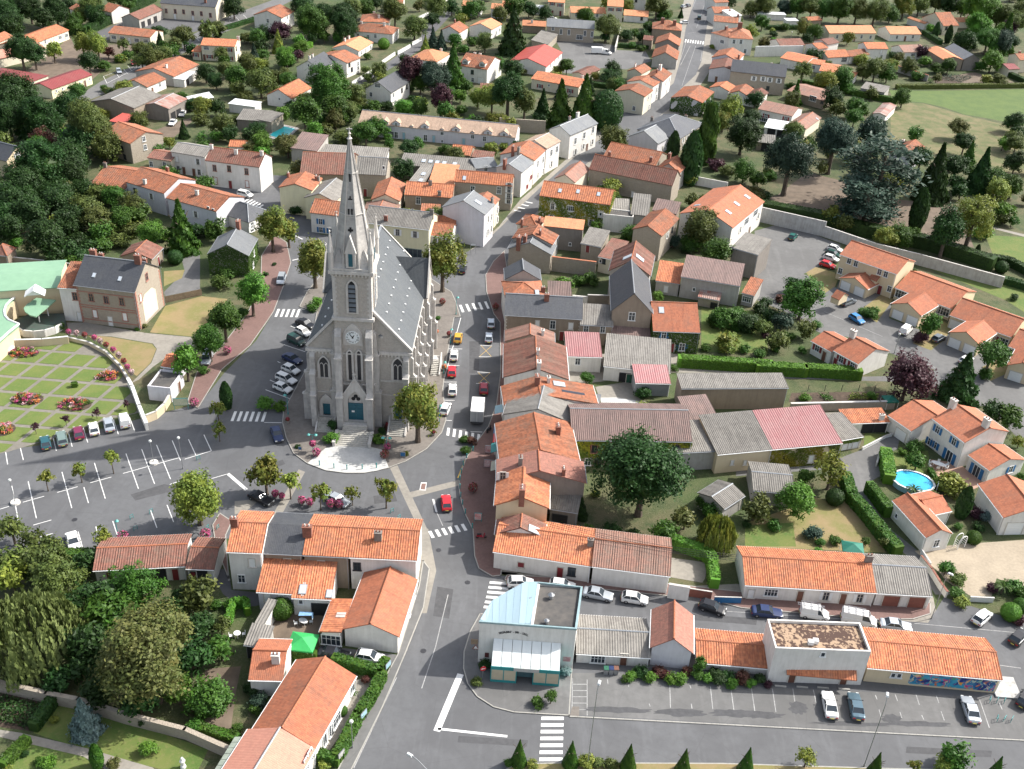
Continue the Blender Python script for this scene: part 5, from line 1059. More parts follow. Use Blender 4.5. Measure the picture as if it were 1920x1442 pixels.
def crown(kind,big):
 name = 'crown'
 huge = big == 2
 if kind in ('round','tall','bush','young','open'):
  nc,nl,ls = {2: (300,80,.055),1: (165,50,.095),0: (64,26,.19)}[big]
  if kind == 'open': nc,nl = int(nc * .55),int(nl * .8)
  if kind == 'young': nc,nl,ls = 34,16,.2
  # a few big lobes make the outline uneven
  lob = sph(9) * rng.uniform(.25,.55,(9,1)); lr = rng.uniform(.45,.72,9)
  k = rng.integers(0,9,nc); d = sph(nc); d[:,2] = np.where(d[:,2] < -.55,-d[:,2],d[:,2])
  cc = lob[k] + d * lr[k][:,None] * rng.uniform(.75,1.05,(nc,1)); cc /= 1.08
  off = rng.normal(size=(nc,nl,3)) * (.08 if huge else .105 if big else .15); c = (cc[:,None] + off).reshape(-1,3)
  nrm = (np.repeat(cc,nl,0) * 1.0 + rng.normal(size=(nc * nl,3)) * .55 + np.array([0,0,.35]))
  tone = np.repeat(rng.uniform(0,1,nc),nl) * .7 + rng.uniform(0,.3,nc * nl)
  if kind == 'bush': c[:,2] = np.where(c[:,2] < -.75,-.75 - (c[:,2] + .75) * .2,c[:,2])
  return quads_mesh(name,c,nrm,rng.uniform(.7,1.3,len(c)) * ls,tone)
 if kind == 'ball':      # clipped dense round
  n = 2600; d = sph(n); c = d * rng.uniform(.93,1.02,(n,1)); return quads_mesh(name,c,d + rng.normal(size=(n,3)) * .35,rng.uniform(.7,1.3,n) * .1,rng.uniform(0,1,n))
 if kind in ('cone','fir','topiary','column','poplar'):
  n = {'cone': 3800,'fir': 4200,'topiary': 3600,'column': 2600,'poplar': 5200}[kind]; t = rng.uniform(0,1,n) ** (1.35 if kind != 'column' else 1)
  a = rng.uniform(0,2 * np.pi,n)
  if kind in ('cone','topiary'): R = (1 - t) * 1.0
  elif kind == 'fir': R = (1 - t) * (1 - .42 * ((t * 9) % 1)) * (1 + .22 * np.sin(a * 5 + np.floor(t * 9) * 2))
  elif kind == 'poplar': R = np.sin(np.pi * np.clip(t * .92 + .05,0,1)) ** .5 * (.85 + .2 * np.sin(a * 3 + t * 14))
  else: R = np.sin(np.pi * np.clip(t * .9 + .08,0,1)) ** .6
  lump = .12 if kind == 'cone' else 0
  R = R * (1 + lump * np.sin(a * 4 + t * 18)); jit = rng.uniform(.78 if kind != 'topiary' else .96,1.03,n); R = R * jit + .01
  c = np.stack([np.cos(a) * R,np.sin(a) * R,t * 2 - 1],1); nrm = np.stack([np.cos(a),np.sin(a),np.full(n,.45)],1) + rng.normal(size=(n,3)) * (.5 if kind != 'topiary' else .3)
  ls = {'cone': .16,'fir': .16,'topiary': .11,'column': .2,'poplar': .2}[kind]
  return quads_mesh(name,c,nrm,rng.uniform(.7,1.3,n) * ls,.5 + .5 * np.sin(a * 3 + t * 20) * rng.uniform(.3,1,n))
 if kind == 'cedar':
  c = []; nn = []; tn = []
  for i in range(46):
   a = rng.uniform(0,2 * np.pi); z = rng.uniform(-.8,.95); rr = np.sqrt(max(.05,1 - (z * .8) ** 2)) * rng.uniform(.45,.95); n = 100
   p = np.stack([np.cos(a) * rr + rng.normal(size=n) * .19,np.sin(a) * rr + rng.normal(size=n) * .19,z + rng.normal(size=n) * .045 - .08 * rr],1)
   c.append(p); nn.append(np.tile([0,0,1.0],(n,1)) + rng.normal(size=(n,3)) * .45); tn.append(np.full(n,rng.uniform(0,1)) * .7 + rng.uniform(0,.3,n))
  c = np.concatenate(c); return quads_mesh(name,c,np.concatenate(nn),rng.uniform(.7,1.3,len(c)) * .09,np.concatenate(tn),1.8)
 if kind == 'willow':
  c = []; nn = []; tn = []
  for i in range(330):
   d = sph(1)[0]; d[2] = abs(d[2]) * .9; top = d * rng.uniform(.7,1); ln = rng.uniform(.3,1.05); n = 26; s = np.linspace(0,1,n)
   p = np.stack([top[0] * (1 + .18 * s) + rng.normal(size=n) * .02,top[1] * (1 + .18 * s) + rng.normal(size=n) * .02,top[2] - s * ln],1)
   p[:,2] = np.maximum(p[:,2],-.98); c.append(p); q = np.tile([d[0],d[1],.35],(n,1)) + rng.normal(size=(n,3)) * .4; nn.append(q); tn.append(np.full(n,rng.uniform(0,1)))
  c = np.concatenate(c); return quads_mesh(name,c,np.concatenate(nn),rng.uniform(.7,1.3,len(c)) * .075,np.concatenate(tn),2.4,.75)
 if kind == 'palm':
  c = []; nn = []
  for i in range(26):
   a = rng.uniform(0,2 * np.pi); e = rng.uniform(.2,1.1); n = 16; s = np.linspace(.1,1,n)
   p = np.stack([np.cos(a) * s,np.sin(a) * s,np.sin(s * 2.2) * e - s * .35],1); c.append(p); nn.append(np.tile([-np.sin(a) * .3,np.cos(a) * .3,1],(n,1)))
  c = np.concatenate(c); return quads_mesh(name,c,np.concatenate(nn),np.full(len(c),.16),rng.uniform(0,1,len(c)),1.6)
CROWNS = {}
def get_crown(kind,big,col,var):
 k = (kind,big,var)
 if k not in CROWNS: CROWNS[k] = crown(kind,big)
 kc = k + (col,)
 if kc not in CROWNS:
  me = CROWNS[k].copy() if len([1 for q in CROWNS if q[:3] == k]) > 1 else CROWNS[k]; me.materials[0] = LEAF[col]; CROWNS[kc] = me
 return CROWNS[kc]
_core = bmesh.new(); bmesh.ops.create_icosphere(_core,subdivisions=2,radius=1)
for v in _core.verts: v.co *= .9 + .2 * random.random()
CORE = {}
def core_mesh(col):
 if col not in CORE:
  me = bpy.data.meshes.new('inner_foliage'); _core.to_mesh(me); me.materials.append(LEAF[col]); CORE[col] = me
 return CORE[col]
def trunk_mesh(v):
 b = MB(); r = random.Random(v)
 b.lathe([(.055,0),(.042,.1),(.036,.45),(.022,.75),(.01,1)],7)
 for i in range(6):
  a = r.uniform(0,6.28); z = r.uniform(.42,.7); b.tube((0,0,z),(math.cos(a) * .24,math.sin(a) * .24,z + r.uniform(.12,.25)),.018,.006,5)
 return b.mesh('trunk',bark,True)
TRUNKS = [trunk_mesh(i) for i in range(3)]
KN = {'round': 'round tree','tall': 'tall rounded tree','bush': 'bush','young': 'young tree','open': 'thin crowned tree','ball': 'clipped ball shrub','cone': 'conifer','fir': 'fir tree',
  'topiary': 'clipped cone','column': 'columnar cypress','poplar': 'poplar','cedar': 'spreading cedar','willow': 'weeping willow','palm': 'palm'}
NTREE = [0]
def tree(p,wpx,kind,col,rvf=None,hf=None,label=None,extra_r=None,r=None,ground=False):
 rvf = rvf or {'round': .92,'tall': 1.15,'bush': .75,'young': 1.25,'open': 1.0,'ball': 1.0,'cone': 1.7,'fir': 1.6,'topiary': 2.3,'column': 2.6,'poplar': 3.6,'cedar': 1.0,'willow': .85,'palm': .8}[kind]
 gap = hf if hf is not None else {'round': .28,'tall': .75,'bush': -.15,'young': .9,'open': .6,'ball': -.05,'cone': .05,'fir': .08,'topiary': .02,'column': .05,'poplar': .1,'cedar': .35,'willow': .02,'palm': .3}[kind]
 if r is None: r = 3.0; fit = True
 else: fit = False
 for _ in range(8):
  zc = r * (gap + rvf); g = G(p[0],p[1],0 if ground else zc); dep = g.y * cp - (g.z - CZ) * sp
  if fit: r = wpx / 2 * dep / FPX
 zc = r * (gap + rvf); H_ = zc + r * rvf; NTREE[0] += 1; v = NTREE[0]
 if extra_r: r *= extra_r
 big = 2 if r > 4.6 else 1 if r > 2.6 else 0; nm = {'bush': 'bush','ball': 'clipped_shrub','topiary': 'topiary_cone','palm': 'palm_tree','willow': 'willow_tree','cedar': 'cedar_tree','fir': 'fir_tree','poplar': 'poplar_tree','column': 'cypress_tree','cone': 'conifer_tree'}.get(kind,'tree')
 if nm == 'tree': nm = {'a': 'autumn_tree','p': 'purple_leaved_tree','m': 'maroon_tree'}.get(col,{'young': 'young_tree','tall': 'tall_tree'}.get(kind,'tree'))
 if ground: nm = 'shrub'
 t = empty(nm,(g.x,g.y,0),random.uniform(0,6.28))
 cat = 'shrub' if ground else 'bush' if kind in ('bush','ball') else 'tree'
 word = ('small ' if r < 1.5 and cat == 'tree' else 'large ' if r > 5 else '') + CNAME[col] + ' ' + ('shrub' if ground else KN[kind])
 if label: tag(t,label,cat)
 else: auto(t,word,cat,proj((g.x,g.y,zc)))
 if kind in ('bush','ball','topiary') and r < .8: pass
 elif gap > -.1: link('trunk',TRUNKS[v % 3],t).scale = (H_ * .9 if kind not in ('young','column','poplar') else H_ * .5,) * 2 + (H_ * (.85 if kind not in ('cedar',) else .95),)
 nv = {'round': 4,'tall': 3,'bush': 3,'young': 3,'open': 2}.get(kind,2)
 c = link('crown',get_crown(kind,big if kind in ('round','tall','bush','open') else 1,col,v % nv),t,(0,0,zc)); c.scale = (r * 1.14,r * 1.14,r * rvf * 1.1)
 if kind in ('round','tall','bush','ball'):
  k = link('inner_foliage',core_mesh(col),c); k.scale = (.5,.5,.5) if kind != 'ball' else (.93,) * 3
 if kind in ('topiary','column','cone'):
  me = core_mesh(col); k = link('inner_foliage',me,c,(0,0,-.45)); k.scale = (.6,.6,.52) if kind != 'column' else (.6,.6,.5)
 return t
def trees(t,s,**kw):
 for w in s.split():
  x,y,wd,k = w.split(','); kn = {'r': 'round','t': 'tall','b': 'bush','y': 'young','o': 'open','B': 'ball','c': 'cone','f': 'fir','T': 'topiary','C': 'column','P': 'poplar','D': 'cedar','W': 'willow','p': 'palm'}[k[0]]
  tree(T(t,float(x),float(y)),float(wd) * TILES[t][2],kn,k[1],**kw)
landmark('the turquoise pool',(525,248)); landmark('the stone church',(690,640)); landmark('the round garden pool',(1713,903)); landmark('the formal garden',(100,740))
landmark('the restaurant',(985,1180)); landmark('the green field',(1800,195)); landmark('the gravel yard',(1110,100)); landmark('the walled car park',(1480,490)); landmark('the green-roofed hall',(50,560))
landmark('the lower car park',(1500,1330)); landmark('the upper street',(1290,120)); landmark('the beige gravel court',(1840,1060)); landmark('the green tent',(565,1195)); landmark('the granite forecourt',(655,865))
landmark('the upper car park rows',(180,900)); landmark('the bottom left corner',(10,1430)); landmark('the top left corner',(10,10)); landmark('the top right corner',(1910,10)); landmark('the bottom right corner',(1910,1430))
trees(1,'60,90,200,rd 210,50,200,rd 400,80,190,rd 100,190,170,rd 20,200,160,rd 540,170,130,rg 640,60,200,ro 700,110,150,rd 915,25,130,rg 1680,50,140,rd 300,130,150,rd '
 '150,370,230,rd 245,400,170,rd 380,355,105,ty 590,310,125,ty 700,320,130,ty 775,375,80,rm 885,330,85,yo 1000,350,120,bo 1090,335,70,bd 640,450,140,rd 860,425,70,bg 740,475,110,bg 920,400,90,bg '
 '1320,270,150,ro 1250,340,120,ro 1370,350,90,rd 1500,210,130,yo 1570,210,110,ro 1100,410,150,ro 1020,440,110,ro 1180,390,110,ro 1150,285,60,cd 1590,390,110,oo 1480,520,130,rd 1620,500,110,ro 1700,560,160,rg 1850,270,120,rg 1880,340,100,rd 1780,460,140,ro 1830,400,90,cb '
 '100,700,330,rd 300,850,300,rd 60,860,260,rd 480,780,230,rd 640,860,280,to 560,1010,240,rd 760,1060,200,ro 690,960,260,ro 320,1020,170,rm 330,1200,400,rd 160,1310,300,rd 470,1260,280,rd 500,1130,240,rd 600,1370,180,rd 720,1400,150,ro 60,1420,220,rd 200,1440,200,rd 400,1400,220,rd '
 '1110,1075,130,bg 1320,930,75,cd 1600,900,150,ro 1450,870,110,bo 1470,980,90,pg 1820,985,130,rd 1390,760,120,bd 1730,860,110,bo 1560,990,100,bg 1650,960,110,rd 900,600,60,bg 750,640,60,bg 1310,700,80,bg 1720,640,110,ro')
trees(5,'90,120,220,rd 330,340,260,rd 430,90,240,rd 220,180,240,rd 60,300,200,rd 540,200,200,rd 620,160,220,ro 720,300,150,rg 960,130,190,ro 800,290,140,bo 860,380,130,bo 960,300,150,bo 1030,250,80,bo 1300,270,230,fg 1190,330,120,bg 1420,310,120,bd 1510,310,90,bd 1260,490,100,Bd 1130,240,60,bg 520,530,110,bg 640,350,120,bd 480,430,150,rd 560,380,120,rd '
 '1810,740,210,tB 1610,920,220,tg 1500,1080,200,tg 1340,1240,175,tB 1460,1310,80,bg 1740,890,90,bg 430,990,70,bg 1040,985,40,br 985,1010,30,bg 1640,600,110,bi 1580,680,130,bi 1700,560,90,bi')
trees(6,'110,270,210,ta 230,290,150,ta 415,500,250,ta 1345,510,270,ta 440,820,90,bB 400,860,70,bg 290,150,100,bd 1310,930,40,bg 130,540,30,bd 70,610,40,bd')
tree(T(10,1165,195),86,'tall','a',label='large chestnut turning brown in front of the church doors',rvf=1.2); landmark('the chestnut before the church',T(10,1165,195))
trees(2,'330,60,180,rd 400,150,240,rg 600,130,220,rd 640,190,190,rd 690,60,150,ro 180,240,150,rp 60,250,120,rd 160,300,90,cy 220,410,150,rB 400,270,80,rd 40,470,130,by 300,400,80,rp 330,345,120,bB 480,90,120,rd 490,260,90,rg 590,265,80,rg 790,60,130,rg 870,30,90,rd 1000,80,180,ro '
 '1140,190,160,ro 1300,50,170,ro 1270,150,100,rd 1410,50,100,rd 920,315,75,BB 1220,315,65,cy 1275,270,80,fb 1335,290,80,fb 1430,290,100,rg 1650,300,130,ro 1100,500,180,tp 1280,560,230,rb 1420,480,180,fg 880,510,120,ro 540,610,310,rg 700,690,160,ro 30,590,200,ro 260,765,90,bd 350,820,220,rg '
 '200,820,110,bB 560,780,200,rg 680,800,140,ro 850,775,110,bg 950,770,90,bd 1080,775,150,bB 1190,770,130,rg 1330,700,160,tp 1360,800,130,rg 1470,690,90,rB 1600,700,130,ry 1700,710,190,ry 1480,800,90,bg 1840,230,150,fg 1850,500,140,rd 1740,470,110,rg 430,950,110,tB 500,935,110,bo '
 '620,990,130,bo 790,960,160,rg 700,1000,110,bo 960,1030,70,tg 1160,1040,80,tg 1690,1060,90,by 1785,1060,70,by 1360,1080,90,bg 1540,70,120,rg 1600,60,110,rg 1750,100,110,ro 1480,110,80,bg 20,950,140,rd 170,1020,80,bo 230,1080,60,bo 790,510,70,bo 130,100,60,bg 1560,300,80,bg 800,410,60,bg 1120,720,70,bd 740,780,80,bg 620,870,120,bd 480,870,110,bg 1110,640,60,bg')
trees(3,'90,60,140,rg 200,70,110,rd 90,220,200,fd 610,115,120,rg 760,200,180,ro 1120,50,150,ro 1190,100,90,bo 900,260,100,bd 1010,350,60,bg 1295,95,38,cd 50,640,230,td 170,730,150,to 300,745,110,cd 430,750,190,fg 430,640,85,fb 600,740,210,cg 690,830,110,rg 640,620,75,cd 800,500,120,rd 780,560,140,bd '
 '820,1010,200,ro 1240,1060,80,Cd 1370,1150,140,Cd 1650,790,150,ty 1600,870,140,ra 1740,960,270,rd 1750,1230,150,rg 1850,1290,110,rg 1630,1240,110,bo 1540,1190,120,bp 1830,720,120,rd 1800,60,110,ro 1880,160,100,rg 940,330,60,bg 1060,190,80,bg 1760,500,60,bg 60,980,60,bg 1520,340,40,by 1880,540,80,bg 1450,900,80,bd')
tree(T(3,1490,980),34,'poplar','g',rvf=3.1,label='tall narrow poplar right of the slate-roofed mansion'); landmark('the tall narrow poplar',T(3,1490,980))
tree(T(3,760,800),54,'ball','d',rvf=1.35,label='very dense clipped dark evergreen at the bend of the upper street')
trees(4,'60,40,150,ro 190,50,110,rb 300,50,130,rg 390,60,140,ro 480,60,150,rg 600,60,190,rg 720,70,170,ro 850,80,180,ro 960,100,110,rg 1060,40,160,ra 1170,30,140,ro 1290,30,120,ro 1400,30,150,rd 1480,60,130,rg 1600,60,240,rB 1740,110,180,ro 1850,160,160,ro 1590,210,220,rB 1660,290,170,rg 1760,300,170,rb '
 '1790,250,150,cg 1500,300,160,rd 1810,200,110,rp 1890,70,110,ro 340,200,110,ra 420,230,110,rg 1380,470,100,rg 1190,370,90,rp 1300,230,60,bd 1220,180,70,bd 1380,250,45,Cd 1290,220,40,Cd 330,510,140,oo 500,585,150,ry 620,560,160,rg 280,670,100,fg 540,710,160,rd 580,780,110,ro 720,780,140,rg 850,500,150,ro '
 '940,530,120,rg 1150,550,90,bg 1050,700,130,rg 1650,580,90,by 1690,440,140,rB 1600,480,100,bg 240,620,60,bg 740,430,110,by 1210,450,90,bB 1290,500,100,bg 980,400,70,bd 1840,310,90,rd 120,250,60,bd 120,290,50,bB 200,200,70,bg 640,640,110,bg 1850,880,130,rd 1880,950,100,rd')
trees(4,'240,1130,310,tb 560,1000,280,tb 830,960,220,tb 1180,1140,170,rd 1290,1250,230,cd 1430,1210,170,rd 1530,1110,110,fg 1620,1230,180,cd 1840,1340,160,rg 700,850,120,rg 1440,1330,130,rd 1720,1330,140,rd 100,1270,90,bg')
tree(T(4,900,1230),125,'cedar','b',rvf=.95,label='huge blue green cedar in the park above the estate houses'); landmark('the huge blue-green cedar',T(4,900,1230))
tree(T(8,800,60),95,'cedar','b',rvf=.8,label='lower blue green cedar leaning over the dark hedge')
trees(8,'1170,150,110,Cd 1370,290,230,td 1760,560,85,Bd 330,790,280,rg 260,690,120,rd 180,950,130,rb 340,1000,130,ro 420,980,80,bg 150,1090,150,ro 50,1000,110,ro 90,900,110,rd 1240,965,145,tg 1170,1070,100,bp 820,895,120,bg 760,890,80,bg 1640,1330,100,bg 60,820,90,bd 1850,780,60,bd 1585,445,35,Cd 130,1150,70,bg 320,1160,60,bg 30,1170,80,bo 230,1060,80,bg 400,700,80,bd 160,790,70,bm')
tree(T(8,1560,210),80,'open','y',rvf=1.15,label='thin yellow green tree standing in front of the park lawn')
tree(T(8,1685,1190),66,'open','g',rvf=.9,label='thin green tree on the small lawn by the last estate houses')
tree(T(8,1090,1350),88,'round','p',label='dark purple plum tree behind the walled vegetable plot'); landmark('the dark purple tree',T(8,1090,1350))
tree(T(8,1480,1350),75,'fir','d',rvf=1.2,label='broad dark fir beside the purple plum tree')
trees(7,'1450,270,270,ro 1560,460,210,rg 1240,370,90,rb 640,650,110,bg 450,690,120,bB 560,660,100,bg 1610,930,200,bg 1530,950,110,bg 1780,960,190,bd 1700,900,110,bg 1620,1110,170,ba 1750,1150,80,bg 1130,770,80,bB 1860,860,100,bd 1900,1050,60,bp 1860,1190,90,bg 1690,990,90,bg 1470,1140,70,bg 1240,1290,60,bg 1340,430,90,bd 1010,1160,40,bg 830,70,70,bg')
tree(T(11,1180,690),160,'round','d',rvf=.95,label='very large dark green tree in the yard right of the street row'); landmark('the very large dark tree',T(11,1180,690))
trees(11,'730,930,100,cd 1340,1110,170,rg 1480,1010,160,rr 1600,880,110,rg 1660,950,120,rg 830,830,60,by 600,1010,90,bg 1180,110,110,bd 1160,220,120,by 1260,250,100,by 1460,230,90,bb 1620,240,50,bg 950,1090,120,bd 1100,1130,110,bd')
tree(T(11,1710,1100),60,'willow','y',rvf=1.25,label='narrow yellow green tree beside the clipped bright hedge')
trees(12,'130,860,185,ro 410,800,230,rB 640,610,200,oy 660,790,110,Bd 470,650,110,rg 510,1030,110,bb 660,1080,80,bg 1210,550,125,rg 1200,460,110,bg 1110,490,60,bB 1185,745,95,pg 1440,720,180,by 1370,710,110,by 1525,830,90,Cd 1590,900,100,bp 1585,1060,90,Bg 1480,990,60,bg 1680,920,90,bc 1820,260,150,rg 1700,210,140,rd 1890,420,90,ra 1620,990,80,bd 1430,1270,60,bg 560,1090,60,bg '
 '460,130,70,bB 900,115,60,bB 250,980,90,bg 70,970,60,bd 1900,660,60,rg')
trees(16,'1440,115,90,rg 1510,190,100,bo 1500,280,90,bg 1540,330,90,by 1720,240,70,bp 1790,240,90,pg 1860,240,110,bg 1920,280,110,bg 1840,390,110,BB 1900,350,90,Bg 1890,440,80,bp')
trees(16,'575,1290,120,oy 1490,1290,170,rg 1420,1330,110,ry 1240,1345,90,ya')
for t,x,y in ((15,437,1330),(15,812,1340),(15,1230,1362),(15,1625,1395),(16,205,1320),(16,1005,1350),(16,1752,1375)):
 tree(T(t,x,y - 12),30,'topiary','g',rvf=2.1)
for q in LAND[-1:]: pass
trees(15,'130,815,80,bo 565,960,90,bg 665,920,80,tg 190,690,85,bd 775,745,80,bc 1235,775,80,bB 1310,740,100,bd 1385,785,85,bB 1430,740,90,bm 1530,790,90,bB 1600,790,90,bB 1640,740,80,bm 1740,690,90,tg 1720,770,90,bg 1800,790,80,bB 1850,750,90,bd 1200,790,60,bg 1480,760,80,bm 920,1390,120,by 1000,1400,90,bo 1100,1410,90,bo 530,1410,80,by 360,1400,70,bg')
trees(16,'20,800,90,bd 80,790,80,bd 110,835,70,bB 170,800,90,bm 220,830,70,bB 280,810,70,bd 330,840,50,bp')
tree(T(13,200,440),160,'willow','s',rvf=.9,label='large pale weeping willow at the lower left edge'); landmark('the large weeping willow',T(13,200,440))
tree(T(13,1080,660),185,'round','r',rvf=.95,label='large brownish tree with pale branches above the stone wall'); landmark('the large brownish tree',T(13,1080,660))
trees(13,'80,60,260,ry 420,90,300,ro 620,520,280,td 780,330,280,rg 900,250,220,rg 1000,120,280,rg 1430,180,250,ro 1450,420,190,rd 1590,400,120,oo 1590,570,210,rg 1490,920,330,bg 1060,1300,120,bB 690,1350,85,Cg 390,1085,60,by 1840,860,110,bd 1880,960,90,bg 1650,260,90,bg 280,1380,60,bg 340,1400,110,bB 1560,260,80,bg 1400,1130,110,bg 1700,1150,80,bg 1020,1100,60,yd 560,1000,50,bg 180,1330,50,bd 60,1440,60,by 1300,200,130,rd 250,30,180,rd 820,1400,90,br')
tree(T(13,600,1060),62,'fir','c',rvf=1.35,label='silver blue spruce on the lawn at the lower left'); landmark('the silver-blue spruce',T(13,600,1060))
trees(13,'700,200,260,rd 480,330,240,rd 850,450,240,rg 560,700,260,rd 1000,960,240,rd 1380,640,240,rd 1280,880,220,rg 700,870,240,rd 850,120,200,rg 600,380,220,ro 1200,330,200,rd 120,820,160,bd 420,800,200,rd')
trees(5,'480,250,220,rd 700,230,200,ro 650,440,150,bd 880,200,170,rg 740,420,140,bg 560,480,140,bd 380,480,150,rd 30,200,220,rd 180,60,200,rd 820,60,160,rg')
trees(9,'80,1080,200,oo 250,1180,200,oo 320,1330,320,ro 90,1340,240,ro 600,1320,180,rd 730,1140,140,yy 470,290,58,yp 250,350,58,yp 690,240,58,yp 910,180,50,yp')
trees(9,'800,585,115,yy 570,650,115,ya 325,712,115,yy 1565,225,115,ya 1572,360,105,ya 1625,125,80,Cd')
tree(T(9,1415,850),82,'tall','y',rvf=1.3,hf=.35,label='full yellow green tree at the corner of the upper car park'); landmark('the full yellow-green tree',T(9,1415,850))
trees(10,'65,685,200,ta 240,740,150,yy 460,830,140,ya 690,820,110,yy 935,790,170,ya 70,180,120,bB 170,200,90,bB 550,330,70,td 540,430,100,bB 880,440,90,bB 905,380,60,bd 950,350,60,bm 1500,440,70,bg 1550,450,70,bm 1510,520,70,bg 300,490,40,bd 1080,540,40,by')
trees(14,'490,285,155,Bg 330,950,130,bb 300,1010,90,bg 280,860,110,bd 1010,890,60,pg 925,1020,75,Bg 50,900,40,bg 800,1410,90,by 1100,800,60,bm')
# clipped hedges
def hedge(t,s,w,h,col='g',label=None,cat='hedge',den=46):
 P = poly(t,s); root = empty('hedge',P[0],0); C_ = []; N_ = []; b = MB()
 for a,c in zip(P,P[1:]):
  d = c - a; L = d.length
  if L < .05: continue
  d /= L; n = Vector((-d.y,d.x,0)); ang = math.atan2(d.y,d.x); mid = (a + c) / 2 - P[0]
  b.box((mid.x,mid.y,h / 2 - .02),(L + w * .7,w - .12,h - .06),ang)
  for (ar,f) in ((L * w,'t'),(L * h,'l'),(L * h,'r'),(w * h,'a'),(w * h,'b')):
   k = int(ar * den); u = rng.uniform(0,1,k); v = rng.uniform(0,1,k)
   if f == 't': x = u * L; y = (v - .5) * w; z = np.full(k,h) + .05 * np.sin(x * 1.3 + y * 2); nn = (0,0,1)
   elif f in 'lr': sg = 1 if f == 'l' else -1; x = u * L; y = np.full(k,sg * w / 2); z = v * h; nn = (n.x * sg,n.y * sg,.25)
   else: sg = -1 if f == 'a' else 1; x = np.full(k,0 if f == 'a' else L); y = (u - .5) * w; z = v * h; nn = (d.x * sg,d.y * sg,.2)
   j = rng.normal(size=(k,3)) * .05
   C_.append(np.stack([(a - P[0]).x + d.x * x + n.x * y,(a - P[0]).y + d.y * x + n.y * y,z],1) + j); N_.append(np.tile(nn,(k,1)) + rng.normal(size=(k,3)) * .4)
 c = np.concatenate(C_); me = quads_mesh('foliage',c,np.concatenate(N_),rng.uniform(.6,1.3,len(c)) * .27,rng.uniform(0,1,len(c)))
 me.materials[0] = LEAF[col]; link('foliage',me,root); b.obj('inner_foliage',[LEAF[col]],root)
 m_ = P[len(P) // 2] if len(P) > 2 else (P[0] + P[1]) / 2
 if label: tag(root,label,cat)
 else: auto(root,CNAME[col] + ' clipped hedge',cat,proj(m_))
 return root
hedge(7,'1290,1270 1920,1310',2.0,2.2,'B','long bright clipped hedge in front of the ivy cottage garden')
hedge(8,'5,1320 325,1340',2.0,2.2,'B','left piece of bright clipped hedge below the red shutter bungalow')
hedge(8,'355,1335 715,1360',2.0,2.2,'B','right piece of bright clipped hedge below the red shutter bungalow')
hedge(8,'40,170 480,250 760,330 1230,430 1660,570',3.0,3.2,'d','very long dark hedge above the grey concrete wall',den=22)
hedge(8,'1600,510 1800,540 2000,640',2,1.8,'d'); hedge(8,'1790,680 2000,740',2,1.6,'d')
hedge(11,'1380,1205 1630,1300 1660,1340 1680,1500',1.5,2.0,'B','bright green clipped hedge turning a corner behind the back street')
hedge(12,'720,690 760,820 860,930 960,1060 1060,1170',1.7,2.0,'g','long hedge running down beside the narrow drive')
hedge(12,'985,530 1010,690',2.0,2.0,'B','thick clipped hedge left of the round garden pool'); hedge(12,'880,760 1000,915',1.4,2.2,'g','hedge wrapped round the low grey roof by the pool house')
hedge(14,'1215,800 1130,960 1050,1080 900,1370',1.3,1.5,'g','long trimmed hedge along the lower street pavement'); hedge(14,'880,680 1190,770 1240,700',1.2,1.5,'g','trimmed hedge between the drive and the long orange house')
hedge(14,'740,1360 890,1400',1.2,1.3,'g'); hedge(14,'400,620 730,660',.9,1.7,'g'); hedge(14,'110,400 150,270 240,270 250,330',.8,1.5,'B','square clipped hedge round a tiny lawn left of the courtyard')
hedge(13,'400,960 260,1150',1.3,1.5,'d'); hedge(13,'190,1260 40,1420',1.2,1.2,'g'); hedge(13,'1400,1140 1700,1230',1.2,.8,'g')
hedge(1,'640,240 800,160 930,90 1100,10',3,3,'d','dark hedge beside the school path'); hedge(1,'500,250 610,250',3,3,'d'); hedge(9,'380,1300 670,1300',1.6,1.5,'g','clipped hedge along the bottom of the upper car park')
hedge(4,'1010,640 1920,630',2,1.6,'o','long low hedge along the top of the green field',den=20); hedge(4,'300,610 600,660 760,700 990,745',2,2,'g',den=20); hedge(4,'1200,250 1310,320',2,2,'d',den=20); hedge(4,'80,210 300,210',2.5,1.6,'d',den=20)
hedge(4,'1740,520 1920,600',2,1.8,'d',den=20); hedge(12,'370,215 960,180',1,.8,'d'); hedge(12,'1290,620 1330,690',.8,.8,'g'); hedge(3,'850,340 1050,350',2,1.5,'d',den=20)
hedge(3,'640,620 880,650',2,1.6,'d',den=20); hedge(2,'250,390 390,340',2,2,'B',den=20); hedge(1,'1640,210 1900,130',2,1.5,'d',den=20); hedge(5,'540,1420 540,1425',1,1,'g')
hedge(14,'-40,600 -10,560',.8,1,'g')
# lumpy filler planting in the gardens, each a bush of its own
def blocked(x,y,mg=.8):
 if inside_house(x,y,mg): return True
 for P,x0,x1,y0,y1 in HARD:
  if x0 < x < x1 and y0 < y < y1 and in_poly(x,y,P): return True
 return False
random.seed(21); nf = 0; tries = 0
while nf < 299 and tries < 9000:
 tries += 1; px,py = random.uniform(-20,1940),random.uniform(-10,470) if random.random() < .85 else random.uniform(470,1050)
 if py > 470 and (240 < px < 950 or px < 240 or px > 1880): continue
 g = G(px,py)
 if blocked(g.x,g.y,1.5): continue
 if 1380 < px < 1920 and 165 < py < 240 and px > 1670: continue
 if px > 1670 and 170 < py < 330 and random.random() < .3: continue
 rr = random.uniform(1.2,3.2) if py < 470 else random.uniform(.6,1.2); nf += 1
 tree((px,py),0,random.choice(['bush','round','round']),random.choice('ggodoydBra' if py < 400 else 'ggoBy'),r=rr,ground=True)
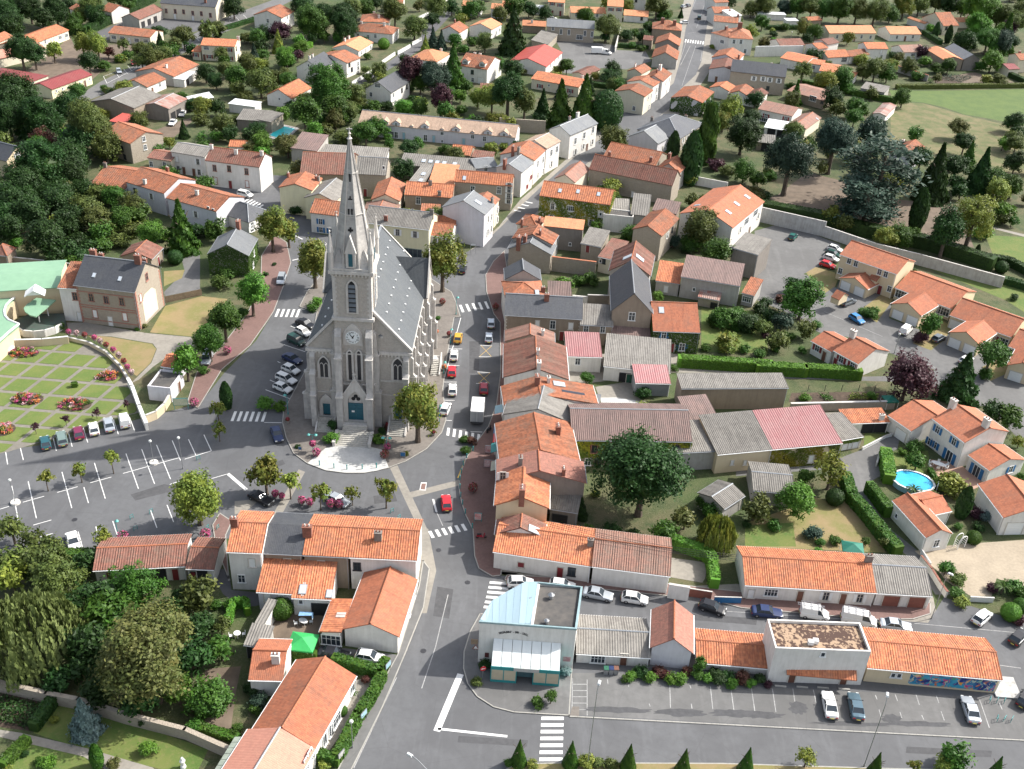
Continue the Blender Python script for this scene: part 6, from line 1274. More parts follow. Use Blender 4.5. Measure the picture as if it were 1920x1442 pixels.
# creeper on house walls
def creeper(house,walls,col,cover,label,z1=None,z0=.0,den=42,seed=1,x0=0,x1=1):
 root,(hx,hy,h,rise,roofz) = house; r = np.random.default_rng(seed); C_ = []; N_ = []
 for wl in walls:
  L = 2 * hx if wl in (0,2) else 2 * hy; top = (z1 or h - .2); gab = wl in (1,3)
  k = int(L * (top + (rise if gab else 0)) * den); u = r.uniform(x0,x1,k) * L - L / 2; z = r.uniform(z0,top + (rise if gab and not z1 else 0),k)
  if gab and not z1:
   ok = np.array([roofz(0,uu) - .2 > zz for uu,zz in zip(u,z)]) if k else np.array([],bool); u,z = u[ok],z[ok]
  w = np.sin(u * .9 + seed) + np.sin(z * 1.3 + u * .4) + np.sin(u * 2.1 + z) * .6; ok = w > (1 - cover) * 3 - 1.9; u,z = u[ok],z[ok]; k = len(u); o = .3 if wl in (0,2) else .2
  for wd in root.children:
   if wd.name[:4] in ('wind','door') and abs(wd.rotation_euler.z - (0,R_(90),R_(180),R_(-90))[wl]) < .01:
    wu = (wd.location.x if wl in (0,2) else wd.location.y) * (-1 if wl == 2 else 1); ok = (abs(u - wu) > .75) | (abs(z - wd.location.z) > 1.0); u,z = u[ok],z[ok]
  k = len(u); off = -.12 + r.uniform(-.12,.02,k)
  if wl == 0: c = np.stack([u,-hy + o + off,z],1); n = (0,-1,.3)
  elif wl == 1: c = np.stack([hx - o - off,u,z],1); n = (1,0,.3)
  elif wl == 2: c = np.stack([-u,hy - o - off,z],1); n = (0,1,.3)
  else: c = np.stack([-hx + o + off,u,z],1); n = (-1,0,.3)
  C_.append(c); N_.append(np.tile(n,(k,1)) + r.normal(size=(k,3)) * .5)
 c = np.concatenate(C_); me = quads_mesh('wall_creeper',c,np.concatenate(N_),r.uniform(.6,1.3,len(c)) * .3,np.clip(.5 + .5 * np.sin(c[:,0] * .8 + c[:,2]),0,1)); me.materials[0] = LEAF[col]
 o = link('wall_creeper',me); o.matrix_world = root.matrix_basis; tag(o,label,'creeper'); return o
def find(sub):
 for o in bpy.data.objects:
  if o.get('label') and sub in o['label']: return o
def hinfo(sub):
 o = find(sub)
 for i,hh in enumerate(HOUSES):
  if abs(hh[0] - o.location.x) < .01 and abs(hh[1] - o.location.y) < .01: return (o,HI[i])
# ---------------------------------------------------------------- the church
def zat(px,py,y):
 """height and x of a picture point on the vertical plane Y=y"""
 d = ray(px,py); t = y / d.y; return d.x * t,CZ + d.z * t
ch_stone = wall_mat('church_rubble',(.37,.345,.31),.4,(.52,.48,.43)); ch_dress = wall_mat('church_granite',(.52,.50,.47),.5)
def block_mat(name,c,c2):
 m,nt,b = new_mat(name); P = pos(nt); s = nt.nodes.new('ShaderNodeSeparateXYZ'); nt.links.new(P,s.inputs[0])
 zf = math_(nt,'FRACT',math_(nt,'DIVIDE',s.outputs[2],.42)); cb = nt.nodes.new('ShaderNodeCombineXYZ')
 nt.links.new(math_(nt,'FLOOR',math_(nt,'DIVIDE',s.outputs[2],.42)),cb.inputs[2]); nt.links.new(math_(nt,'FLOOR',math_(nt,'MULTIPLY',math_(nt,'ADD',s.outputs[0],s.outputs[1]),1.2)),cb.inputs[0])
 w = nt.nodes.new('ShaderNodeTexWhiteNoise'); nt.links.new(cb.outputs[0],w.inputs[0])
 st = noise(nt,.8,5,.65,scaled(nt,P,(1.5,1.5,.35)))
 f = math_(nt,'MULTIPLY_ADD',w.outputs[0],.35,math_(nt,'MULTIPLY',ramp(nt,st,[(.35,0),(.7,1)]),.65))
 nt.links.new(mixc(nt,f,c,c2),b.inputs['Base Color']); b.inputs['Roughness'].default_value = .9
 bump(nt,b,ramp(nt,zf,[(0,0),(.08,1),(.92,1),(1,0)]),.5,.03); MATS[name] = m; return m
ch_block = block_mat('church_ashlar',(.50,.48,.45),(.27,.26,.25)); slate_c = ROOF['S'][0]
slate_n = tile_mat('nave_slate',(.092,.102,.11),(.064,.072,.08),pu=.25,pv=.22,lich=.25,bmp=.25,lichc=(.13,.135,.13),rough=.75)
CX,CY = -26.2,151.0
church = empty('church',(CX,CY,0),0,'large stone church with grey slate nave and tall openwork stone spire','church')
def CB(name,b,mat,parent=None,**k): return b.obj(name,mat,parent or church,**k)
hw = 8.6; NL = 28.5; EZ = 15.6; RZ = 25.0
# nave walls with gables
b = MB()
def wallbox(x0,x1,y0,y1,z1):
 b.face([(x0,y0,0),(x1,y0,0),(x1,y0,z1),(x0,y0,z1)]); b.face([(x1,y0,0),(x1,y1,0),(x1,y1,z1),(x1,y0,z1)])
 b.face([(x1,y1,0),(x0,y1,0),(x0,y1,z1),(x1,y1,z1)]); b.face([(x0,y1,0),(x0,y0,0),(x0,y0,z1),(x0,y1,z1)])
wallbox(-hw,hw,0,NL,EZ)
b.face([(-hw,0,EZ),(hw,0,EZ),(0,0,RZ)]); b.face([(hw,NL,EZ),(-hw,NL,EZ),(0,NL,RZ)])
ty0,ty1,TZ = 19.6,28.0,21.3; tx = hw + 1.0; tm = (ty0 + ty1) / 2
for s in (1,-1):
 q = [(s * tx,ty0,0),(s * tx,ty1,0),(s * tx,ty1,EZ),(s * tx,tm,TZ),(s * tx,ty0,EZ)]; b.face(q if s > 0 else q[::-1])
 for y,sg in ((ty0,-1),(ty1,1)):
  q = [(s * hw,y,0),(s * tx,y,0),(s * tx,y,EZ),(s * hw,y,EZ)]; b.face(q if s * sg < 0 else q[::-1])
# apse
for i in range(5):
 a0,a1 = math.pi * i / 5,math.pi * (i + 1) / 5; R = 6.2
 P0,P1 = (R * math.cos(a0),NL + R * math.sin(a0)),(R * math.cos(a1),NL + R * math.sin(a1))
 b.face([(P0[0],P0[1],0),(P1[0],P1[1],0),(P1[0],P1[1],13.5),(P0[0],P0[1],13.5)])
CB('nave_wall',b,ch_stone)
r = MB(); ov = .35; e = EZ - .1; sl = math.hypot(hw + ov,RZ - e)
r.quadslab((-hw - ov,NL + .1,e),(-hw - ov,-.1,e),(0,-.1,RZ + .3),(0,NL + .1,RZ + .3),.3,[(NL,sl),(0,sl),(0,0),(NL,0)])
r.quadslab((hw + ov,-.1,e),(hw + ov,NL + .1,e),(0,NL + .1,RZ + .3),(0,-.1,RZ + .3),.3,[(0,sl),(NL,sl),(NL,0),(0,0)])
nave_roof = CB('nave_roof',r,slate_n)
r = MB()
for s in (1,-1):
 xe = s * (tx + .15); xi = s * (hw * (RZ + .3 - TZ - .3) / (RZ - EZ) - .4); T0 = TZ + .35
 A1 = (xe,ty0 - .3,EZ + .05); A2 = (s * (hw + .2),ty0 - .3,EZ + .05); A3 = (xi,tm,T0); A4 = (xe,tm,T0)
 q = [A2,A1,A4,A3] if s > 0 else [A1,A2,A3,A4]; r.quadslab(*q,.2,[(abs(p[0]),7 - (p[2] - EZ)) for p in q])
 B1 = (xe,ty1 + .3,EZ + .05); B2 = (s * (hw + .2),ty1 + .3,EZ + .05); q = [A3,A4,B1,B2] if s > 0 else [A4,A3,B2,B1]; r.quadslab(*q,.2,[(abs(p[0]),7 - (p[2] - EZ)) for p in q])
CB('transept_roof',r,slate_n)
r = MB()
for i in range(5):
 a0,a1 = math.pi * i / 5,math.pi * (i + 1) / 5; R = 6.5; r.face([(R * math.cos(a0),NL + R * math.sin(a0),13.5),(R * math.cos(a1),NL + R * math.sin(a1),13.5),(0,NL,20)],[(0,6),(4,6),(2,0)])
CB('apse_roof',r,slate_n)
r = MB(); r.box((0,NL / 2,RZ + .38),(.35,NL,.25)); CB('ridge_capping',r,lead,nave_roof)
# little roof vents in rows on both slopes
vm = MB(); vm.box((0,0,.1),(.26,.34,.22)); vm = vm.mesh('roof_vent',white_p)
for s in (1,-1):
 for j in range(3):
  for i in range(9):
   f = (.22,.5,.76)[j]; link('roof_vent',vm,nave_roof,(s * f * hw,2.2 + i * 3.05 + (j % 2) * 1.4,RZ + .3 - f * (RZ - EZ) + .05))
# coping on gables, side parapet string, corbels
c = MB()
for s in (1,-1):
 c.tube((s * (hw + .3),-.12,EZ),(0,-.12,RZ + .55),.28,None,4); c.tube((s * (hw + .3),NL + .1,EZ),(0,NL + .1,RZ + .5),.2,None,4)
 c.bx(s * hw,s * (hw + .45),0,NL,EZ - .55,EZ - .2)
 c.tube((s * (tx + .05),ty0 - .3,EZ),(s * (tx + .05),tm,TZ + .55),.2,None,4); c.tube((s * (tx + .05),ty1 + .3,EZ),(s * (tx + .05),tm,TZ + .55),.2,None,4)
CB('coping',c,ch_dress,kind='stuff')
for s in (1,-1):
 c = MB(); z = zat(590,650,CY)[1]; c.bx(s * 3.4,s * (hw + .5),-.35,.02,14.6,15.1); CB('cornice',c,ch_dress)
 cm = MB(); cm.box((0,0,0),(.28,.3,.4)); cm = cm.mesh('corbel',ch_dress)
 for i in range(9): link('corbel',cm,church,(s * (3.8 + i * .6),-.14,14.38))
def gothic(w,h,n=7):
 """pointed outline in x,z, base centre at 0"""
 a = w / 2; sp = h - w * .87; P = [(-a,0),(a,0)]
 for i in range(n + 1):
  t = math.radians(60) * i / n; P.append((-a + w * math.cos(t),sp + w * math.sin(t)))
 for i in range(n - 1,-1,-1):
  t = math.radians(60) * i / n; P.append((a - w * math.cos(t),sp + w * math.sin(t)))
 return P
def arch_plate(b,x,y,z,w,h,d,n=(0,-1),inner=None,mi=0):
 """extruded pointed plate; with inner=(w,h,dz) a frame"""
 P = gothic(w,h)
 def V(px,pz,off): return (x + px,y - off,z + pz) if n == (0,-1) else (x + off * n[0],y + px * n[0],z + pz)
 if inner is None:
  b.face([V(p[0],p[1],d) for p in P],None,mi)
  for i in range(len(P)): p,q = P[i],P[(i + 1) % len(P)]; b.face([V(p[0],p[1],0),V(q[0],q[1],0),V(q[0],q[1],d),V(p[0],p[1],d)],None,mi)
 else:
  Q = [(p[0],p[1] + inner[2]) for p in gothic(inner[0],inner[1])]
  for i in range(len(P)):
   j = (i + 1) % len(P)
   b.face([V(*P[i],d),V(*P[j],d),V(*Q[j],d),V(*Q[i],d)],None,mi); b.face([V(*P[i],0),V(*P[j],0),V(*P[j],d),V(*P[i],d)],None,mi); b.face([V(*Q[j],0),V(*Q[i],0),V(*Q[i],d),V(*Q[j],d)],None,mi)
leadglass = M('leaded_glass',(.035,.038,.045),.3,var=.2,scale=6)
def lancet(x,y,z,w,h,parent,n=(0,-1),twin=False,name='lancet_window',sill=True,gm=leadglass):
 f = MB(); arch_plate(f,x,y,z - .15,w + .7,h + .5,.22,n,(w,h,.15)); o = f.obj(name,ch_dress,parent)
 g = MB(); arch_plate(g,x,y,z,w,h,.04,n); g.obj('pane',gm,o)
 t = MB()
 if twin and n == (0,-1):
  t.bx(x - .07,x + .07,y - .16,y,z,z + h * .62)
  for sx in (-1,1): arch_plate(t,x + sx * w * .25,y,z,w * .5,h * .72,.14,n,(w * .5 - .18,h * .72 - .14,0))
  t.obj('tracery',ch_dress,o)
 return o
yF = -.02
for px0,px1,py0,py1 in ((598,617,668,707),(737,755,671,712)):
 x0,zt = zat(px0,py0,CY); x1,zb = zat(px1,py1,CY); lancet((x0 + x1) / 2 - CX,yF,zb,x1 - x0,zt - zb,church,twin=True,name='traceried_window')
for s in (1,-1):       # strings
 c = MB(); c.bx(s * 3.4,s * hw,-.14,.02,9.1,9.4); c.bx(s * 3.4,s * hw,-.12,.02,6.3,6.5); CB('string_course',c,ch_dress,kind='stuff')
doorm = M('teal_door_paint',(.012,.10,.14),.5,var=.08)
for x in (zat(612,745,CY)[0] - CX,zat(747,745,CY)[0] - CX):   # side doors and their stairs
 f = MB(); arch_plate(f,x,yF,1.7,2.5,4.3,.35,(0,-1),(1.3,3.4,0)); o = f.obj('side_portal',ch_dress,church)
 g = MB(); arch_plate(g,x,yF,1.7,1.35,3.45,.05); g.obj('tympanum',ch_dress,o); d = MB(); d.bx(x - .62,x + .62,yF - .12,yF,1.75,3.9); d.obj('door',doorm,o)
 st = MB(); st.box((0,0,0),(2.6,.34,.2)); st = st.mesh('step',stone_l)
 for i in range(9): link('step',st,church,(x,-1.0 - i * .3,1.6 - i * .18))
 u = MB(); u.bx(x - 1.3,x + 1.3,-1.0,0,0,1.7); CB('landing',u,ch_dress)
 for sx in (-1.5,1.5):
  u = MB(); u.face([(x + sx - .15,0,0),(x + sx - .15,0,2.2),(x + sx - .15,-3.6,.4),(x + sx - .15,-3.6,0)]); u.face([(x + sx + .15,0,0),(x + sx + .15,-3.6,0),(x + sx + .15,-3.6,.4),(x + sx + .15,0,2.2)])
  u.face([(x + sx - .15,0,2.2),(x + sx + .15,0,2.2),(x + sx + .15,-3.6,.4),(x + sx - .15,-3.6,.4)]); u.face([(x + sx - .15,-3.6,0),(x + sx - .15,-3.6,.4),(x + sx + .15,-3.6,.4),(x + sx + .15,-3.6,0)]); CB('stair_wall',u,ch_dress)
# buttresses (stepped) along the sides and at the corners
def buttress(x,y,dx,dy,w,stages,mat=ch_dress,cap=.5):
 """grows outwards along (dx,dy): stages = [(reach, top z), ...] from the ground up"""
 b = MB(); px,py = -dy,dx; z0 = 0
 for i,(re,zt) in enumerate(stages):
  nx = stages[i + 1][0] if i + 1 < len(stages) else .02
  def V(r_,s_,z): return (x + dx * r_ + px * s_ * w / 2,y + dy * r_ + py * s_ * w / 2,z)
  zc = zt + (re - nx) * 1.3
  b.face([V(re,-1,z0),V(re,1,z0),V(re,1,zt),V(re,-1,zt)]); b.face([V(re,-1,zt),V(re,1,zt),V(nx,1,zc),V(nx,-1,zc)])
  for s_ in (-1,1):
   q = [V(0,s_,z0),V(re,s_,z0),V(re,s_,zt),V(nx,s_,zc),V(0,s_,zc)]; b.face(q if s_ < 0 else q[::-1])
  z0 = zc
 o = CB('buttress',b,mat); e_ = MB()
 for i,(re,zt) in enumerate(stages[:-1]):
  cx_,cy_ = x + dx * re / 2,y + dy * re / 2; e_.box((cx_,cy_,zt + .02),(abs(dx) * (re + .25) + abs(px) * (w + .2),abs(dy) * (re + .25) + abs(py) * (w + .2),.2))
 e_.obj('offset',ch_dress,o,kind='stuff')
for i in range(6):
 for s in (1,-1): buttress(s * hw,.6 + i * 3.7,s,0,.5,[(1.6,5.5),(1.05,10.0),(.55,13.6)],ch_block)
for i in range(5):
 for s in (1,-1): lancet(s * hw,2.5 + i * 3.7,5.5,1.0,6.5,church,(s,0))
for s in (1,-1):
 buttress(s * (hw - .6),0,0,-1,.9,[(1.9,6.6),(1.4,10.6),(.8,13.8)],ch_block); buttress(s * tx,ty0 + .4,s,0,.7,[(1.2,6),(.8,11),(.4,14)],ch_block); buttress(s * tx,ty1 - .4,s,0,.7,[(1.2,6),(.8,11),(.4,14)],ch_block)
 lancet(s * tx,tm,6,1.8,8.5,church,(s,0))
 f = MB(); f.tube((s * tx,tm,TZ + .5),(s * tx,tm,TZ + 2.3),.13,.09,6); f.box((s * tx,tm,TZ + 1.9),(.16,.9,.2)); CB('finial',f,ch_dress)
# ---- tower
tcx,thw,tyf = -.65,3.15,-1.0; tyb = tyf + 6.3; tyc = (tyf + tyb) / 2
TS = church; W0,WB,WC = 0,21.6,30.2
b = MB()
b.bx(tcx - thw,tcx + thw,tyf,tyb,0,WC); CB('tower_wall',b,ch_stone)
for z,o,h_ in ((WB,.35,.5),(WC,.5,.55),(WC + .5,.3,.35),(14.9,.12,.25),(9.0,.3,.35)):
 c = MB(); c.box((tcx,tyc,z),(2 * (thw + o),2 * (thw + o),h_)); CB('tower_string',c,ch_dress)
for n in (0,1,2,3):
 cm = MB(); cm.box((0,0,0),(.3,.3,.5)); cm = cm.mesh('corbel',ch_dress)
 for i in range(11):
  u = -thw + .15 + i * .6; p = [(tcx + u,tyf - .15),(tcx + thw + .15,tyc + u),(tcx + u,tyb + .15),(tcx - thw - .15,tyc + u)][n]; link('corbel',cm,church,(p[0],p[1],WC - .5))
# pale corner strips of the belfry
for sx in (-1,1):
 for sy in (-1,1):
  q = MB(); zz = WB + .3; i = 0
  while zz < WC - .5:
   l = .75 if i % 2 else .5; q.box((tcx + sx * (thw - l / 2 + .04),tyc + sy * (thw - l / 2 + .04),zz + .2),(l,l,.39)); zz += .4; i += 1
  CB('quoins',q,ch_dress,kind='stuff')
louv = M('louvre_slate',(.13,.15,.17),.6,var=.15)
for n in range(4):
 if n == 0: o = lancet(tcx,tyf,22.9,1.25,5.8,church,name='belfry_window',gm=dark_in)
 elif n == 2: continue
 else: s = 1 if n == 1 else -1; o = lancet(tcx + s * thw,tyc,22.9,1.25,5.8,church,(s,0),name='belfry_window',gm=dark_in)
 for i in range(6):
  l = MB(); z = 23.2 + i * .85
  if n == 0: l.quadslab((tcx - .6,tyf - .25,z),(tcx + .6,tyf - .25,z),(tcx + .6,tyf - .03,z + .5),(tcx - .6,tyf - .03,z + .5),.05)
  else: l.quadslab((tcx + s * (thw + .25),tyc - .6,z),(tcx + s * (thw + .25),tyc + .6,z),(tcx + s * (thw + .03),tyc + .6,z + .5),(tcx + s * (thw + .03),tyc - .6,z + .5),.05)
  l.obj('louvre',louv,o)
# tower buttresses: pairs at the front corners and right/left
for sx in (-1,1):
 buttress(tcx + sx * (thw - .55),tyf,0,-1,1.1,[(2.1,7.2),(1.5,14.6),(.9,18.6)],ch_block)
 buttress(tcx + sx * thw,tyf + .55,sx,0,.9,[(1.2,7.2),(.9,14.6),(.55,18.6)],ch_block)
# lancets above the door, clock
for px0,px1 in ((651.5,661.6),(668.6,678.7)):
 x0,zt = zat(px0,657,CY + tyf); x1,zb = zat(px1,712,CY + tyf); lancet((x0 + x1) / 2 - CX,tyf - .01,zb,(x1 - x0) * .85,zt - zb,church)
ckx,ckz = zat(661.5,631.5,CY + tyf); ckx -= CX
ho = MB(); arch_plate(ho,ckx,tyf,ckz - 1.6,3.3,4.2,.12,(0,-1)); CB('clock_surround',ho,ch_dress)
k = MB(); n = 32; ring = [(ckx + 1.32 * math.cos(2 * math.pi * i / n),ckz + 1.32 * math.sin(2 * math.pi * i / n)) for i in range(n)]
def disc(b,cx,cz,r0,y,d,n=32):
 P = [(cx + r0 * math.cos(2 * math.pi * i / n),cz + r0 * math.sin(2 * math.pi * i / n)) for i in range(n)]
 b.face([(p[0],y - d,p[1]) for p in P]);
 for i in range(n): p,q = P[i],P[(i + 1) % n]; b.face([(p[0],y,p[1]),(q[0],y,q[1]),(q[0],y - d,q[1]),(p[0],y - d,p[1])])
k = MB(); disc(k,ckx,ckz,1.42,tyf - .1,.12); clk = CB('clock',k,ch_dress)
k = MB(); disc(k,ckx,ckz,1.2,tyf - .2,.06); k.obj('dial',M('clock_dial',(.72,.76,.76),.4,var=.02),clk)
for i,s_ in enumerate(('XII','I','II','III','IIII','V','VI','VII','VIII','IX','X','XI')):
 cu = bpy.data.curves.new('numeral','FONT'); cu.body = s_; cu.size = .42; cu.align_x = 'CENTER'; cu.align_y = 'CENTER'; cu.extrude = .01
 a = math.radians(90 - i * 30); o = link('numeral',cu,clk,(ckx + .93 * math.cos(a),tyf - .28,ckz + .93 * math.sin(a))); o.rotation_euler = (R_(90),a - R_(90) if False else 0,0); cu.materials.append(black); bpy.context.view_layer.update(); me_ = bpy.data.meshes.new_from_object(o.evaluated_get(bpy.context.evaluated_depsgraph_get())); o2 = link('numeral',me_,clk,o.location.copy()); o2.rotation_euler = o.rotation_euler; bpy.data.objects.remove(o)
def hand(ang,ln,w):
 b = MB(); d = Vector((math.sin(ang),0,math.cos(ang))); q = Vector((d.z,0,-d.x)); o = Vector((ckx,tyf - .3,ckz))
 b.face([o - d * .2 - q * w,o + d * ln * .6 - q * w,o + d * ln,o + d * ln * .6 + q * w,o - d * .2 + q * w][::-1]); b.obj('clock_hand',black,clk)
hand(R_(-38),.95,.07); hand(R_(32),.6,.09)
# portal
p = MB(); gx,gz = tcx,1.9
pw = 2.15
p.face([(gx - pw,tyf - 1.0,7.6),(gx + pw,tyf - 1.0,7.6),(gx,tyf - 1.0,11.0)]) if False else None
P = [(-pw,0),(-pw,5.2),(0,8.6),(pw,5.2),(pw,0)]; Q = [(-1.35,0),(-1.35,3.9)] + [(q[0],q[1]) for q in gothic(2.7,6.0)[9:1:-1]]
I = gothic(2.7,6.1);
# outer gable plate with a pointed opening, built as strips between outline and opening
outl = []
for q in I:
 a = math.atan2(q[1] - 3,q[0]); outl.append(q)
def outer(q):
 x,z = q
 if z <= .01: return (pw if x > 0 else -pw,0)
 t = min(1,abs(x) / 1.35); return ((pw if x > 0 else -pw) * t if z > 3.9 else (pw if x > 0 else -pw),8.6 - (8.6 - 5.2) * t if z > 3.9 else z * 5.2 / 3.9)
O = [outer(q) for q in I]; yP = tyf - 1.1
for i in range(len(I)):
 j = (i + 1) % len(I)
 if i == 0: continue
 p.face([(gx + O[i][0],yP,gz + O[i][1]),(gx + O[j][0],yP,gz + O[j][1]),(gx + I[j][0],yP,gz + I[j][1]),(gx + I[i][0],yP,gz + I[i][1])])
 p.face([(gx + I[i][0],yP,gz + I[i][1]),(gx + I[j][0],yP,gz + I[j][1]),(gx + I[j][0],tyf,gz + I[j][1]),(gx + I[i][0],tyf,gz + I[i][1])])
 p.face([(gx + O[j][0],yP,gz + O[j][1]),(gx + O[i][0],yP,gz + O[i][1]),(gx + O[i][0],tyf,gz + O[i][1]),(gx + O[j][0],tyf,gz + O[j][1])])
portal = CB('portal',p,ch_dress)
c = MB(); c.tube((gx - pw - .1,yP - .05,gz + 5.1),(gx,yP - .05,gz + 8.75),.16,None,4); c.tube((gx + pw + .1,yP - .05,gz + 5.1),(gx,yP - .05,gz + 8.75),.16,None,4); c.tube((gx,yP,gz + 8.6),(gx,yP,gz + 10),.12,.08,6); c.box((gx,yP,gz + 9.6),(.7,.16,.16)); c.obj('coping',ch_dress,portal)
t = MB(); arch_plate(t,gx,tyf - .3,gz,2.6,5.9,.1); t.obj('tympanum',ch_dress,portal)
t = MB()
for dx,dz in ((0,.42),(-.42,-.12),(.42,-.12)): disc(t,gx + dx,gz + 4.35 + dz,.36,tyf - .4,.05,14)
t.obj('trefoil',dark_in,portal,kind='stuff')
dm = MB(); dm.bx(-.72,.72,-.06,.06,0,3.4)
for i in range(5): dm.bx(-.66,.66,-.09,-.06,.35 + i * .65,.38 + i * .65)
dm = dm.mesh('door',doorm)
for sx in (-1,1): link('door',dm,portal,(gx + sx * .735,tyf - .55,gz))
nt_ = MB(); nt_.bx(-.25,.25,-.03,0,0,.35); nt_.obj('notice',white_p,portal).location = (gx - .5,tyf - .68,gz + 1.6)
# main steps
sm = MB(); sm.box((0,0,0),(5.6,.42,.17)); sm = sm.mesh('step',stone_l); sm2 = MB(); sm2.box((0,0,0),(4.2,.42,.17)); sm2 = sm2.mesh('step',stone_l)
for i in range(13):
 w = sm if i > 4 else sm2; link('step',w,church,(tcx,yP - .2 - i * .4,1.82 - i * .14))
u = MB(); u.bx(tcx - 2.1,tcx + 2.1,yP - 1.2,tyf,0,1.88); CB('landing',u,ch_dress)
for sx in (-1,1):
 u = MB(); x = tcx + sx * 3.05
 u.prism([(x - .22,yP - 5.4),(x + .22,yP - 5.4),(x + .22,yP - 1.9),(x - .22,yP - 1.9)],0,1.0); u.box((x,yP - 3.6,1.05),(.6,3.8,.14)); CB('stair_wall',u,ch_dress)
# stair turret on the right of the tower
u = MB(); tx_,ty_ = tcx + thw + 1.2,tyf + 2.6; u.lathe([(1.55,0),(1.55,17.6),(1.75,17.7),(1.75,18.1)],8,0,(tx_,ty_,0)); tur = CB('stair_turret',u,ch_block)
u = MB(); u.lathe([(1.8,18.1),(0,21.4)],8,0,(tx_,ty_,0)); u.obj('turret_roof',slate_c,tur)
# ---- spire
def oct_(r,z,cx=tcx,cy=tyc): return [(cx + r * math.cos(R_(22.5 + 45 * i)) / math.cos(R_(22.5)),cy + r * math.sin(R_(22.5 + 45 * i)) / math.cos(R_(22.5)),z) for i in range(8)]
SP0,SP1 = WC + .7,51.2; sr0 = 3.0
s_ = MB(); NSEG = 14
for k in range(NSEG):
 a,b2 = oct_(sr0 * (1 - k / NSEG) + .1,SP0 + (SP1 - SP0) * k / NSEG),oct_(sr0 * (1 - (k + 1) / NSEG) + .1,SP0 + (SP1 - SP0) * (k + 1) / NSEG)
 for i in range(8): j = (i + 1) % 8; s_.face([a[i],a[j],b2[j],b2[i]])
spire = CB('spire',s_,ch_block)
rb = MB(); a,b2 = oct_(sr0 + .14,SP0),oct_(.16,SP1)
for i in range(8): rb.tube(a[i],b2[i],.13,.07,5)
for zz in (39.5,46.0):
 f = 1 - (zz - SP0) / (SP1 - SP0); q = oct_(sr0 * f + .18,zz)
 for i in range(8): rb.tube(q[i],q[(i + 1) % 8],.09,None,4)
rb.obj('rib',ch_dress,spire,kind='stuff')
f = MB(); f.lathe([(.2,0),(.45,.2),(.2,.45),(.12,.8),(.28,1.0),(.1,1.2),(.06,2.0)],8,0,(tcx,tyc,SP1 - .1)); f.box((tcx,tyc,SP1 + 1.6),(.9,.1,.12)); f.obj('finial',ch_dress,spire)
def onspire(z,off): fr = 1 - (z - SP0) / (SP1 - SP0); return tyc - sr0 * fr - .1 - off
o_ = MB()
for z,w,h_ in ((44.9,.25,2.2),): o_.bx(tcx - w / 2,tcx + w / 2,onspire(z,.03),onspire(z,-.4),z - h_ / 2,z + h_ / 2)
for sx in (-.25,.25): o_.bx(tcx + sx - .12,tcx + sx + .12,onspire(39.6,.04) ,onspire(39.6,-.4),38.8,40.5)
o_.bx(tcx - .42,tcx + .42,onspire(37,.04),onspire(37,-.3),36.9,37.25); o_.bx(tcx - .16,tcx + .16,onspire(37,.045),onspire(37,-.3),36.6,37.55)
o_.bx(tcx - .35,tcx + .35,onspire(42,.04),onspire(42,-.3),41.9,42.1); o_.bx(tcx - .1,tcx + .1,onspire(42,.045),onspire(42,-.3),41.9,42.5)
o_.obj('slit_opening',dark_in,spire,kind='stuff')
for n in range(4):      # lucarnes and corner broaches
 l = MB(); y = -(sr0 + .35); l.bx(-.75,.75,y,y + 1.6,0,2.7); l.face([(-.95,y - .05,2.5),(.95,y - .05,2.5),(0,y - .05,5.6)])
 l.face([(-.95,y - .05,2.5),(0,y - .05,5.6),(0,y + 2.6,5.6),(-.95,y + 2.6,2.5)]); l.face([(.95,y - .05,2.5),(.95,y + 2.6,2.5),(0,y + 2.6,5.6),(0,y - .05,5.6)])
 o = link('lucarne',l.mesh('lucarne',ch_dress),spire,(tcx,tyc,SP0 + .1),R_(90 * n)); q = MB(); q.bx(-.33,.33,y - .08,y,.3,2.5); q.obj('shutter',doorm,o)
 l = MB(); c = thw + .1; z0 = 0; A = [(c,-c),(c - 1.9,-c),(c,-c + 1.9)]
 l.face([(c - 2.4,-c,z0),(c,-c,z0),(c - 1.25,-c + 1.25,3.0)]); l.face([(c,-c,z0),(c,-c + 2.4,z0),(c - 1.25,-c + 1.25,3.0)])
 link('broach',l.mesh('broach',ch_block),spire,(tcx,tyc,SP0 - .1),R_(90 * n))
 l = MB(); l.lathe([(.42,0),(.42,3.6),(.55,3.7),(.55,3.9),(.06,7.2),(.2,7.3),(.05,7.5),(.04,8.1)],8); l.box((0,0,7.85),(.5,.09,.09))
 link('pinnacle',l.mesh('pinnacle',ch_dress),church,(tcx + (thw + .05) * (1 if n in (0,1) else -1),tyc + (thw + .05) * (1 if n in (1,2) else -1),WC - .3))
# side stair on the right
sg = MB(); sg.box((0,0,0),(1.5,.34,.18)); sg = sg.mesh('step',stone_l); g0 = G(820,705);
for i in range(9): link('step',sg,church,(g0.x - CX - .6,g0.y - CY + i * .38,.09 + i * .17))
u = MB(); u.bx(g0.x - CX - 1.35,g0.x - CX + .15,g0.y - CY + 3.4,g0.y - CY + 5,0,1.6); CB('landing',u,ch_dress)
u = MB(); x = g0.x - CX + .35; u.face([(x - .12,g0.y - CY - .2,0),(x + .12,g0.y - CY - .2,0),(x + .12,g0.y - CY - .2,.5),(x - .12,g0.y - CY - .2,.5)])
for s in (-.12,.12):
 q = [(x + s,g0.y - CY - .2,0),(x + s,g0.y - CY + 5,0),(x + s,g0.y - CY + 5,2.4),(x + s,g0.y - CY - .2,.5)]; u.face(q if s > 0 else q[::-1])
u.face([(x - .12,g0.y - CY - .2,.5),(x + .12,g0.y - CY - .2,.5),(x + .12,g0.y - CY + 5,2.4),(x - .12,g0.y - CY + 5,2.4)]); CB('stair_wall',u,ch_dress)
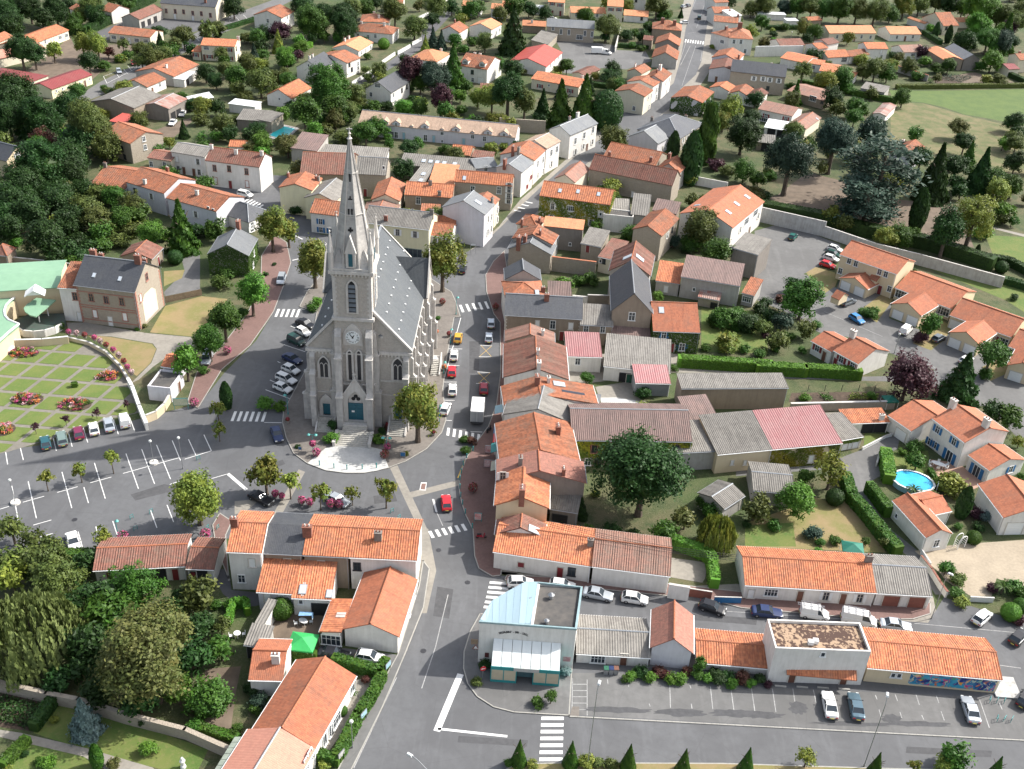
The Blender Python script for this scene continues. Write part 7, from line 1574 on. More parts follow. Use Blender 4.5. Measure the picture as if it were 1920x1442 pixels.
# ---------------------------------------------------------------- cars
def paintm(name,c,r=.3,met=.0): return M('car_' + name,c,r,met,var=.02,scale=1)
CARC = {'white': paintm('white',(.72,.72,.70)),'silver': paintm('silver',(.50,.54,.58),.3,.5),'black': paintm('black',(.015,.016,.02)),'red': paintm('red',(.55,.02,.03)),'dred': paintm('dark_red',(.30,.015,.03)),
  'blue': paintm('blue',(.04,.20,.45)),'navy': paintm('navy',(.02,.035,.10)),'green': paintm('green',(.01,.10,.08)),'dgreen': paintm('dark_green',(.01,.05,.04)),'teal': paintm('teal',(.02,.09,.11)),
  'yellow': paintm('yellow',(.55,.30,.03)),'maroon': paintm('maroon',(.16,.02,.06)),'grey': paintm('grey',(.13,.15,.17),.3,.3),'sage': paintm('sage',(.22,.30,.27),.3,.4),'slate': paintm('slate',(.10,.16,.20),.3,.4)}
lampw = M('headlight_glass',(.7,.72,.7),.15,var=.02); lampr = M('tail_light_red',(.35,.01,.01),.3,var=.02); plate_m = M('number_plate',(.65,.55,.12),.5,var=.02); rimm = M('wheel_rim',(.42,.42,.44),.35,.6,var=.05); bumpm = M('bumper_plastic',(.06,.06,.065),.6,var=.05)
_w = MB(); _w.lathe([(.17,-.09),(.30,-.1),(.31,-.05),(.31,.05),(.30,.1),(.17,.09)],14); TYRE = _w.mesh('wheel',black)
_w = MB(); _w.lathe([(.0,.075),(.06,.085),(.17,.06),(.19,-.06),(0,-.07)],10); RIM = _w.mesh('rim',rimm)
CT = { # length, width, height, hood z, belt z, deck z, windscreen base, roof front, roof rear, rear base, boot end
 'hatch': (3.85,1.64,1.42,.88,.93,.95,.85,.25,-1.30,-1.78),'sedan': (4.4,1.7,1.40,.85,.92,.95,.85,.2,-1.0,-1.55),'estate': (4.4,1.68,1.45,.86,.92,.92,.85,.2,-1.85,-2.08),
 'mpv': (4.2,1.75,1.62,.98,1.0,1.0,1.25,.55,-1.75,-1.98),'van': (4.1,1.75,1.82,1.0,1.08,1.08,1.15,.65,-1.92,-2.0),'coupe': (4.4,1.7,1.30,.80,.88,.92,.7,.05,-.75,-1.45),'bigvan': (4.9,1.85,2.0,1.1,1.2,1.2,1.6,1.1,-2.3,-2.42)}
def car_proto(k):
 L,W,Hh,hz,bz,dz,xa,xb,xc,xd = CT[k]; F,Rr = L / 2,-L / 2; w = W / 2
 st = [(F,.36,.55,.80),(F - .08,.26,.66,.90),(F - .35,.22,hz - .12,.97),(xa + .05,.22,hz,1),(xa - .5,.22,bz,1),(0,.22,bz,1),(xd + .5,.22,bz,1),(min(xd,Rr + .3),.22,dz,.99),(Rr + .12,.26,dz - .05,.95),(Rr,.36,dz - .28,.86)]
 b = MB(); rings = []
 for x,zl,zt,kw in st:
  ww = w * kw; h = [(ww * .9,zl),(ww,zl + .18),(ww * 1.0,(zl + zt) / 2 + .05),(ww * .95,zt - .04),(ww * .82,zt)]
  rings.append([(x,y,z) for y,z in h] + [(x,0,zt + .025)] + [(x,-y,z) for y,z in h[::-1]])
 for a,c in zip(rings,rings[1:]):
  for i in range(len(a) - 1): b.face([a[i],c[i],c[i + 1],a[i + 1]][::-1])
 b.face(rings[0]); b.face(rings[-1][::-1]); wr = w * .74; wb = w * .88
 zb = bz + .01
 b.face([(xb,-wr,Hh - .03),(xb,wr,Hh - .03),(xc,wr,Hh - .03),(xc,-wr,Hh - .03)]); b.quadslab((xc,-wr,Hh),(xb,-wr,Hh),(xb,wr,Hh),(xc,wr,Hh),.05)
 for s in (1,-1):       # pillars
  for (p,q) in (((xa,s * wb,hz),(xb,s * wr,Hh - .02)),((xd,s * wb,zb),(xc,s * wr,Hh - .02)),(((xa + xc) / 2 - .35,s * wb,zb),((xb + xc) / 2 - .1,s * wr,Hh - .02))): b.tube(p,q,.045,None,4)
 if k in ('van','bigvan'):
  for s in (1,-1):
   q = [(xd,s * (wb + .015),zb - .1),(.35,s * (wb + .015),zb - .1),(.25,s * (wr + .02),Hh - .02),(xc,s * (wr + .02),Hh - .02)]; b.face(q if s < 0 else q[::-1])
  b.face([(xd - .02,wb,zb),(xd - .02,-wb,zb),(xc - .02,-wr,Hh),(xc - .02,wr,Hh)][::-1])
 body = b.mesh('body',CARC['white'])
 g = MB(); g.face([(xa,-wb,hz),(xa,wb,hz),(xb,wr,Hh - .04),(xb,-wr,Hh - .04)]); ws_ = g.mesh('windscreen',glass)
 g = MB(); g.face([(xd,wb,zb),(xd,-wb,zb),(xc,-wr,Hh - .04),(xc,wr,Hh - .04)]); rw = g.mesh('rear_window',glass)
 sides = []
 for s in (1,-1):
  g = MB(); q = [(xa,s * wb,zb),(xd,s * wb,zb),(xc,s * wr,Hh - .04),(xb,s * wr,Hh - .04)]; g.face(q if s > 0 else q[::-1]); sides.append(g.mesh('side_window',glass))
 root = bpy.data.objects.new('parked_car',None)
 C.objects.link(root); bo = link('body',body,root); bo.material_slots[0].link = 'OBJECT'
 link('windscreen',ws_,root)
 if k not in ('van','bigvan'): link('rear_window',rw,root)
 for s_ in sides: link('side_window',s_,root)
 for x in (F - .78,Rr + .75):
  for s in (1,-1): o = link('wheel',TYRE,root,(x,s * (w - .08),.31)); o.rotation_euler = (R_(-90 * s),0,0); link('rim',RIM,o)
 m1 = MB(); m1.bx(-.05,.05,-.17,.17,-.07,.07); hl = m1.mesh('headlight',lampw); tl = m1.mesh('tail_light',lampr)
 for s in (1,-1): link('headlight',hl,root,(F - .03,s * w * .62,.60)); link('tail_light',tl,root,(Rr + .03,s * w * .66,dz - .3)); mm = MB(); mm.box((0,0,0),(.12,.18,.12)); link('mirror',mm.mesh('mirror',bumpm),root,(xa - .12,s * (w + .08),bz + .05))
 m1 = MB(); m1.bx(-.06,.07,-w * .84,w * .84,.3,.48); bm_ = m1.mesh('bumper',bumpm); link('bumper',bm_,root,(F,0,0)); o = link('bumper',bm_,root,(Rr,0,0)); o.rotation_euler = (0,0,math.pi)
 m1 = MB(); m1.bx(-.02,.01,-.25,.25,-.05,.05); link('number_plate',m1.mesh('number_plate',plate_m),root,(Rr - .07,0,.52))
 return root
CP = {}
def car(t,cx,cy,nx,ny,k,col,label,rack=False,cat='car',group=None):
 c,n = G(*T(t,cx,cy),.7),G(*T(t,nx,ny),.7); d = n - c; a = math.atan2(d.y,d.x)
 if k not in CP: CP[k] = car_proto(k); root = CP[k]
 else:
  src = CP[k]; root = src.copy(); C.objects.link(root)
  for ch in list(src.children):
   q = ch.copy(); C.objects.link(q); q.parent = root
   for g_ in ch.children: h = g_.copy(); C.objects.link(h); h.parent = q
 root.location = (c.x,c.y,Z + .005); root.rotation_euler = (0,0,a)
 for ch in root.children:
  if ch.name.split('.')[0] == 'body': ch.material_slots[0].link = 'OBJECT'; ch.material_slots[0].material = CARC[col]
 if cat == 'van': root.name = 'parked_van'
 tag(root,label,cat,group)
 if rack:
  L,W,Hh = CT[k][:3]; b = MB()
  for x in (-1.6,-.6,.4): b.box((x,0,Hh + .12),(.06,1.5,.05))
  for y in (-.7,.7): b.tube((-2.1,y,Hh + .15),(.7,y,Hh + .15),.03)
  b.obj('roof_rack',rimm,root,kind='stuff'); b = MB()
  for y in (-.2,.2): b.tube((-2.6,y,Hh + .22),(1.2,y,Hh + .22),.035)
  for i in range(12): b.tube((-2.5 + i * .32,-.2,Hh + .22),(-2.5 + i * .32,.2,Hh + .22),.02,None,4)
  ld = b.obj('ladder',rimm,None,kind='stuff'); ld.location = root.location; ld.rotation_euler = root.rotation_euler; tag(ld,'aluminium ladder lying on the roof rack of the ' + ('left' if k == 'van' else 'right') + ' ladder van','ladder'); del ld['kind']
 return root
P9 = 'parked nose in beside the formal garden'
for x,y,k,c,l in ((325,455,'hatch','teal','dark teal hatchback, leftmost of the six cars beside the formal garden'),(443,425,'estate','sage','grey green estate car, second from left beside the formal garden'),(563,385,'hatch','maroon','maroon hatchback among the cars beside the formal garden'),
     (673,355,'hatch','white','white hatchback between the maroon and pale silver cars'),(783,325,'sedan','silver','pale silver saloon beside the white van at the formal garden'),(895,300,'van','white','white van with two rear doors at the right end by the formal garden')):
 car(9,x,y,x - 22,y - 100,k,c,l,cat='van' if k == 'van' else 'car',group='cars beside the formal garden')
car(9,525,1170,548,1250,'sedan','white','white saloon alone above the lower hedge of the upper car park'); car(10,35,855,140,905,'sedan','black','black car under the autumn tree facing the square')
car(10,150,395,175,462,'sedan','navy','dark blue saloon driving past the left crossing of the church'); car(10,583,868,665,905,'sedan','silver','silver saloon half hidden behind pink flower pots and young trees')
car(10,955,1066,925,1035,'hatch','grey','dark car partly hidden behind the row of houses on the square'); car(10,1370,888,1364,830,'hatch','red','bright red car driving up the street below the church')
car(10,1415,75,1418,20,'hatch','white','white hatchback, second up from the lower end beside the church',group='cars beside the church'); car(10,1364,212,1385,160,'hatch','white','white hatchback nearest the lower crossing beside the church',group='cars beside the church')
car(10,1640,65,1640,10,'hatch','dred','dark red car parked across from the church above the white truck'); car(6,1455,1065,1465,1010,'hatch','yellow','mustard yellow car topmost in the row beside the church',group='cars beside the church')
car(6,1425,1190,1430,1135,'hatch','white','white car between the mustard and red cars beside the church',group='cars beside the church'); car(6,1410,1305,1412,1250,'hatch','red','red car in the row beside the church',group='cars beside the church')
car(6,1692,960,1692,905,'hatch','silver','upper of two silver cars by the right crossing'); car(6,1677,1062,1680,1005,'hatch','silver','lower of two silver cars by the right crossing'); car(6,182,645,163,705,'mpv','silver','silver people carrier on the red pavement left of the church')
GL = 'cars angled to the left of the church'
for x,y,nx,ny,k,c,l in ((355,962,425,990,'sedan','black','black saloon nearest the upper left crossing'),(340,1022,395,1050,'hatch','white','small white car between the black and dark green cars'),(290,1085,355,1118,'mpv','dgreen','dark green people carrier left of the church'),
        (260,1215,330,1248,'sedan','navy','dark blue car above the three white cars left of the church'),(250,1292,330,1325,'hatch','white','top white car of three left of the church'),(218,1360,300,1393,'estate','white','middle white estate car of three left of the church'),(192,1425,270,1456,'hatch','white','lowest white car of three left of the church')):
 car(6,x,y,nx,ny,k,c,l,group=GL)
car(6,1486,572,1500,520,'hatch','black','black car half hidden behind the tree right of the church'); car(1,1765,1397,1830,1412,'mpv','white','white people carrier parked before the house with brick window surrounds'); car(1,855,510,872,545,'hatch','silver','silver car in the angled bays of the upper left road')
car(1,962,452,975,480,'hatch','dred','dark red car half under trees on the upper left road'); car(1,1243,880,1225,900,'sedan','white','lower white car beside the rusty roofed barn'); car(1,1312,815,1300,835,'sedan','white','upper white car beside the rusty roofed barn'); car(5,1490,1215,1468,1275,'van','silver','silver van under the pavement trees above the small hut',cat='van')
car(3,1500,97,1505,70,'mpv','white','white van like car driving on the upper street'); car(3,1425,125,1430,100,'mpv','dgreen','dark green vehicle on the upper street beside the white one'); car(3,370,130,400,130,'hatch','white','white car behind the old stone school'); car(3,748,377,800,385,'bigvan','white','white van at the edge of the gravel yard',cat='van')
car(3,1345,38,1370,30,'hatch','grey','dark car on the side lane at the top of the upper street'); car(3,1312,46,1335,38,'hatch','silver','silver car on the side lane at the top of the upper street'); car(3,1315,160,1290,160,'hatch','white','white car left of the upper street by the two chimney house')
car(8,257,337,290,305,'hatch','green','green car alone in the walled car park')
for x,y,c,l in ((560,425,'white','uppermost white car beside the estate wall'),(547,461,'dgreen','dark green car between two white cars beside the estate wall'),(532,493,'white','lower white car beside the estate wall'),(507,540,'red','red car at the front of the four beside the estate wall')):
 car(8,x,y,x + 60,y + 18,'hatch',c,l,group='cars beside the estate wall')
car(8,655,808,712,785,'estate','grey','dark grey estate car in front of the first double garage'); car(8,718,930,775,965,'hatch','blue','bright blue car on the estate road'); car(8,1072,1012,1115,975,'van','white','white van in front of the middle double garage',cat='van'); car(8,1307,1068,1352,1045,'hatch','grey','dark grey car by the round estate bush'); car(8,1505,1225,1550,1200,'hatch','white','white car in front of the third double garage')
car(15,445,92,540,92,'hatch','white','white hatchback over the crossing behind the restaurant'); car(15,745,112,840,125,'hatch','white','white car whose roof shows behind the restaurant'); car(15,1003,175,1105,195,'sedan','silver','silver white saloon right behind the restaurant'); car(15,1268,207,1365,222,'hatch','white','boxy white hatchback on the back street'); car(15,1828,272,1915,300,'hatch','black','black hatchback on the back street')
car(16,325,385,425,395,'sedan','navy','navy saloon behind the white box building'); car(16,620,395,715,410,'van','white','white van with roof rack, left of the two ladder vans',True,'van'); car(16,895,432,1005,455,'bigvan','white','larger white van with long ladder, right of the two ladder vans',True,'van'); car(16,1125,467,1228,480,'sedan','silver','silver saloon at the right end of the back street row')
car(16,1662,418,1725,362,'hatch','white','white hatchback turning near the clipped hedges at the right'); car(16,1890,540,1930,500,'hatch','black','black car cut by the right edge below the hedges'); car(16,715,960,697,870,'coupe','white','white coupe with sunroof in the lower car park'); car(16,877,968,858,878,'sedan','slate','slate blue saloon next to the white coupe'); car(16,1588,990,1560,905,'sedan','silver','silver saloon below the mural'); car(16,1935,920,1960,880,'hatch','black','dark car cut by the right edge beside the mural')
car(14,865,607,960,620,'sedan','black','black saloon in the drive below the orange lean-to'); car(14,1125,628,1225,645,'hatch','white','white hatchback in the drive below the gable garage house')
# box truck and caravan
c,n = G(*T(10,1597,235),1),G(*T(10,1606,150),1); d = n - c; tr = empty('box_truck',(c.x,c.y,Z),math.atan2(d.y,d.x),'white box truck with closed rear doors opposite the church','truck')
b = MB(); b.bx(-3.2,1.5,-1.15,1.15,.85,3.1); b.obj('cargo_box',white,tr); b = MB(); b.bx(1.6,3.1,-1.0,1.0,.5,1.4); b.quadslab((1.6,-1,2.2),(2.5,-1,2.2),(2.5,1,2.2),(1.6,1,2.2),.8); b.obj('cab',CARC['white'],tr)
b = MB(); b.face([(3.05,-.95,1.4),(3.05,.95,1.4),(2.5,.9,2.2),(2.5,-.9,2.2)]); b.obj('windscreen',glass,tr)
for s in (1,-1): b = MB(); b.bx(-3.26,-3.2,s * .04,s * 1.1,.9,3.0); o = b.obj('rear_door',M('truck_door_grey',(.45,.46,.47),.4,.4,var=.04),tr); q = MB(); q.tube((-3.3,s * .25,1),(-3.3,s * .25,2.9),.025); q.obj('door_bar',grey_metal,o)
b = MB(); b.bx(-3.25,3.0,-.9,.9,.45,.8); b.obj('chassis',bumpm,tr)
for x in (-2.2,2.2):
 for s in (1,-1): o = link('wheel',TYRE,tr,(x,s * .95,.4)); o.rotation_euler = (R_(-90 * s),0,0); o.scale = (1.3,1.3,1.4); link('rim',RIM,o)
c = G(*T(3,688,372),.8); cv = empty('caravan',(c.x,c.y,Z),R_(5),'white trailer with rounded front in the gravel yard','trailer'); b = MB(); b.prism([(-2.2,-1),(1.9,-1),(2.3,-.5),(2.3,.5),(1.9,1),(-2.2,1)],.5,2.5); b.obj('body',white,cv)
for s in (1,-1): o = link('wheel',TYRE,cv,(0,s * .95,.31)); o.rotation_euler = (R_(-90 * s),0,0)
# scooters
def scooter(p,a,col,label):
 g = G(*p); r = empty('motor_scooter',(g.x,g.y,.13),a,label,'scooter'); b = MB(); b.box((-.25,0,.55),(.8,.3,.35)); b.box((.2,0,.3),(.5,.3,.12)); b.tube((.45,0,.3),(.6,0,1.0),.09); b.obj('body',CARC[col],r)
 b = MB(); b.box((-.25,0,.78),(.7,.3,.12)); b.obj('seat',black,r); b = MB(); b.tube((.6,-.3,1.02),(.6,.3,1.02),.025); b.obj('handlebar',dark_metal,r)
 for x in (-.55,.65): o = link('wheel',TYRE,r,(x,0,.24)); o.rotation_euler = (R_(90),0,0); o.scale = (.75,.75,.6)
scooter(T(10,1618,1152),.1,'dred','black and red scooter on the pavement below the crossing'); scooter(T(10,1676,385),1.1,'black','dark scooter by the lamp near the lower church crossing')
# ---------------------------------------------------------------- street furniture, walls, gardens
def wall(t,s,h,th,mat,label,cop=None,top=True,cat='wall',name='garden_wall'):
 """s: picture points of the top edge (top=True) or of the foot"""
 P = [G(*p[:2],h if top else 0) for p in pts(t,s)]; root = empty(name,(P[0].x,P[0].y,0),0); b = MB(); c = MB()
 for a,q in zip(P,P[1:]):
  d = Vector((q.x - a.x,q.y - a.y,0)); L = d.length; d /= L; m_ = (a + q) / 2 - P[0]; an = math.atan2(d.y,d.x)
  b.box((m_.x,m_.y,h / 2),(L + th * .5,th,h),an)
  c.box((m_.x,m_.y,h + .04),(L + th * .6,th + .1,.08),an)
 b.obj('masonry',mat,root,kind='stuff'); c.obj('coping',cop or ch_dress,root,kind='stuff')
 if label: tag(root,label,cat)
 else: auto(root,'garden wall',cat,pts(t,s)[0][:2])
 return root
conc = wall_mat('streaked_concrete',(.42,.42,.41),.75); W_ = WALL
wall(8,'35,130 498,234',4,.3,conc,'tall pale concrete wall above the walled car park'); wall(8,'488,266 860,392 1180,470 1780,632',2.8,.3,conc,'long streaked concrete wall behind the estate houses')
wall(13,'-60,800 330,890 560,935 900,1040 1330,1150 1650,1290',1.7,.5,W_['k'],'old stone wall between the dark trees and the lawn',W_['k']); wall(3,'-10,850 318,872',4,.4,W_['k'],'high stained stone wall behind the long terrace',W_['k'])
wall(2,'690,590 830,505',1.2,.25,white_p,'lowest white street wall on the left of the walled street'); wall(2,'905,440 1000,375',1.2,.25,white_p,'second white street wall on the walled street'); wall(2,'1020,370 1110,320',1.2,.25,white_p,'third white street wall beside the hipped villa'); wall(2,'1125,305 1190,270',1.2,.25,white_p,'uppermost white street wall beside the hipped villa'); wall(2,'1150,128 1240,90',1.2,.25,white_p,'short white wall at the top of the walled street')
wall(12,'370,165 960,152 1060,148',1.8,.4,W_['k'],'stone wall below the vegetable rows'); wall(4,'-10,335 330,330',4,.3,W_['w'],'tall white wall with a small arched doorway',white_p); wall(4,'960,455 1100,500 1232,542',2.4,.4,W_['g'],'wall with orange tile coping beside the vegetable plots',ROOF['O'][0])
wall(7,'370,485 680,522',3.6,.4,W_['k'],'stone yard wall with orange tile coping',ROOF['O'][0]); wall(3,'1325,1258 1630,1315',2.4,.3,W_['w'],'white garden wall behind the large four skylight house'); wall(3,'860,190 820,340',2,.3,W_['w'],None); wall(7,'515,765 620,775',2.5,.3,W_['w'],None); wall(7,'625,760 775,765',3,.3,W_['k'],None)
wall(15,'1520,108 1662,132',2.6,.3,W_['w'],'white wall with a brown door at the end of the corner building'); wall(16,'1285,40 1350,120 1400,200 1445,262',1.2,.25,W_['w'],'low curved white wall beside the gravel court',brick); wall(16,'1590,295 1735,302',.9,.15,white_p,'white slatted gate at the gravel court',cat='gate',name='gate')
wall(15,'1665,140 1825,165',1.5,.1,rust_p,'rust red metal gate beside the bright hedge',cat='gate',name='gate'); wall(5,'95,1085 300,1078 485,1060',1.6,.3,W_['e'],'curved beige wall along the top of the formal garden',white_p)
wall(5,'485,1062 640,1100 760,1165 860,1262 925,1365',.8,.3,W_['e'],'curved low wall under the row of flower pots'); wall(9,'922,0 950,50 1000,190 1052,318',1.5,.5,W_['w'],'thick white raking wall at the corner of the formal garden',white_p); wall(9,'1052,262 1120,235 1180,180 1225,105',1.6,.3,W_['e'],'curved beige wall below the flat roofed outbuilding')
wall(5,'-20,1195 95,1132',.8,.4,W_['w'],'white edged ramp wall at the left edge',white_p); wall(12,'960,480 940,560',.8,.2,W_['w'],None); wall(12,'845,460 1000,380 1040,368',.5,.2,white_p,None); wall(16,'0,295 168,300',1.2,.06,blue_p,'low dark blue railing beside the long white house',cat='fence',name='fence')
wall(12,'1240,1140 1300,1230',.9,.12,white_p,'white balustrade below the pool house',cat='fence',name='balustrade'); wall(5,'0,480 200,500 560,540',1.6,.3,W_['k'],'old wall behind the green roofed hall')
def planks(t,a,b2,h,label,n=22):
 A,B = G(*T(t,*a),h),G(*T(t,*b2),h); d = B - A; L = d.length; d /= L; r = empty('fence',(A.x,A.y,0),math.atan2(d.y,d.x),label,'fence'); m_ = MB(); m_.box((0,0,h / 2),(L / n * .9,.04,h)); m_ = m_.mesh('plank',M('fence_wood',(.22,.16,.11),.9,var=.2,scale=3))
 for i in range(n): link('plank',m_,r,(L * (i + .5) / n,0,random.uniform(-.03,.03)))
 for zz in (.3,h - .3): m2 = MB(); m2.box((L / 2,.05,zz),(L,.05,.09)); m2.obj('rail',bark,r)
planks(5,(1185,772),(1450,718),1.5,'wooden plank fence between the manor and the ivy wrapped house')
for x in (478,590,702,815,922,1050): g = G(*T(12,x,82)); b = MB(); b.tube((0,0,0),(0,0,1.3),.06); b.tube((0,0,1.3),(0,-.25,1.5),.05); o = b.obj('fence_post',dark_metal); o.location = (g.x,g.y,0); auto(o,'black cranked fence post','post',T(12,x,82),'fence posts above the vegetable rows')
# lamps
def lampk(t,bx0,by0,tx0,ty0,kind,label,h=None,d=(0,0)):
 g = G(*T(t,bx0,by0)); h = h or height_of(T(t,bx0,by0),T(t,tx0,ty0)); r = empty('street_lamp',(g.x,g.y,0),0,label,'street lamp')
 m = teal if kind in 'Ts' else grey_metal; b = MB(); b.lathe([(.12,0),(.1,.5),(.06,.6),(.045,h)],8); b.obj('pole',m,r)
 if kind == 'T':
  for s in (-1,1): q = MB(); q.tube((0,0,h - .15),(s * .6,0,h + .1),.035); q.obj('arm',m,r); q = MB(); q.lathe([(.05,.15),(.28,-.1),(.3,-.18),(0,-.12)],12); o = q.obj('lamp_head',M('lamp_verdigris',(.12,.42,.38),.5,var=.05),r); o.location = (s * .6,0,h)
 elif kind == 's': q = MB(); q.tube((0,0,h),(d[0],d[1],h + .1),.035); q.obj('arm',m,r); q = MB(); q.lathe([(.05,.15),(.28,-.1),(.3,-.18),(0,-.12)],12); o = q.obj('lamp_head',M('lamp_verdigris',(.12,.42,.38),.5),r); o.location = (d[0],d[1],h)
 elif kind == 'G': q = MB(); q.lathe([(0,.5),(.2,.42),(.27,.25),(.2,.08),(0,0)],12); o = q.obj('globe',M('lamp_globe',(.6,.62,.6),.3),r,True); o.location = (0,0,h)
 elif kind == 'A':
  q = MB(); a = Vector((0,0,h));
  for i in range(6): c = Vector((d[0] * (i + 1) / 6,d[1] * (i + 1) / 6,h + 1.0 * math.sin((i + 1) / 6 * 1.7))); q.tube(a,c,.05,None,6); a = c
  q.obj('arm',m,r); q = MB(); q.box((0,0,0),(.8,.36,.18),math.atan2(d[1],d[0]),0,.7); o = q.obj('lamp_head',M('lamp_head_pale',(.6,.62,.62),.4),r); o.location = a
 return r
lampk(10,412,525,405,400,'T','teal twin headed lamp left of the church steps'); lampk(10,942,548,940,422,'T','teal twin headed lamp right of the church steps')
lampk(6,1440,905,1455,775,'s','teal lamp above the right hand crossing',d=(.3,0)); lampk(6,1400,1110,1408,1005,'s','teal lamp beside the mustard yellow car',d=(.2,0)); lampk(6,1352,1330,1357,1240,'s','teal lamp beside the red car at the church',d=(.2,0)); lampk(10,1320,325,1337,190,'s','teal lamp by the white car near the lower crossing',d=(.2,0)); lampk(10,232,260,205,115,'s','teal lamp at the corner left of the church',d=(-.3,0))
lampk(9,112,895,70,770,'G','globe lamp on white disc at the left end of the upper car park',4.2); lampk(9,1107,608,1085,478,'G','globe lamp on white disc among the upper car park bays',4.2); lampk(9,1318,650,1300,468,'G','tall grey post in the stone island of the upper car park',6)
lampk(14,1003,1290,993,1108,'G','slim globe lamp beside the trimmed hedge'); lampk(15,925,1430,957,892,'A','tall street lamp between the clipped cones in the lower middle',d=(.2,.7)); lampk(16,925,1350,978,965,'A','tall street lamp in front of the white coupe',d=(.2,.7)); lampk(14,1545,1760,1500,1300,'A','curved white street lamp at the bottom edge of the lower street',7.5,d=(-2.2,1.3))
lampk(4,222,380,235,235,'G','slim street lamp before the arched gateway wall'); lampk(8,985,1182,1020,1050,'G','wooden lamp pole behind the red shutter bungalow'); lampk(16,1345,430,1410,178,'A','concrete pole at the end of the garage block',d=(.3,-.2)); lampk(14,0,0,0,0,'s','teal lamp on the square corner',3.5,(.2,0)).location = G(*T(9,855,1150))
disc_m = M('white_disc',(.62,.6,.55),.6)
for x,y in ((112,897),(1107,610)): g = G(*T(9,x,y)); b = MB(); b.lathe([(.75,0),(.7,.35),(0,.38)],16); o = b.obj('lamp_base',disc_m); o.location = (g.x,g.y,0); auto(o,'white round lamp base','lamp base',T(9,x,y))
# flowers
FL = {'pink': M('petals_pink',(.62,.09,.24),.6,var=.25,scale=9,col2=(.30,.03,.13)),'red': M('petals_red',(.36,.03,.05),.6,var=.3,scale=9),'mix': M('petals_orange',(.62,.26,.03),.6,scale=7,col2=(.35,.03,.04)),'white': M('petals_white',(.66,.6,.55),.6,scale=9,col2=(.45,.12,.2))}
FM = {}
def blob(col,r,flat=1.0,n=260):
 k = (col,r,flat)
 if k not in FM:
  d = sph(n); c = d * rng.uniform(.8,1.05,(n,1)) * r; c[:,2] *= flat; me = quads_mesh('flowers',c,d + rng.normal(size=(n,3)) * .4,rng.uniform(.7,1.3,n) * .17,rng.uniform(0,1,n)); me.materials[0] = FL[col]
  g2 = quads_mesh('leaves',c[:n // 2] * .93,d[:n // 2] + rng.normal(size=(n // 2,3)) * .4,rng.uniform(.7,1.3,n // 2) * .22,rng.uniform(0,1,n // 2)); FM[k] = (me,g2)
 return FM[k]
pot_b = MB(); pot_b.lathe([(.28,0),(.42,.5),(.46,.5),(.46,.56),(.38,.56),(.3,.4)],12); POT = pot_b.mesh('pot',M('stone_pot',(.30,.28,.25),.8))
def flowers(t,x,y,col='pink',r=.65,label=None,z=.13,pot=True,hang=0):
 zz = hang or (.5 if pot else r * .6); g = G(*T(t,x,y),zz); o = empty('flower_pot' if not hang else 'flower_basket',(g.x,g.y,0 if not hang else 0),random.uniform(0,6))
 f,l = blob(col,r)
 if hang: q = MB(); q.lathe([(.05,-.3),(.4,-.05),(.45,.1)],10,0,(0,0,hang - .15)); q.obj('basket',dark_metal,o); link('flowers',f,o,(0,0,hang))
 else:
  if pot: link('pot',POT,o,(0,0,z))
  link('flowers',f,o,(0,0,zz + z + r * .55))
 link('leaves',l,o,(0,0,(hang or zz + z + r * .55) - .05)); auto(o,{'pink': 'pink','red': 'dark red','mix': 'orange','white': 'white and pink'}[col] + (' hanging flower basket' if hang else ' flower pot'),'flowers',T(t,x,y))
for x,y,c,r in ((437,545,'pink',.75),(925,560,'red',.8),(1563,800,'red',.8),(140,840,'pink',.6),(187,856,'pink',.5),(330,890,'pink',.65),(390,902,'pink',.65),(540,915,'pink',.7),(600,915,'pink',.7),(228,305,'red',.4),(1278,395,'red',.4),(950,345,'red',.5)): flowers(10,x,y,c,r)
flowers(10,408,465,'pink',.6,hang=1.9); flowers(10,945,488,'pink',.6,hang=1.9); flowers(9,888,1158,'pink',.9); flowers(9,1482,1132,'pink',.8); flowers(9,1400,185,'pink',.8); flowers(6,1342,820,'red',.7); flowers(6,1390,1050,'red',.5); flowers(6,1355,1290,'mix',.5); flowers(6,1725,855,'red',.7); flowers(5,1640,1172,'pink',.8); flowers(6,1298,1035,'mix',.5); flowers(6,1235,655,'red',.3)
for i,(x,y) in enumerate(((500,1060),(555,1066),(615,1080),(685,1100),(727,1124),(770,1152),(820,1187),(860,1226),(895,1270),(922,1312),(950,1348))): flowers(5,x,y,('pink','white','red')[i % 3],.55,z=.8)
def bed(t,x,y,rx,ry,lbl):
 g = G(*T(t,x,y)); o = empty('flower_bed',(g.x,g.y,0),0,lbl,'flower bed'); b = MB(); b.prism([(math.cos(a / 24 * 6.283) * rx,math.sin(a / 24 * 6.283) * ry) for a in range(24)],.06,.12); b.obj('soil',soil,o)
 cl = []
 for k in range(46):
  a = rng.uniform(0,6.283); R = math.sqrt(rng.uniform(0,1)); cl.append((math.cos(a) * R * rx * .93,math.sin(a) * R * ry * .93,.18 + .45 * (1 - R),rng.integers(0,7)))
 for k,m_ in enumerate((FL['mix'],FL['red'],FL['white'],FL['pink'],LEAF['g'],LEAF['d'],LEAF['y'])):
  cc = [rng.normal(size=(34,3)) * [.2,.2,.11] + [q[0],q[1],q[2] + .12] for q in cl if q[3] == k]
  if not cc: continue
  cc = np.concatenate(cc); n = len(cc); me = quads_mesh('flowers',cc,np.tile([0,0,1.0],(n,1)) + rng.normal(size=(n,3)) * .6,rng.uniform(.7,1.3,n) * .2,rng.uniform(0,1,n)); me.materials[0] = m_; link('flowers' if k < 4 else 'leaves',me,o,kind='stuff')
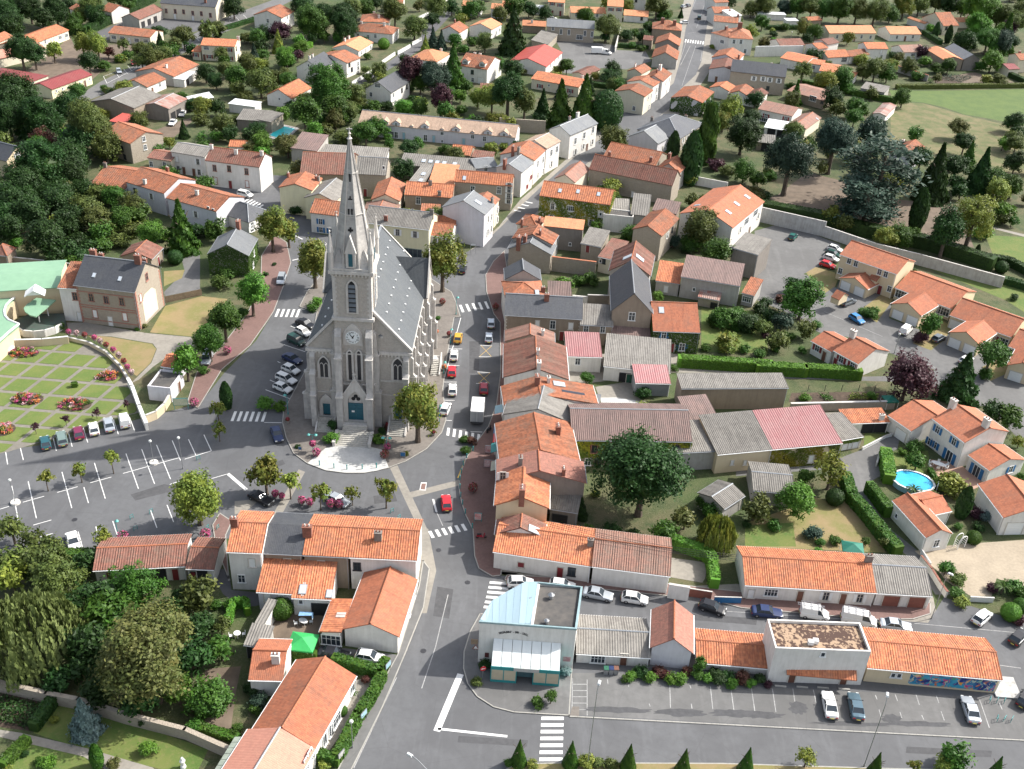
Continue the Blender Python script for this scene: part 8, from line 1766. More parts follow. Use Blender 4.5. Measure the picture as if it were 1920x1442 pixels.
bed(5,170,1180,2.9,1.9,'round orange and red flower bed at the top of the formal garden'); bed(9,195,150,2.9,1.9,'round flower bed at the left centre of the formal garden'); bed(9,540,190,2.9,2.1,'largest orange flower bed in the middle of the formal garden'); bed(5,775,1350,2.0,1.7,'pink and yellow flower bed near the curved wall'); bed(9,15,370,2.2,2.0,'flower bed cut by the left edge in the formal garden')
# bollards and racks
bo = MB(); bo.lathe([(.09,0),(.08,.75),(.12,.8),(.1,.95),(0,1.0)],8); BOL = bo.mesh('bollard',teal)
def boll(t,x,y,z=.12,nm='teal bollard'): g = G(*T(t,x,y)); o = link('bollard',BOL,None,(g.x,g.y,z)); auto(o,nm,'bollard',T(t,x,y),'teal bollards along the pavement')
for x,y in ((1562,525),(1517,576),(1492,630),(1478,685),(1468,735),(1468,795),(1474,855),(1487,910),(1507,975),(1557,1080),(458,628),(562,648),(655,657),(765,655),(868,646)): boll(10,x,y)
rk_ = MB(); rk_.tube((-.3,0,0),(-.3,0,.8),.035); rk_.tube((-.3,0,.8),(.3,0,.8),.035); rk_.tube((.3,0,.8),(.3,0,0),.035); rk_.tube((-.3,0,.4),(.3,0,.4),.03); RK = rk_.mesh('cycle_rack',teal)
for t,x,y in ((10,980,965),(10,1030,1012),(10,1070,1068),(9,950,1010),(9,978,1092),(9,1090,970),(9,1497,1085),(9,1570,1085),(16,1705,945),(16,1750,948),(16,1795,950),(16,1750,1062),(16,1795,1062),(16,1840,1066),(9,1430,585)): g = G(*T(t,x,y)); o = link('cycle_rack',RK,None,(g.x,g.y,Z),random.uniform(.6,1.4)); auto(o,'teal hoop','cycle rack',T(t,x,y),'teal cycle hoops')
# signs and boards
def board(t,x,y,w,h,fm,pm,label,z=1.0,rz=0,cat='sign',legs=True,tri=False,rnd=False):
 g = G(*T(t,x,y)); r = empty('sign',(g.x,g.y,.1),rz,label,cat)
 b = MB()
 for s in ((-1,1) if legs and not (tri or rnd) else (0,)): b.tube((s * w * .45,0,0),(s * w * .45,0,z + h),.04)
 b.obj('post',fm,r,kind='stuff')
 if tri: b = MB(); b.face([(-w / 2,-.06,z),(w / 2,-.06,z),(0,-.06,z + h)]); b.obj('panel',rust_p,r); b = MB(); b.face([(-w * .3,-.07,z + h * .13),(w * .3,-.07,z + h * .13),(0,-.07,z + h * .75)]); b.obj('symbol',white_p,r)
 elif rnd: b = MB(); disc(b,0,z + h / 2,w / 2,-.05,.02,20); b.obj('panel',CARC['red'],r); b = MB(); b.bx(-w * .36,w * .36,-.09,-.075,z + h * .43,z + h * .57); b.obj('bar',white_p,r)
 else: b = MB(); b.bx(-w / 2,w / 2,-.05,.03,z,z + h); b.obj('frame',fm,r); b = MB(); b.bx(-w / 2 + .08,w / 2 - .08,-.065,-.05,z + .08,z + h - .08); b.obj('panel',pm,r)
 return r
mapm = M('town_map_print',(.62,.60,.42),.5,scale=5,col2=(.40,.45,.30)); adp = M('poster_print',(.65,.62,.60),.5,scale=6,col2=(.5,.08,.08))
board(9,1308,225,2.6,1.5,teal,mapm,'teal framed town map board beside the curved beige wall',.9,.15,'map board'); board(10,1597,1035,1.2,1.4,teal,adp,'teal framed poster board on the red pavement by the crossing',.4); board(10,1670,540,1.1,1.5,grey_metal,adp,'upper poster stand outside the street row shops',.1)
board(10,1663,642,1.1,1.5,grey_metal,adp,'left of two lower poster stands outside the shops',.1); board(10,1703,642,1.0,1.4,grey_metal,adp,'right of two lower poster stands outside the shops',.1); board(15,120,640,1.0,.9,grey_metal,adp,'triangular warning sign at the restaurant corner',1.6,tri=True); board(15,172,800,.8,.8,grey_metal,adp,'round red no entry sign beside the restaurant planter',1.7,.3,rnd=True)
board(6,1562,470,1.3,.5,grey_metal,white_p,'white direction sign at the four window gable house',2.2); board(14,1260,745,1.2,.9,grey_metal,sky_p,'pale blue sign among the hedges at the drive',.9,1.1); board(14,1085,1100,1.3,.9,grey_metal,sky_p,'pale blue sign halfway down the trimmed hedge',.9,1.1); board(14,925,1390,1.2,.9,grey_metal,conc,'grey sign at the lower end of the trimmed hedge',.9,1.1); board(10,1057,570,.9,.9,grey_metal,blue_p,'round blue arrow sign at the tip of the church island',.2,rnd=False); board(10,318,525,.6,.6,grey_metal,blue_p,'small blue sign left of the church forecourt',.3)
# shop awnings hanging over the red pavement
for x,y,m_,l in ((1748,215,sky_p,'pale blue shop awning by the white truck'),(1742,355,blue_p,'dark blue shop awning in the street row'),(1738,415,CARC['red'],'red and white shop awning in the street row'),(1722,490,teal,'teal shop awning in the street row'),(1722,620,M('beige_cloth',(.5,.48,.38),.8),'beige shop awning in the street row')):
 g = G(*T(10,x + 8,y),2.6); b = MB(); b.quadslab((-.9,-1.3,-.35),(.6,-1.3,.2),(.6,1.3,.2),(-.9,1.3,-.35),.05); o = b.obj('shop_awning',m_); o.location = (g.x,g.y,2.6); tag(o,l,'awning')
# pools
P = poly(2,'100,978 175,908 282,932 200,1008'); c = sum(P,Vector()) / 4; wat = M('pool_water',(.04,.62,.66),.3,var=.06,scale=1.2,spec=.3); sp_ = empty('swimming_pool',(c.x,c.y,0),0,'turquoise swimming pool with grey tiled surround','swimming pool')
for nm,k,z0,z1,m_ in (('surround',1.32,.0,.12,M('pool_tiles',(.36,.34,.33),.7,var=.06)),('coping',1.06,.1,.17,white),('water',1.0,.1,.19,wat)): b = MB(); b.prism([((p.x - c.x) * k,(p.y - c.y) * k) for p in P],z0,z1); b.obj(nm,m_,sp_)
g = G(*T(12,1182,678),1.15); rp_ = empty('round_pool',(g.x,g.y,0),R_(-20),'oval above-ground pool with white rim and bright blue water','swimming pool'); ra,rb_ = 3.55,2.9
def ell(k,n=14): return [(math.cos(2 * math.pi * i / n) * ra * k,math.sin(2 * math.pi * i / n) * rb_ * k) for i in range(n)]
b = MB(); b.prism(ell(.97),0,1.05,top=False); b.obj('wall',sky_p,rp_); b = MB(); A,B = ell(1.03),ell(.93)
for i in range(14): j = (i + 1) % 14; b.quadslab((*B[i],1.17),(*A[i],1.17),(*A[j],1.17),(*B[j],1.17),.1)
b.obj('rim',white,rp_); b = MB(); b.prism(ell(.93),.95,1.0); b.obj('water',M('pool_water_blue',(.05,.40,.66),.3,var=.1,scale=1.0,spec=.3),rp_); b = MB(); [b.tube((3.9,y,0),(3.9,y,2.0),.04) for y in (-.3,.3)]; [b.tube((3.9,-.3,z),(3.9,.3,z),.03) for z in (.4,.8,1.2)]; b.obj('ladder',white,rp_,kind='stuff')
# tents and parasols
def tent(t,x,y,w,d,hz,rise,m_,rz,label,cat='tent',posts=True):
 g = G(*T(t,x,y),hz + rise); r = empty('garden_tent',(g.x,g.y,0),rz,label,cat); b = MB(); c = [(-w / 2,-d / 2),(w / 2,-d / 2),(w / 2,d / 2),(-w / 2,d / 2)]
 for i in range(4): p,q = c[i],c[(i + 1) % 4]; b.face([(*p,hz),(*q,hz),(0,0,hz + rise)]); b.face([(*p,hz - .25),(*q,hz - .25),(*q,hz),(*p,hz)])
 b.obj('canopy',m_,r)
 for p in c: q = MB(); q.tube((p[0] * .97,p[1] * .97,0),(p[0] * .97,p[1] * .97,hz),.035); q.obj('pole',white,r)
tg = M('green_tent_cloth',(.03,.36,.09),.7,var=.06); tent(14,640,492,3.6,3.2,2.0,.8,tg,R_(-5),'bright green pyramid garden tent above the long orange house'); tent(12,786,1100,3.2,2.6,2.0,.7,M('dark_green_cloth',(.01,.16,.11),.7),R_(-8),'dark green garden tent behind the long white house'); tent(12,1035,112,2.4,2.4,1.8,.7,M('dark_green_cloth',(.01,.16,.11),.7),.2,'small dark green tent below the purple tree')
# white garden furniture
def table(t,x,y,w,d,n,label):
 g = G(*T(t,x,y)); r = empty('garden_table',(g.x,g.y,.05),-.5,label,'table'); b = MB(); b.prism([(math.cos(a / 16 * 6.283) * w / 2,math.sin(a / 16 * 6.283) * d / 2) for a in range(16)],.70,.75); b.obj('tabletop',white,r)
 for sx in (-1,1):
  for sy in (-1,1): b = MB(); b.tube((sx * w * .3,sy * d * .3,0),(sx * w * .3,sy * d * .3,.7),.03); b.obj('leg',white,r)
 for i in range(n):
  a = 6.283 * i / n + .3; cx_,cy_ = math.cos(a) * (w / 2 + .35),math.sin(a) * (d / 2 + .35); o = empty('garden_chair',(g.x + cx_,g.y + cy_,.05),a - .0,'white plastic chair at the ' + label.split(' table')[0] + ' table','chair','chairs round the ' + label.split(' table')[0] + ' table')
  b = MB(); b.box((0,0,.43),(.45,.45,.05)); b.obj('seat',white,o); b = MB(); b.box((.22,0,.65),(.05,.45,.45)); b.obj('backrest',white,o)
  for sx in (-1,1):
   for sy in (-1,1): b = MB(); b.tube((sx * .19,sy * .19,0),(sx * .19,sy * .19,.42),.02,None,4); b.obj('leg',white,o)
table(12,1345,590,2.6,1.2,6,'long oval white table on the villa terrace'); table(14,650,400,1.4,.9,2,'small white table on the courtyard lawn'); table(14,175,490,1.0,.9,2,'tiny white table in the hedged lawn corner')
b = MB(); b.quadslab((-.9,-.5,1.6),(.9,-.5,1.75),(.9,.4,1.5),(-.9,.4,1.55),.03); b.quadslab((.9,-.4,.4),(.95,.4,.4),(.95,.4,1.6),(.9,-.4,1.7),.03); o = b.obj('laundry',M('pale_blue_cloth',(.22,.40,.62),.9)); o.location = G(*T(14,670,380)); tag(o,'pale blue laundry hanging in the courtyard','laundry')
# arbour, statue, bins, vegetable rows
g = G(*T(12,1485,1120)); r = empty('garden_arch',(g.x,g.y,0),.5,'white arched trellis beside the pool house','arch')
for s in (-.4,.4):
 b = MB(); q = [(-.8,s,0),(-.8,s,1.7)] + [(-.8 * math.cos(a),s,1.7 + .7 * math.sin(a)) for a in (.5,1.0,1.57,2.1,2.6)] + [(.8,s,1.7),(.8,s,0)]
 for a_,b_ in zip(q,q[1:]): b.tube(a_,b_,.06)
 b.obj('hoop',white,r)
b = MB()
for z in (.4,.8,1.2,1.6):
 for x in (-.8,.8): b.tube((x,-.4,z),(x,.4,z),.03)
b.obj('slats',white,r,kind='stuff')
g = G(*T(13,1320,1425)); b = MB(); b.lathe([(.35,0),(.3,.3),(.22,.4),(.26,.8),(.34,1.1),(.18,1.35),(.16,1.6),(.0,1.75)],12); o = b.obj('garden_statue',white,smooth=True); o.location = (g.x,g.y,0); tag(o,'small white garden statue on the lower left lawn','statue')
for x,m_,l in ((1058,green_p,'wheelie bin with green lid outside the striped roof building'),(1095,CARC['navy'],'wheelie bin with dark blue lid, middle of three'),(1130,brown_p,'wheelie bin with brown lid nearest the brown door')):
 g = G(*T(15,x,752)); r = empty('wheelie_bin',(g.x,g.y,.02),0,l,'bin'); b = MB(); b.box((0,0,.5),(.55,.6,.95),0,0,1.1); b.obj('body',grey_metal,r); b = MB(); b.box((0,-.03,1.05),(.64,.72,.1)); b.obj('lid',m_,r)
def rows(t,s,n,m_,label,per=2.6,nm='vegetable_rows'):
 P = poly(t,s); A,B,D_ = P[0],P[1],P[3]; o = empty(nm,(A.x,A.y,0),0,label,'vegetables'); L = (B - A).length
 for i in range(n):
  a = A + (D_ - A) * (i + .5) / n - A; k = int(L * 16); u = rng.uniform(0,1,k); c = np.stack([a.x + (B - A).x * u,a.y + (B - A).y * u,rng.uniform(.1,.5,k)],1) + rng.normal(size=(k,3)) * .12
  me = quads_mesh('plant_row',c,np.tile([0,0,1.0],(k,1)) + rng.normal(size=(k,3)) * .7,np.full(k,.28),rng.uniform(0,1,k)); me.materials[0] = LEAF[m_]; link('plant_row',me,o)
rows(4,'1240,565 1470,598 1480,600 1330,525',8,'b','blue green cabbage rows beside the green field'); rows(12,'550,110 600,155 660,155 610,105',4,'g','short green rows in the walled vegetable plot'); rows(12,'760,105 950,105 960,145 750,145',4,'y','pale green rows right of the small tent plot'); rows(4,'1130,560 1240,600 1260,590 1180,540',5,'g','green rows left of the cabbage rows')
rows(13,'-40,900 300,980 240,1120 -60,1090',10,'d','dark tangled kitchen rows at the lower left edge')
# creepers
creeper(hinfo('house covered in yellow green vine'),(0,1),'v',1.3,'yellow green vine covering the front of the orange roofed house',den=40); creeper(hinfo('ivy covered cottage'),(0,1,3),'i',1.3,'dark ivy covering the cottage with blue shutters',den=40); creeper(hinfo('long brick building'),(0,),'v',.8,'yellow green vine on the long brick building',z0=1.8)
creeper(hinfo('grey roofed house wrapped'),(0,1,2,3),'i',1.3,'dark ivy wrapped round the grey roofed house by the pavement',den=50); creeper(hinfo('workshop with faded pink'),(0,),'v',.9,'yellow vine along the front of the faded pink workshop'); creeper(hinfo('ivy covered gable'),(0,1,2,3),'i',.8,'ivy on the gable beside the upper street'); creeper(hinfo('double garage with white doors beside'),(0,1),'y',.5,'creeper over the double garage doors',z0=1.6)
# cables over the yard
cb_ = empty('overhead_cables',G(*T(11,500,1030),6.5),0,'overhead cables sagging across the yard below the very large tree','cables')
for k in range(4):
 A,B = G(*T(11,495,1020 + k * 14),6.5),G(*T(11,1850,1270 + k * 14),6.0); b = MB(); a = A - cb_.location
 for i in range(1,11): f = i / 10; c = A.lerp(B,f) - cb_.location; c.z -= math.sin(f * math.pi) * .8; b.tube(a,c,.025,None,4,0,False); a = c
 b.obj('cable',black,cb_)
# ---------------------------------------------------------------- special buildings and roof details
def front_hit(house,t,x,y,wallk=0):
 root,(hx,hy,h,rise,roofz) = house; inv = root.matrix_basis.inverted(); o = inv @ Vector((0,0,CZ)); d = inv.to_3x3() @ ray(*T(t,x,y)); yy = -hy + .3 if wallk == 0 else hx - .17
 k = ((yy - o.y) / d.y) if wallk == 0 else ((yy - o.x) / d.x); return o + d * k
def dormer(house,t,x,y,w,up,kind='s',wm='w',rm='o',eave=None,depth=2.6,setback=0,sc=.8):
 root,(hx,hy,h,rise,roofz) = house; p = front_hit(house,t,x,y); y0 = -hy + .25 + setback; zb = roofz(0,y0) - .6 if setback else h - .5; zt = (h if not setback else roofz(0,y0)) + up
 b = MB(); X = p.x; b.bx(X - w / 2,X + w / 2,y0,y0 + depth,zb,zt); b.face([(X - w / 2,y0,zt),(X + w / 2,y0,zt),(X,y0,zt + w * .32)]); o = b.obj('dormer',WALL[wm],root)
 r = MB(); e = w / 2 + .15
 for s in (1,-1):
  q = [(X + s * e,y0 - .15,zt - .05),(X + s * e,y0 + depth,zt - .05),(X,y0 + depth,zt + w * .34),(X,y0 - .15,zt + w * .34)]; r.quadslab(*(q if s > 0 else q[::-1]),.1,[(0,0),(depth,0),(depth,e),(0,e)])
 r.obj('dormer_roof',ROOF[rm][0],o)
 if kind: link('window',wmesh(kind,sc)[3],o,(X,y0 - .01,zt - .55 * sc - .15)); link('pane',wmesh(kind,sc)[4],o,(X,y0 - .01,zt - .55 * sc - .15))
ter = hinfo('long pale terrace with tan')
for x,y in ((835,885),(925,893),(1010,905),(1215,928),(1440,948),(1670,968),(1785,980)): dormer(ter,2,x,y,2.4,.9,'w','l','y')
for x in (1120,1340,1560,1830): dormer(ter,2,x,950,1.0,.4,None,'l','y',depth=4)
hd = hinfo('white house with two square dormers'); [dormer(hd,2,x,y,2.2,1.3,'v','w','o',setback=.8,sc=.8) for x,y in ((1500,470),(1622,480))]
he = hinfo('two storey estate house'); [dormer(he,8,x,y,3.4,1.0,None,'e','p',depth=2) for x,y in ((690,490),(905,570))]
# glass panels in the roof behind the long barn; solar panels; clear tile strips
def roofpanel(house,u0,u1,v0,v1,n,m_,nm,side=0):
 """n panels across the slope: u along the eave, v from eave to ridge"""
 root,(hx,hy,h,rise,roofz) = house
 for i in range(n):
  a,c = -hx + 2 * hx * (u0 + (u1 - u0) * i / n) + .04,-hx + 2 * hx * (u0 + (u1 - u0) * (i + 1) / n) - .04; ya,yb = -hy + hy * v0,-hy + hy * v1
  if side: ya,yb = hy - hy * v0,hy - hy * v1
  b = MB(); q = [(a,ya,roofz(0,ya) + .1),(c,ya,roofz(0,ya) + .1),(c,yb,roofz(0,yb) + .1),(a,yb,roofz(0,yb) + .1)]; b.quadslab(*(q if not side else q[::-1]),.05); b.obj(nm,m_,root)
gp = M('greenhouse_glass',(.30,.36,.38),.15,spec=.7,var=.1); roofpanel(hinfo('orange roof with a band of glass'),.22,.86,1.02,1.5,9,gp,'glass_panel'); roofpanel(hinfo('orange roofed house with dark solar'),.34,.46,.25,.75,2,M('solar_panel',(.03,.035,.05),.2,spec=.7),'solar_panel')
roofpanel(hinfo('lean-to with orange roof and a strip'),.42,.58,.15,1.0,2,M('clear_tiles',(.55,.50,.46),.4),'clear_tile'); roofpanel(hinfo('courtyard kitchen wing'),.22,.30,.1,.8,2,M('clear_tiles',(.55,.5,.46),.4),'clear_tile')
# glazed verandah at the bottom left
vr = hinfo('pink tiled lower end')[0]; A,B,C2,D2 = [G(*T(13,x,y),z) for x,y,z in ((1690,1208,2.9),(1770,1205,3.1),(1600,1500,3.1),(1510,1500,2.9))]
ve = empty('glazed_verandah',(A.x,A.y,0),0,'glazed lean-to with six pale panels against the pink tiled house','verandah')
for i in range(7):
 f,g2 = i / 7,(i + .93) / 7; q = [A.lerp(D2,f) - ve.location,B.lerp(C2,f) - ve.location,B.lerp(C2,g2) - ve.location,A.lerp(D2,g2) - ve.location]; b = MB(); b.quadslab(*q[::-1],.06); b.obj('roof_panel',M('verandah_glass',(.30,.34,.28),.2,spec=.7),ve)
b = MB(); q = [A - ve.location,D2 - ve.location]; b.face([q[0],q[1],(q[1].x,q[1].y,0),(q[0].x,q[0].y,0)]); b.obj('wall',grey_metal,ve)
# mural and canopy
mu = hinfo('low beige building with orange roof'); a,c = front_hit(mu,16,1205,815),front_hit(mu,16,1735,865)
def mural_mat():
 m,nt,b = new_mat('mural_paint'); P = pos(nt); v = nt.nodes.new('ShaderNodeTexVoronoi'); v.inputs['Scale'].default_value = 1.5; nt.links.new(scaled(nt,P,(1,1,1.2)),v.inputs['Vector'])
 n1 = noise(nt,.32,2,.5,P,1.5); n2 = noise(nt,.9,3,.6,P,2); s = nt.nodes.new('ShaderNodeSeparateXYZ'); nt.links.new(v.outputs['Color'],s.inputs[0])
 c = mixc(nt,ramp(nt,n1,[(.42,0),(.58,1)]),(.01,.02,.16),(.04,.30,.45)); w = ramp(nt,s.outputs[0],[(.0,(.60,.10,.03)),(.25,(.70,.30,.03)),(.5,(.62,.60,.52)),(.7,(.05,.30,.16)),(.85,(.5,.05,.2))])
 c = mixc(nt,ramp(nt,n2,[(.53,0),(.57,1)]),c,w); nt.links.new(c,b.inputs['Base Color']); b.inputs['Roughness'].default_value = .7; return m
b = MB(); yy = -mu[1][1] + .3; b.bx(min(a.x,c.x),max(a.x,c.x),yy - .03,yy + .02,.35,2.85); b.obj('mural',mural_mat(),mu[0]).matrix_parent_inverse = Matrix.Identity(4)
hxm = mu[1][0]; b = MB(); b.bx(hxm - .2,hxm + 3.2,-4.2,-.5,0,.25); o = b.obj('concrete_slab',conc); o.matrix_world = mu[0].matrix_basis; o['kind'] = 'structure'
bx2 = hinfo('white box building'); p0,p1 = front_hit(bx2,16,440,712),front_hit(bx2,16,878,732); hyb = -bx2[1][1]; b = MB(); x0,x1 = min(p0.x,p1.x),max(p0.x,p1.x); zc = (p0.z + p1.z) / 2; L = x1 - x0
b.quadslab((x0,hyb - 1.2,zc - .6),(x1,hyb - 1.2,zc - .6),(x1,hyb,zc + .15),(x0,hyb,zc + .15),.12,[(0,1.4),(L,1.4),(L,0),(0,0)]); corrug(b,L,hyb - 1.2,zc - .6,hyb,zc + .15,.33,.05,x0); b.obj('canopy',ROOF['O'][0],bx2[0])
for x,y in ((625,575),(595,582)):
 b = MB(); b.box((0,0,.3),(.7,.6,.6)); g = bx2[0].matrix_basis.inverted() @ G(*T(16,x,y),6.1); b.obj('vent',white,bx2[0]).location = (g.x,g.y,5.95)
for x,y in ((408,852),(543,858),(672,862),(803,870)): b = MB(); b.bx(-.75,.75,-.12,.12,0,.14); o = b.obj('wheel_stop',kerb_m); g = G(*T(16,x,y)); o.location = (g.x,g.y,Z); o.rotation_euler = (0,0,-.04); auto(o,'pale concrete wheel stop','wheel stop',T(16,x,y))
# ---- restaurant
RH = 7.5; F0,F1 = G(*T(15,150,378),RH),G(*T(15,848,430),RH); rd = F1 - F0; RL = rd.length; rx = rd / RL; rn = Vector((rx.y,-rx.x,0)); ra_ = math.atan2(rx.y,rx.x)
rest = empty('restaurant',(F0.x,F0.y,0),ra_,'white corner restaurant with pale zinc roof and glazed teal porch','restaurant'); ri = Matrix.Rotation(-ra_,3,'Z')
def RL_(x,y,z=RH,t=15): v = ri @ (G(*T(t,x,y),z) - Vector((F0.x,F0.y,0))); return v
TP = [RL_(*p) for p in ((150,378),(848,430),(890,128),(575,95),(490,90),(238,232))]; b = MB(); q = [(p.x,p.y) for p in TP]; n = len(q)
for i in range(n): u,v = q[i],q[(i + 1) % n]; b.face([(*u,0),(*v,0),(*v,RH),(*u,RH)])
b.obj('wall',W_['w'],rest); b = MB(); cx_,cy_ = sum(p[0] for p in q) / n,sum(p[1] for p in q) / n
for i in range(n):
 u,v = q[i],q[(i + 1) % n]; iu,iv = [(a_[0] + (cx_ - a_[0]) * .035,a_[1] + (cy_ - a_[1]) * .035) for a_ in (u,v)]; ou,ov_ = [(a_[0] - (cx_ - a_[0]) * .012,a_[1] - (cy_ - a_[1]) * .012) for a_ in (u,v)]
 b.quadslab((*ou,RH + .05),(*ov_,RH + .05),(*iv,RH + .05),(*iu,RH + .05),.3)
b.obj('parapet',M('zinc_trim',(.30,.42,.44),.5,.3),rest)
bt = [(150,378),(198,381),(245,384),(293,387),(340,389),(388,391),(435,393),(483,395),(530,397)]; tp = [(155,372),(203,293),(248,228),(298,200),(350,168),(405,138),(455,110),(510,94),(568,104)]; zm = ROOF['z'][0]
for i in range(8):
 P = [RL_(*p,RH - .1) for p in (bt[i],bt[i + 1],tp[i + 1],tp[i])]
 for k in (2,3): P[k].z += .25
 c = sum(P,Vector()) / 4; P = [c + (p - c) * .985 for p in P]; b = MB(); b.quadslab(*P,.08); b.tube(P[1],P[2],.035,None,4); b.obj('zinc_panel',zm,rest)
b = MB(); P = [RL_(*p,RH - .35) for p in ((530,397),(838,418),(880,140),(575,130))]; b.face(P); b.obj('flat_roof',ROOF['b'][0],rest)
b = MB(); P = [RL_(*p,RH) for p in ((520,397),(538,398),(585,110),(565,105))]; b.quadslab(P[0],P[1],P[2],P[3],.5); b.obj('upstand',white,rest)
for x,y,s in ((665,210,1.0),(632,390,.8),(512,222,.4)): b = MB(); b.lathe([(.3 * s,0),(.3 * s,.6 * s),(.45 * s,.65 * s),(.1,.95 * s),(0,.95 * s)],10); b.tube((0,0,.6 * s),(.5 * s,.1,1.0 * s),.04); b.obj('roof_vent',grey_metal,rest).location = RL_(x,y,RH - .3)
E0,E1 = RL_(235,698,3.0),RL_(728,733,3.0); px0,px1,py = E0.x,E1.x,(E0.y + E1.y) / 2; TZp = 4.7; n = 7; po = M('porch_panel',(.66,.70,.69),.3,var=.03); pg = M('porch_blind',(.48,.42,.30),.6,var=.06)
for i in range(n): x0,x1 = px0 + (px1 - px0) * i / n + .03,px0 + (px1 - px0) * (i + 1) / n - .03; b = MB(); b.quadslab((x0,py,3.0),(x1,py,3.0),(x1,-.02,TZp),(x0,-.02,TZp),.06); b.obj('roof_panel',po,rest)
b = MB(); b.bx(px0 - .05,px1 + .05,py - .06,py + .02,2.45,3.0); b.obj('fascia',teal,rest); b = MB(); b.bx(px0 + 2.9,px0 + 6.2,py - .14,py - .06,2.45,3.05); b.obj('name_board',M('name_board_print',(.45,.40,.36),.6,scale=9,col2=(.30,.36,.36)),rest)
W3 = px1 - px0; xs = [px0,px0 + W3 * .185,px0 + W3 * .37,px0 + W3 * .62,px0 + W3 * .81,px1]
for i in (0,1,3,4): b = MB(); b.bx(xs[i] + .06,xs[i + 1] - .06,py - .02,py + .03,.55,2.4); b.obj('window',pg,rest)
b = MB()
for x in xs: b.bx(x - .06,x + .06,py - .04,py + .06,0,2.5)
for i in (0,1,3,4): b.bx(xs[i],xs[i + 1],py - .03,py + .05,2.38,2.5); b.bx(xs[i],xs[i + 1],py - .03,py + .05,0,.55)
b.obj('porch_frame',teal,rest); b = MB(); b.bx(xs[2] + .1,xs[3] - .1,py + 1.0,py + 1.05,.3,2.4); b.obj('door',M('porch_door',(.10,.18,.20),.3),rest); b = MB(); b.face([(px0,0,0),(px0,py,0),(px0,py,3.0),(px0,0,TZp)]); b.face([(px1,0,0),(px1,0,TZp),(px1,py,3.0),(px1,py,0)]); b.obj('porch_side',teal,rest)
c0 = RL_(398,560,6.0); d_ = ri @ ray(*T(15,398,520)); o_ = ri @ (Vector((0,0,CZ)) - Vector((F0.x,F0.y,0))); k = -o_.y / d_.y; ctr = o_ + d_ * k; d2 = ri @ ray(*T(15,398,460)); top_ = o_ + d2 * (-o_.y / d2.y); e0 = ri @ ray(*T(15,300,485)); le = o_ + e0 * (-o_.y / e0.y); half = top_.x - le.x; R0 = 4.2
word = 'RESTAURANT - BAR - GRILL'; am = math.asin(min(.9,half / R0)); bpy.context.view_layer.update()
for i,chh in enumerate(word):
 if chh == ' ': continue
 a = -am + 2 * am * i / (len(word) - 1); cu = bpy.data.curves.new('t','FONT'); cu.body = chh; cu.size = .52; cu.align_x = 'CENTER'; cu.extrude = .01; o = bpy.data.objects.new('t',cu); C.objects.link(o); bpy.context.view_layer.update()
 me = bpy.data.meshes.new_from_object(o.evaluated_get(bpy.context.evaluated_depsgraph_get())); bpy.data.objects.remove(o); me.materials.clear(); me.materials.append(black); o = link('letter',me,rest,(top_.x + R0 * math.sin(a),-.03,top_.z - R0 * (1 - math.cos(a)))); o.rotation_euler = (R_(90),a,0)
for x,y,w,h,m_ in ((203,618,.55,.8,M('menu_board',(.12,.03,.03),.5)),(778,648,1.0,.8,M('pink_sign',(.45,.15,.18),.5,scale=8,col2=(.6,.45,.4)))): dd = ri @ ray(*T(15,x,y)); hp = o_ + dd * (-o_.y / dd.y); b = MB(); b.bx(hp.x - w / 2,hp.x + w / 2,-.06,.0,hp.z - h / 2,hp.z + h / 2); b.obj('sign_panel',m_,rest)
b = MB(); b.bx(-1.0,-.1,-.3,-.2,3.6,4.5); b.obj('hanging_sign',M('hanging_sign_print',(.25,.18,.12),.5,scale=6),rest)
# ---- green roofed hall
gh = H(5,'-420,760 428,706',6.0,.9,'g','e','cream hall with broad pale green metal roof beside the manor',name='hall',cat='hall',extra=13,rp=.45,ridge=False,gutter=False)
gr = ROOF['g'][0]; gc = empty('curved_wing',G(*T(5,20,900),0),0,'green flat roofed wing with white curved edge at the left edge','hall'); gc.location.z = 0
P = [G(*T(5,*p),4.2) - gc.location for p in ((-200,760),(118,770),(75,800),(42,835),(28,875),(35,910),(62,940),(135,970),(60,1030),(0,1085),(-300,1330))]
b = MB(); b.prism([(p.x,p.y) for p in P],3.6,4.2); b.obj('roof',gr,gc); b = MB(); c = sum(P,Vector()) / len(P); b.prism([((p.x - c.x) * .93 + c.x,(p.y - c.y) * .93 + c.y) for p in P],0,3.6); b.obj('wall',W_['e'],gc); b = MB()
for u,v in zip(P[1:-1],P[2:]): b.tube((u.x,u.y,4.2),(v.x,v.y,4.2),.22,None,6)
b.obj('edge_band',white,gc)
tr_ = empty('raised_terrace',G(*T(5,280,950),0),0,kind='structure'); P = [G(*T(5,*p),1.2) - tr_.location for p in ((100,985),(130,930),(200,898),(460,888),(472,940),(440,975),(395,1000),(320,1022),(240,1030),(165,1022))]
b = MB(); b.prism([(p.x,p.y) for p in P],0,1.1); b.obj('paving',M('green_terrace',(.05,.09,.07),.8,scale=.8,col2=(.06,.055,.055)),tr_); b = MB()
for u,v in list(zip(P[5:],P[6:])) + [(P[-1],P[0])]: d = v - u; m_ = (u + v) / 2; b.box((m_.x,m_.y,.75),(d.length + .2,.28,1.5),math.atan2(d.y,d.x))
b.obj('parapet',W_['w'],tr_)
cn = empty('entrance_canopy',G(*T(5,290,850),0),0,'small green curved canopy on white posts below the green hall','canopy'); cn.location.z = 0; P = [G(*T(5,*p),4.2) - cn.location for p in ((262,780),(402,796),(258,916),(215,905),(180,880),(170,855),(190,830))]
b = MB(); b.prism([(p.x,p.y) for p in P],3.95,4.2); b.obj('roof',gr,cn)
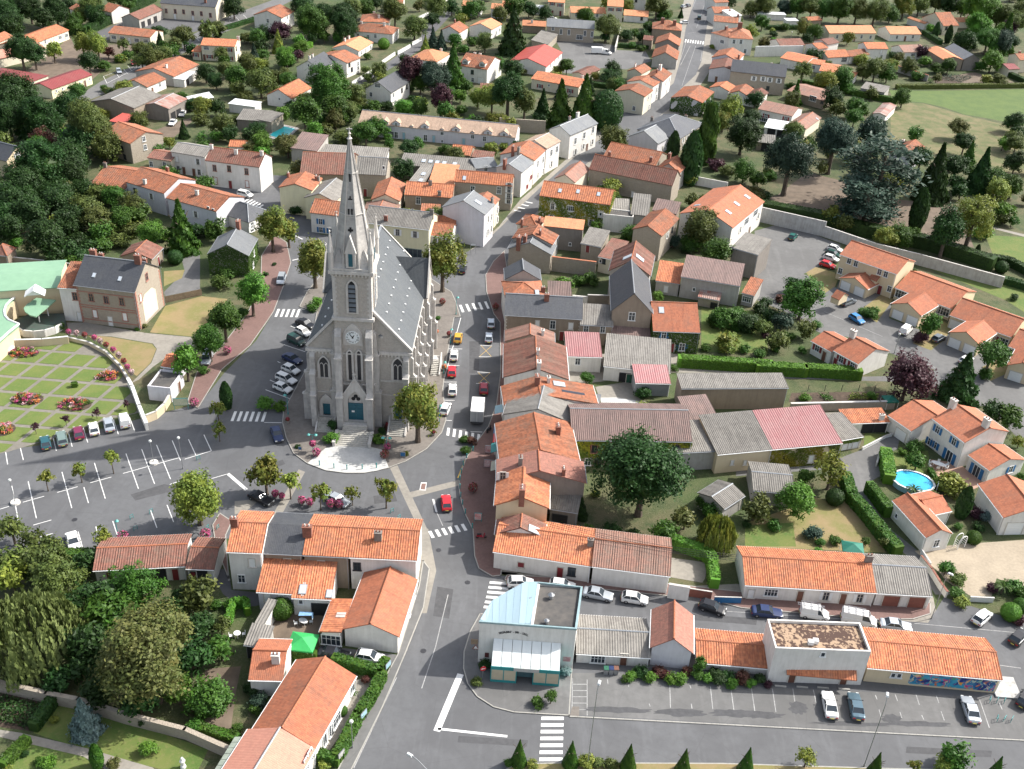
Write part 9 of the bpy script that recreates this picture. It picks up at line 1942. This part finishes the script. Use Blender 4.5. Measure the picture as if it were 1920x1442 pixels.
for x,y in ((287,955),(350,910)): g = G(*T(5,x,y),1.1) - cn.location; b = MB(); b.tube((g.x,g.y,1.1),(g.x,g.y,3.95),.11); b.obj('post',white,cn)
b = MB(); b.face([(-1.6,-9.75,6.2),(1.6,-9.75,6.2),(0,-9.75,7.2)]);
for s in (1,-1): q = [(s * 1.9,-10,6.1),(0,-10,7.35),(0,-7,7.35),(s * 1.9,-7.8,6.3)]; b.quadslab(*(q if s < 0 else q[::-1]),.15)
px_ = front_hit(gh,5,265,705).x; o = b.obj('gablet',white,gh[0]); o.location = (px_,0,0)
# brick courses and the plaster patch on the manor
mn = hinfo('brick and stone manor'); r0,(hx,hy,h,rise,rz0) = mn; b = MB()
for z in (.9,3.6,4.1,7.1): b.bx(-hx + .2,hx - .2,-hy + .38,-hy + .46,z,z + .22)
b.obj('brick_course',sur_r,r0,kind='stuff'); b = MB(); b.prism([(-2.9,0),(2.9,0),(2.9,4.6),(1.6,5.6),(-1.6,5.6),(-2.9,4.6)],0,.03); o = b.obj('plaster_patch',W_['c'],r0); o.rotation_euler = (R_(90),0,R_(90)); o.location = (hx - .24,-.3,.6)
# ---------------------------------------------------------------- labels by place for the things that come in numbers
def where(dx,dy):
 a = math.degrees(math.atan2(-dy,dx)) % 360
 return ['right of','above right of','above','above left of','left of','below left of','below','below right of'][int(((a + 22.5) % 360) // 45)]
ORD = ['nearest','second nearest','third nearest','fourth nearest','fifth nearest','sixth nearest','seventh nearest','eighth nearest','ninth nearest','tenth nearest','eleventh nearest','twelfth nearest','thirteenth nearest','fourteenth nearest']
bucket = {}
for o,look,x,y in AUTO:
 L = sorted(LAND,key=lambda l: math.hypot(l[1] - x,l[2] - y)); ph,lx,ly = L[0]
 d = math.hypot(lx - x,ly - y); w = where(x - lx,y - ly)
 bucket.setdefault((look,w,ph),[]).append((d,o))
for (look,w,ph),it in bucket.items():
 it.sort(key=lambda q: q[0])
 for i,(d,o) in enumerate(it):
  o['label'] = f'{look} {w} {ph}' if len(it) == 1 else f'{ORD[min(i, 13)]} {look} {w} {ph}'
print('auto labels',len(AUTO),'max bucket',max(len(v) for v in bucket.values()),'objects',len(bpy.data.objects))
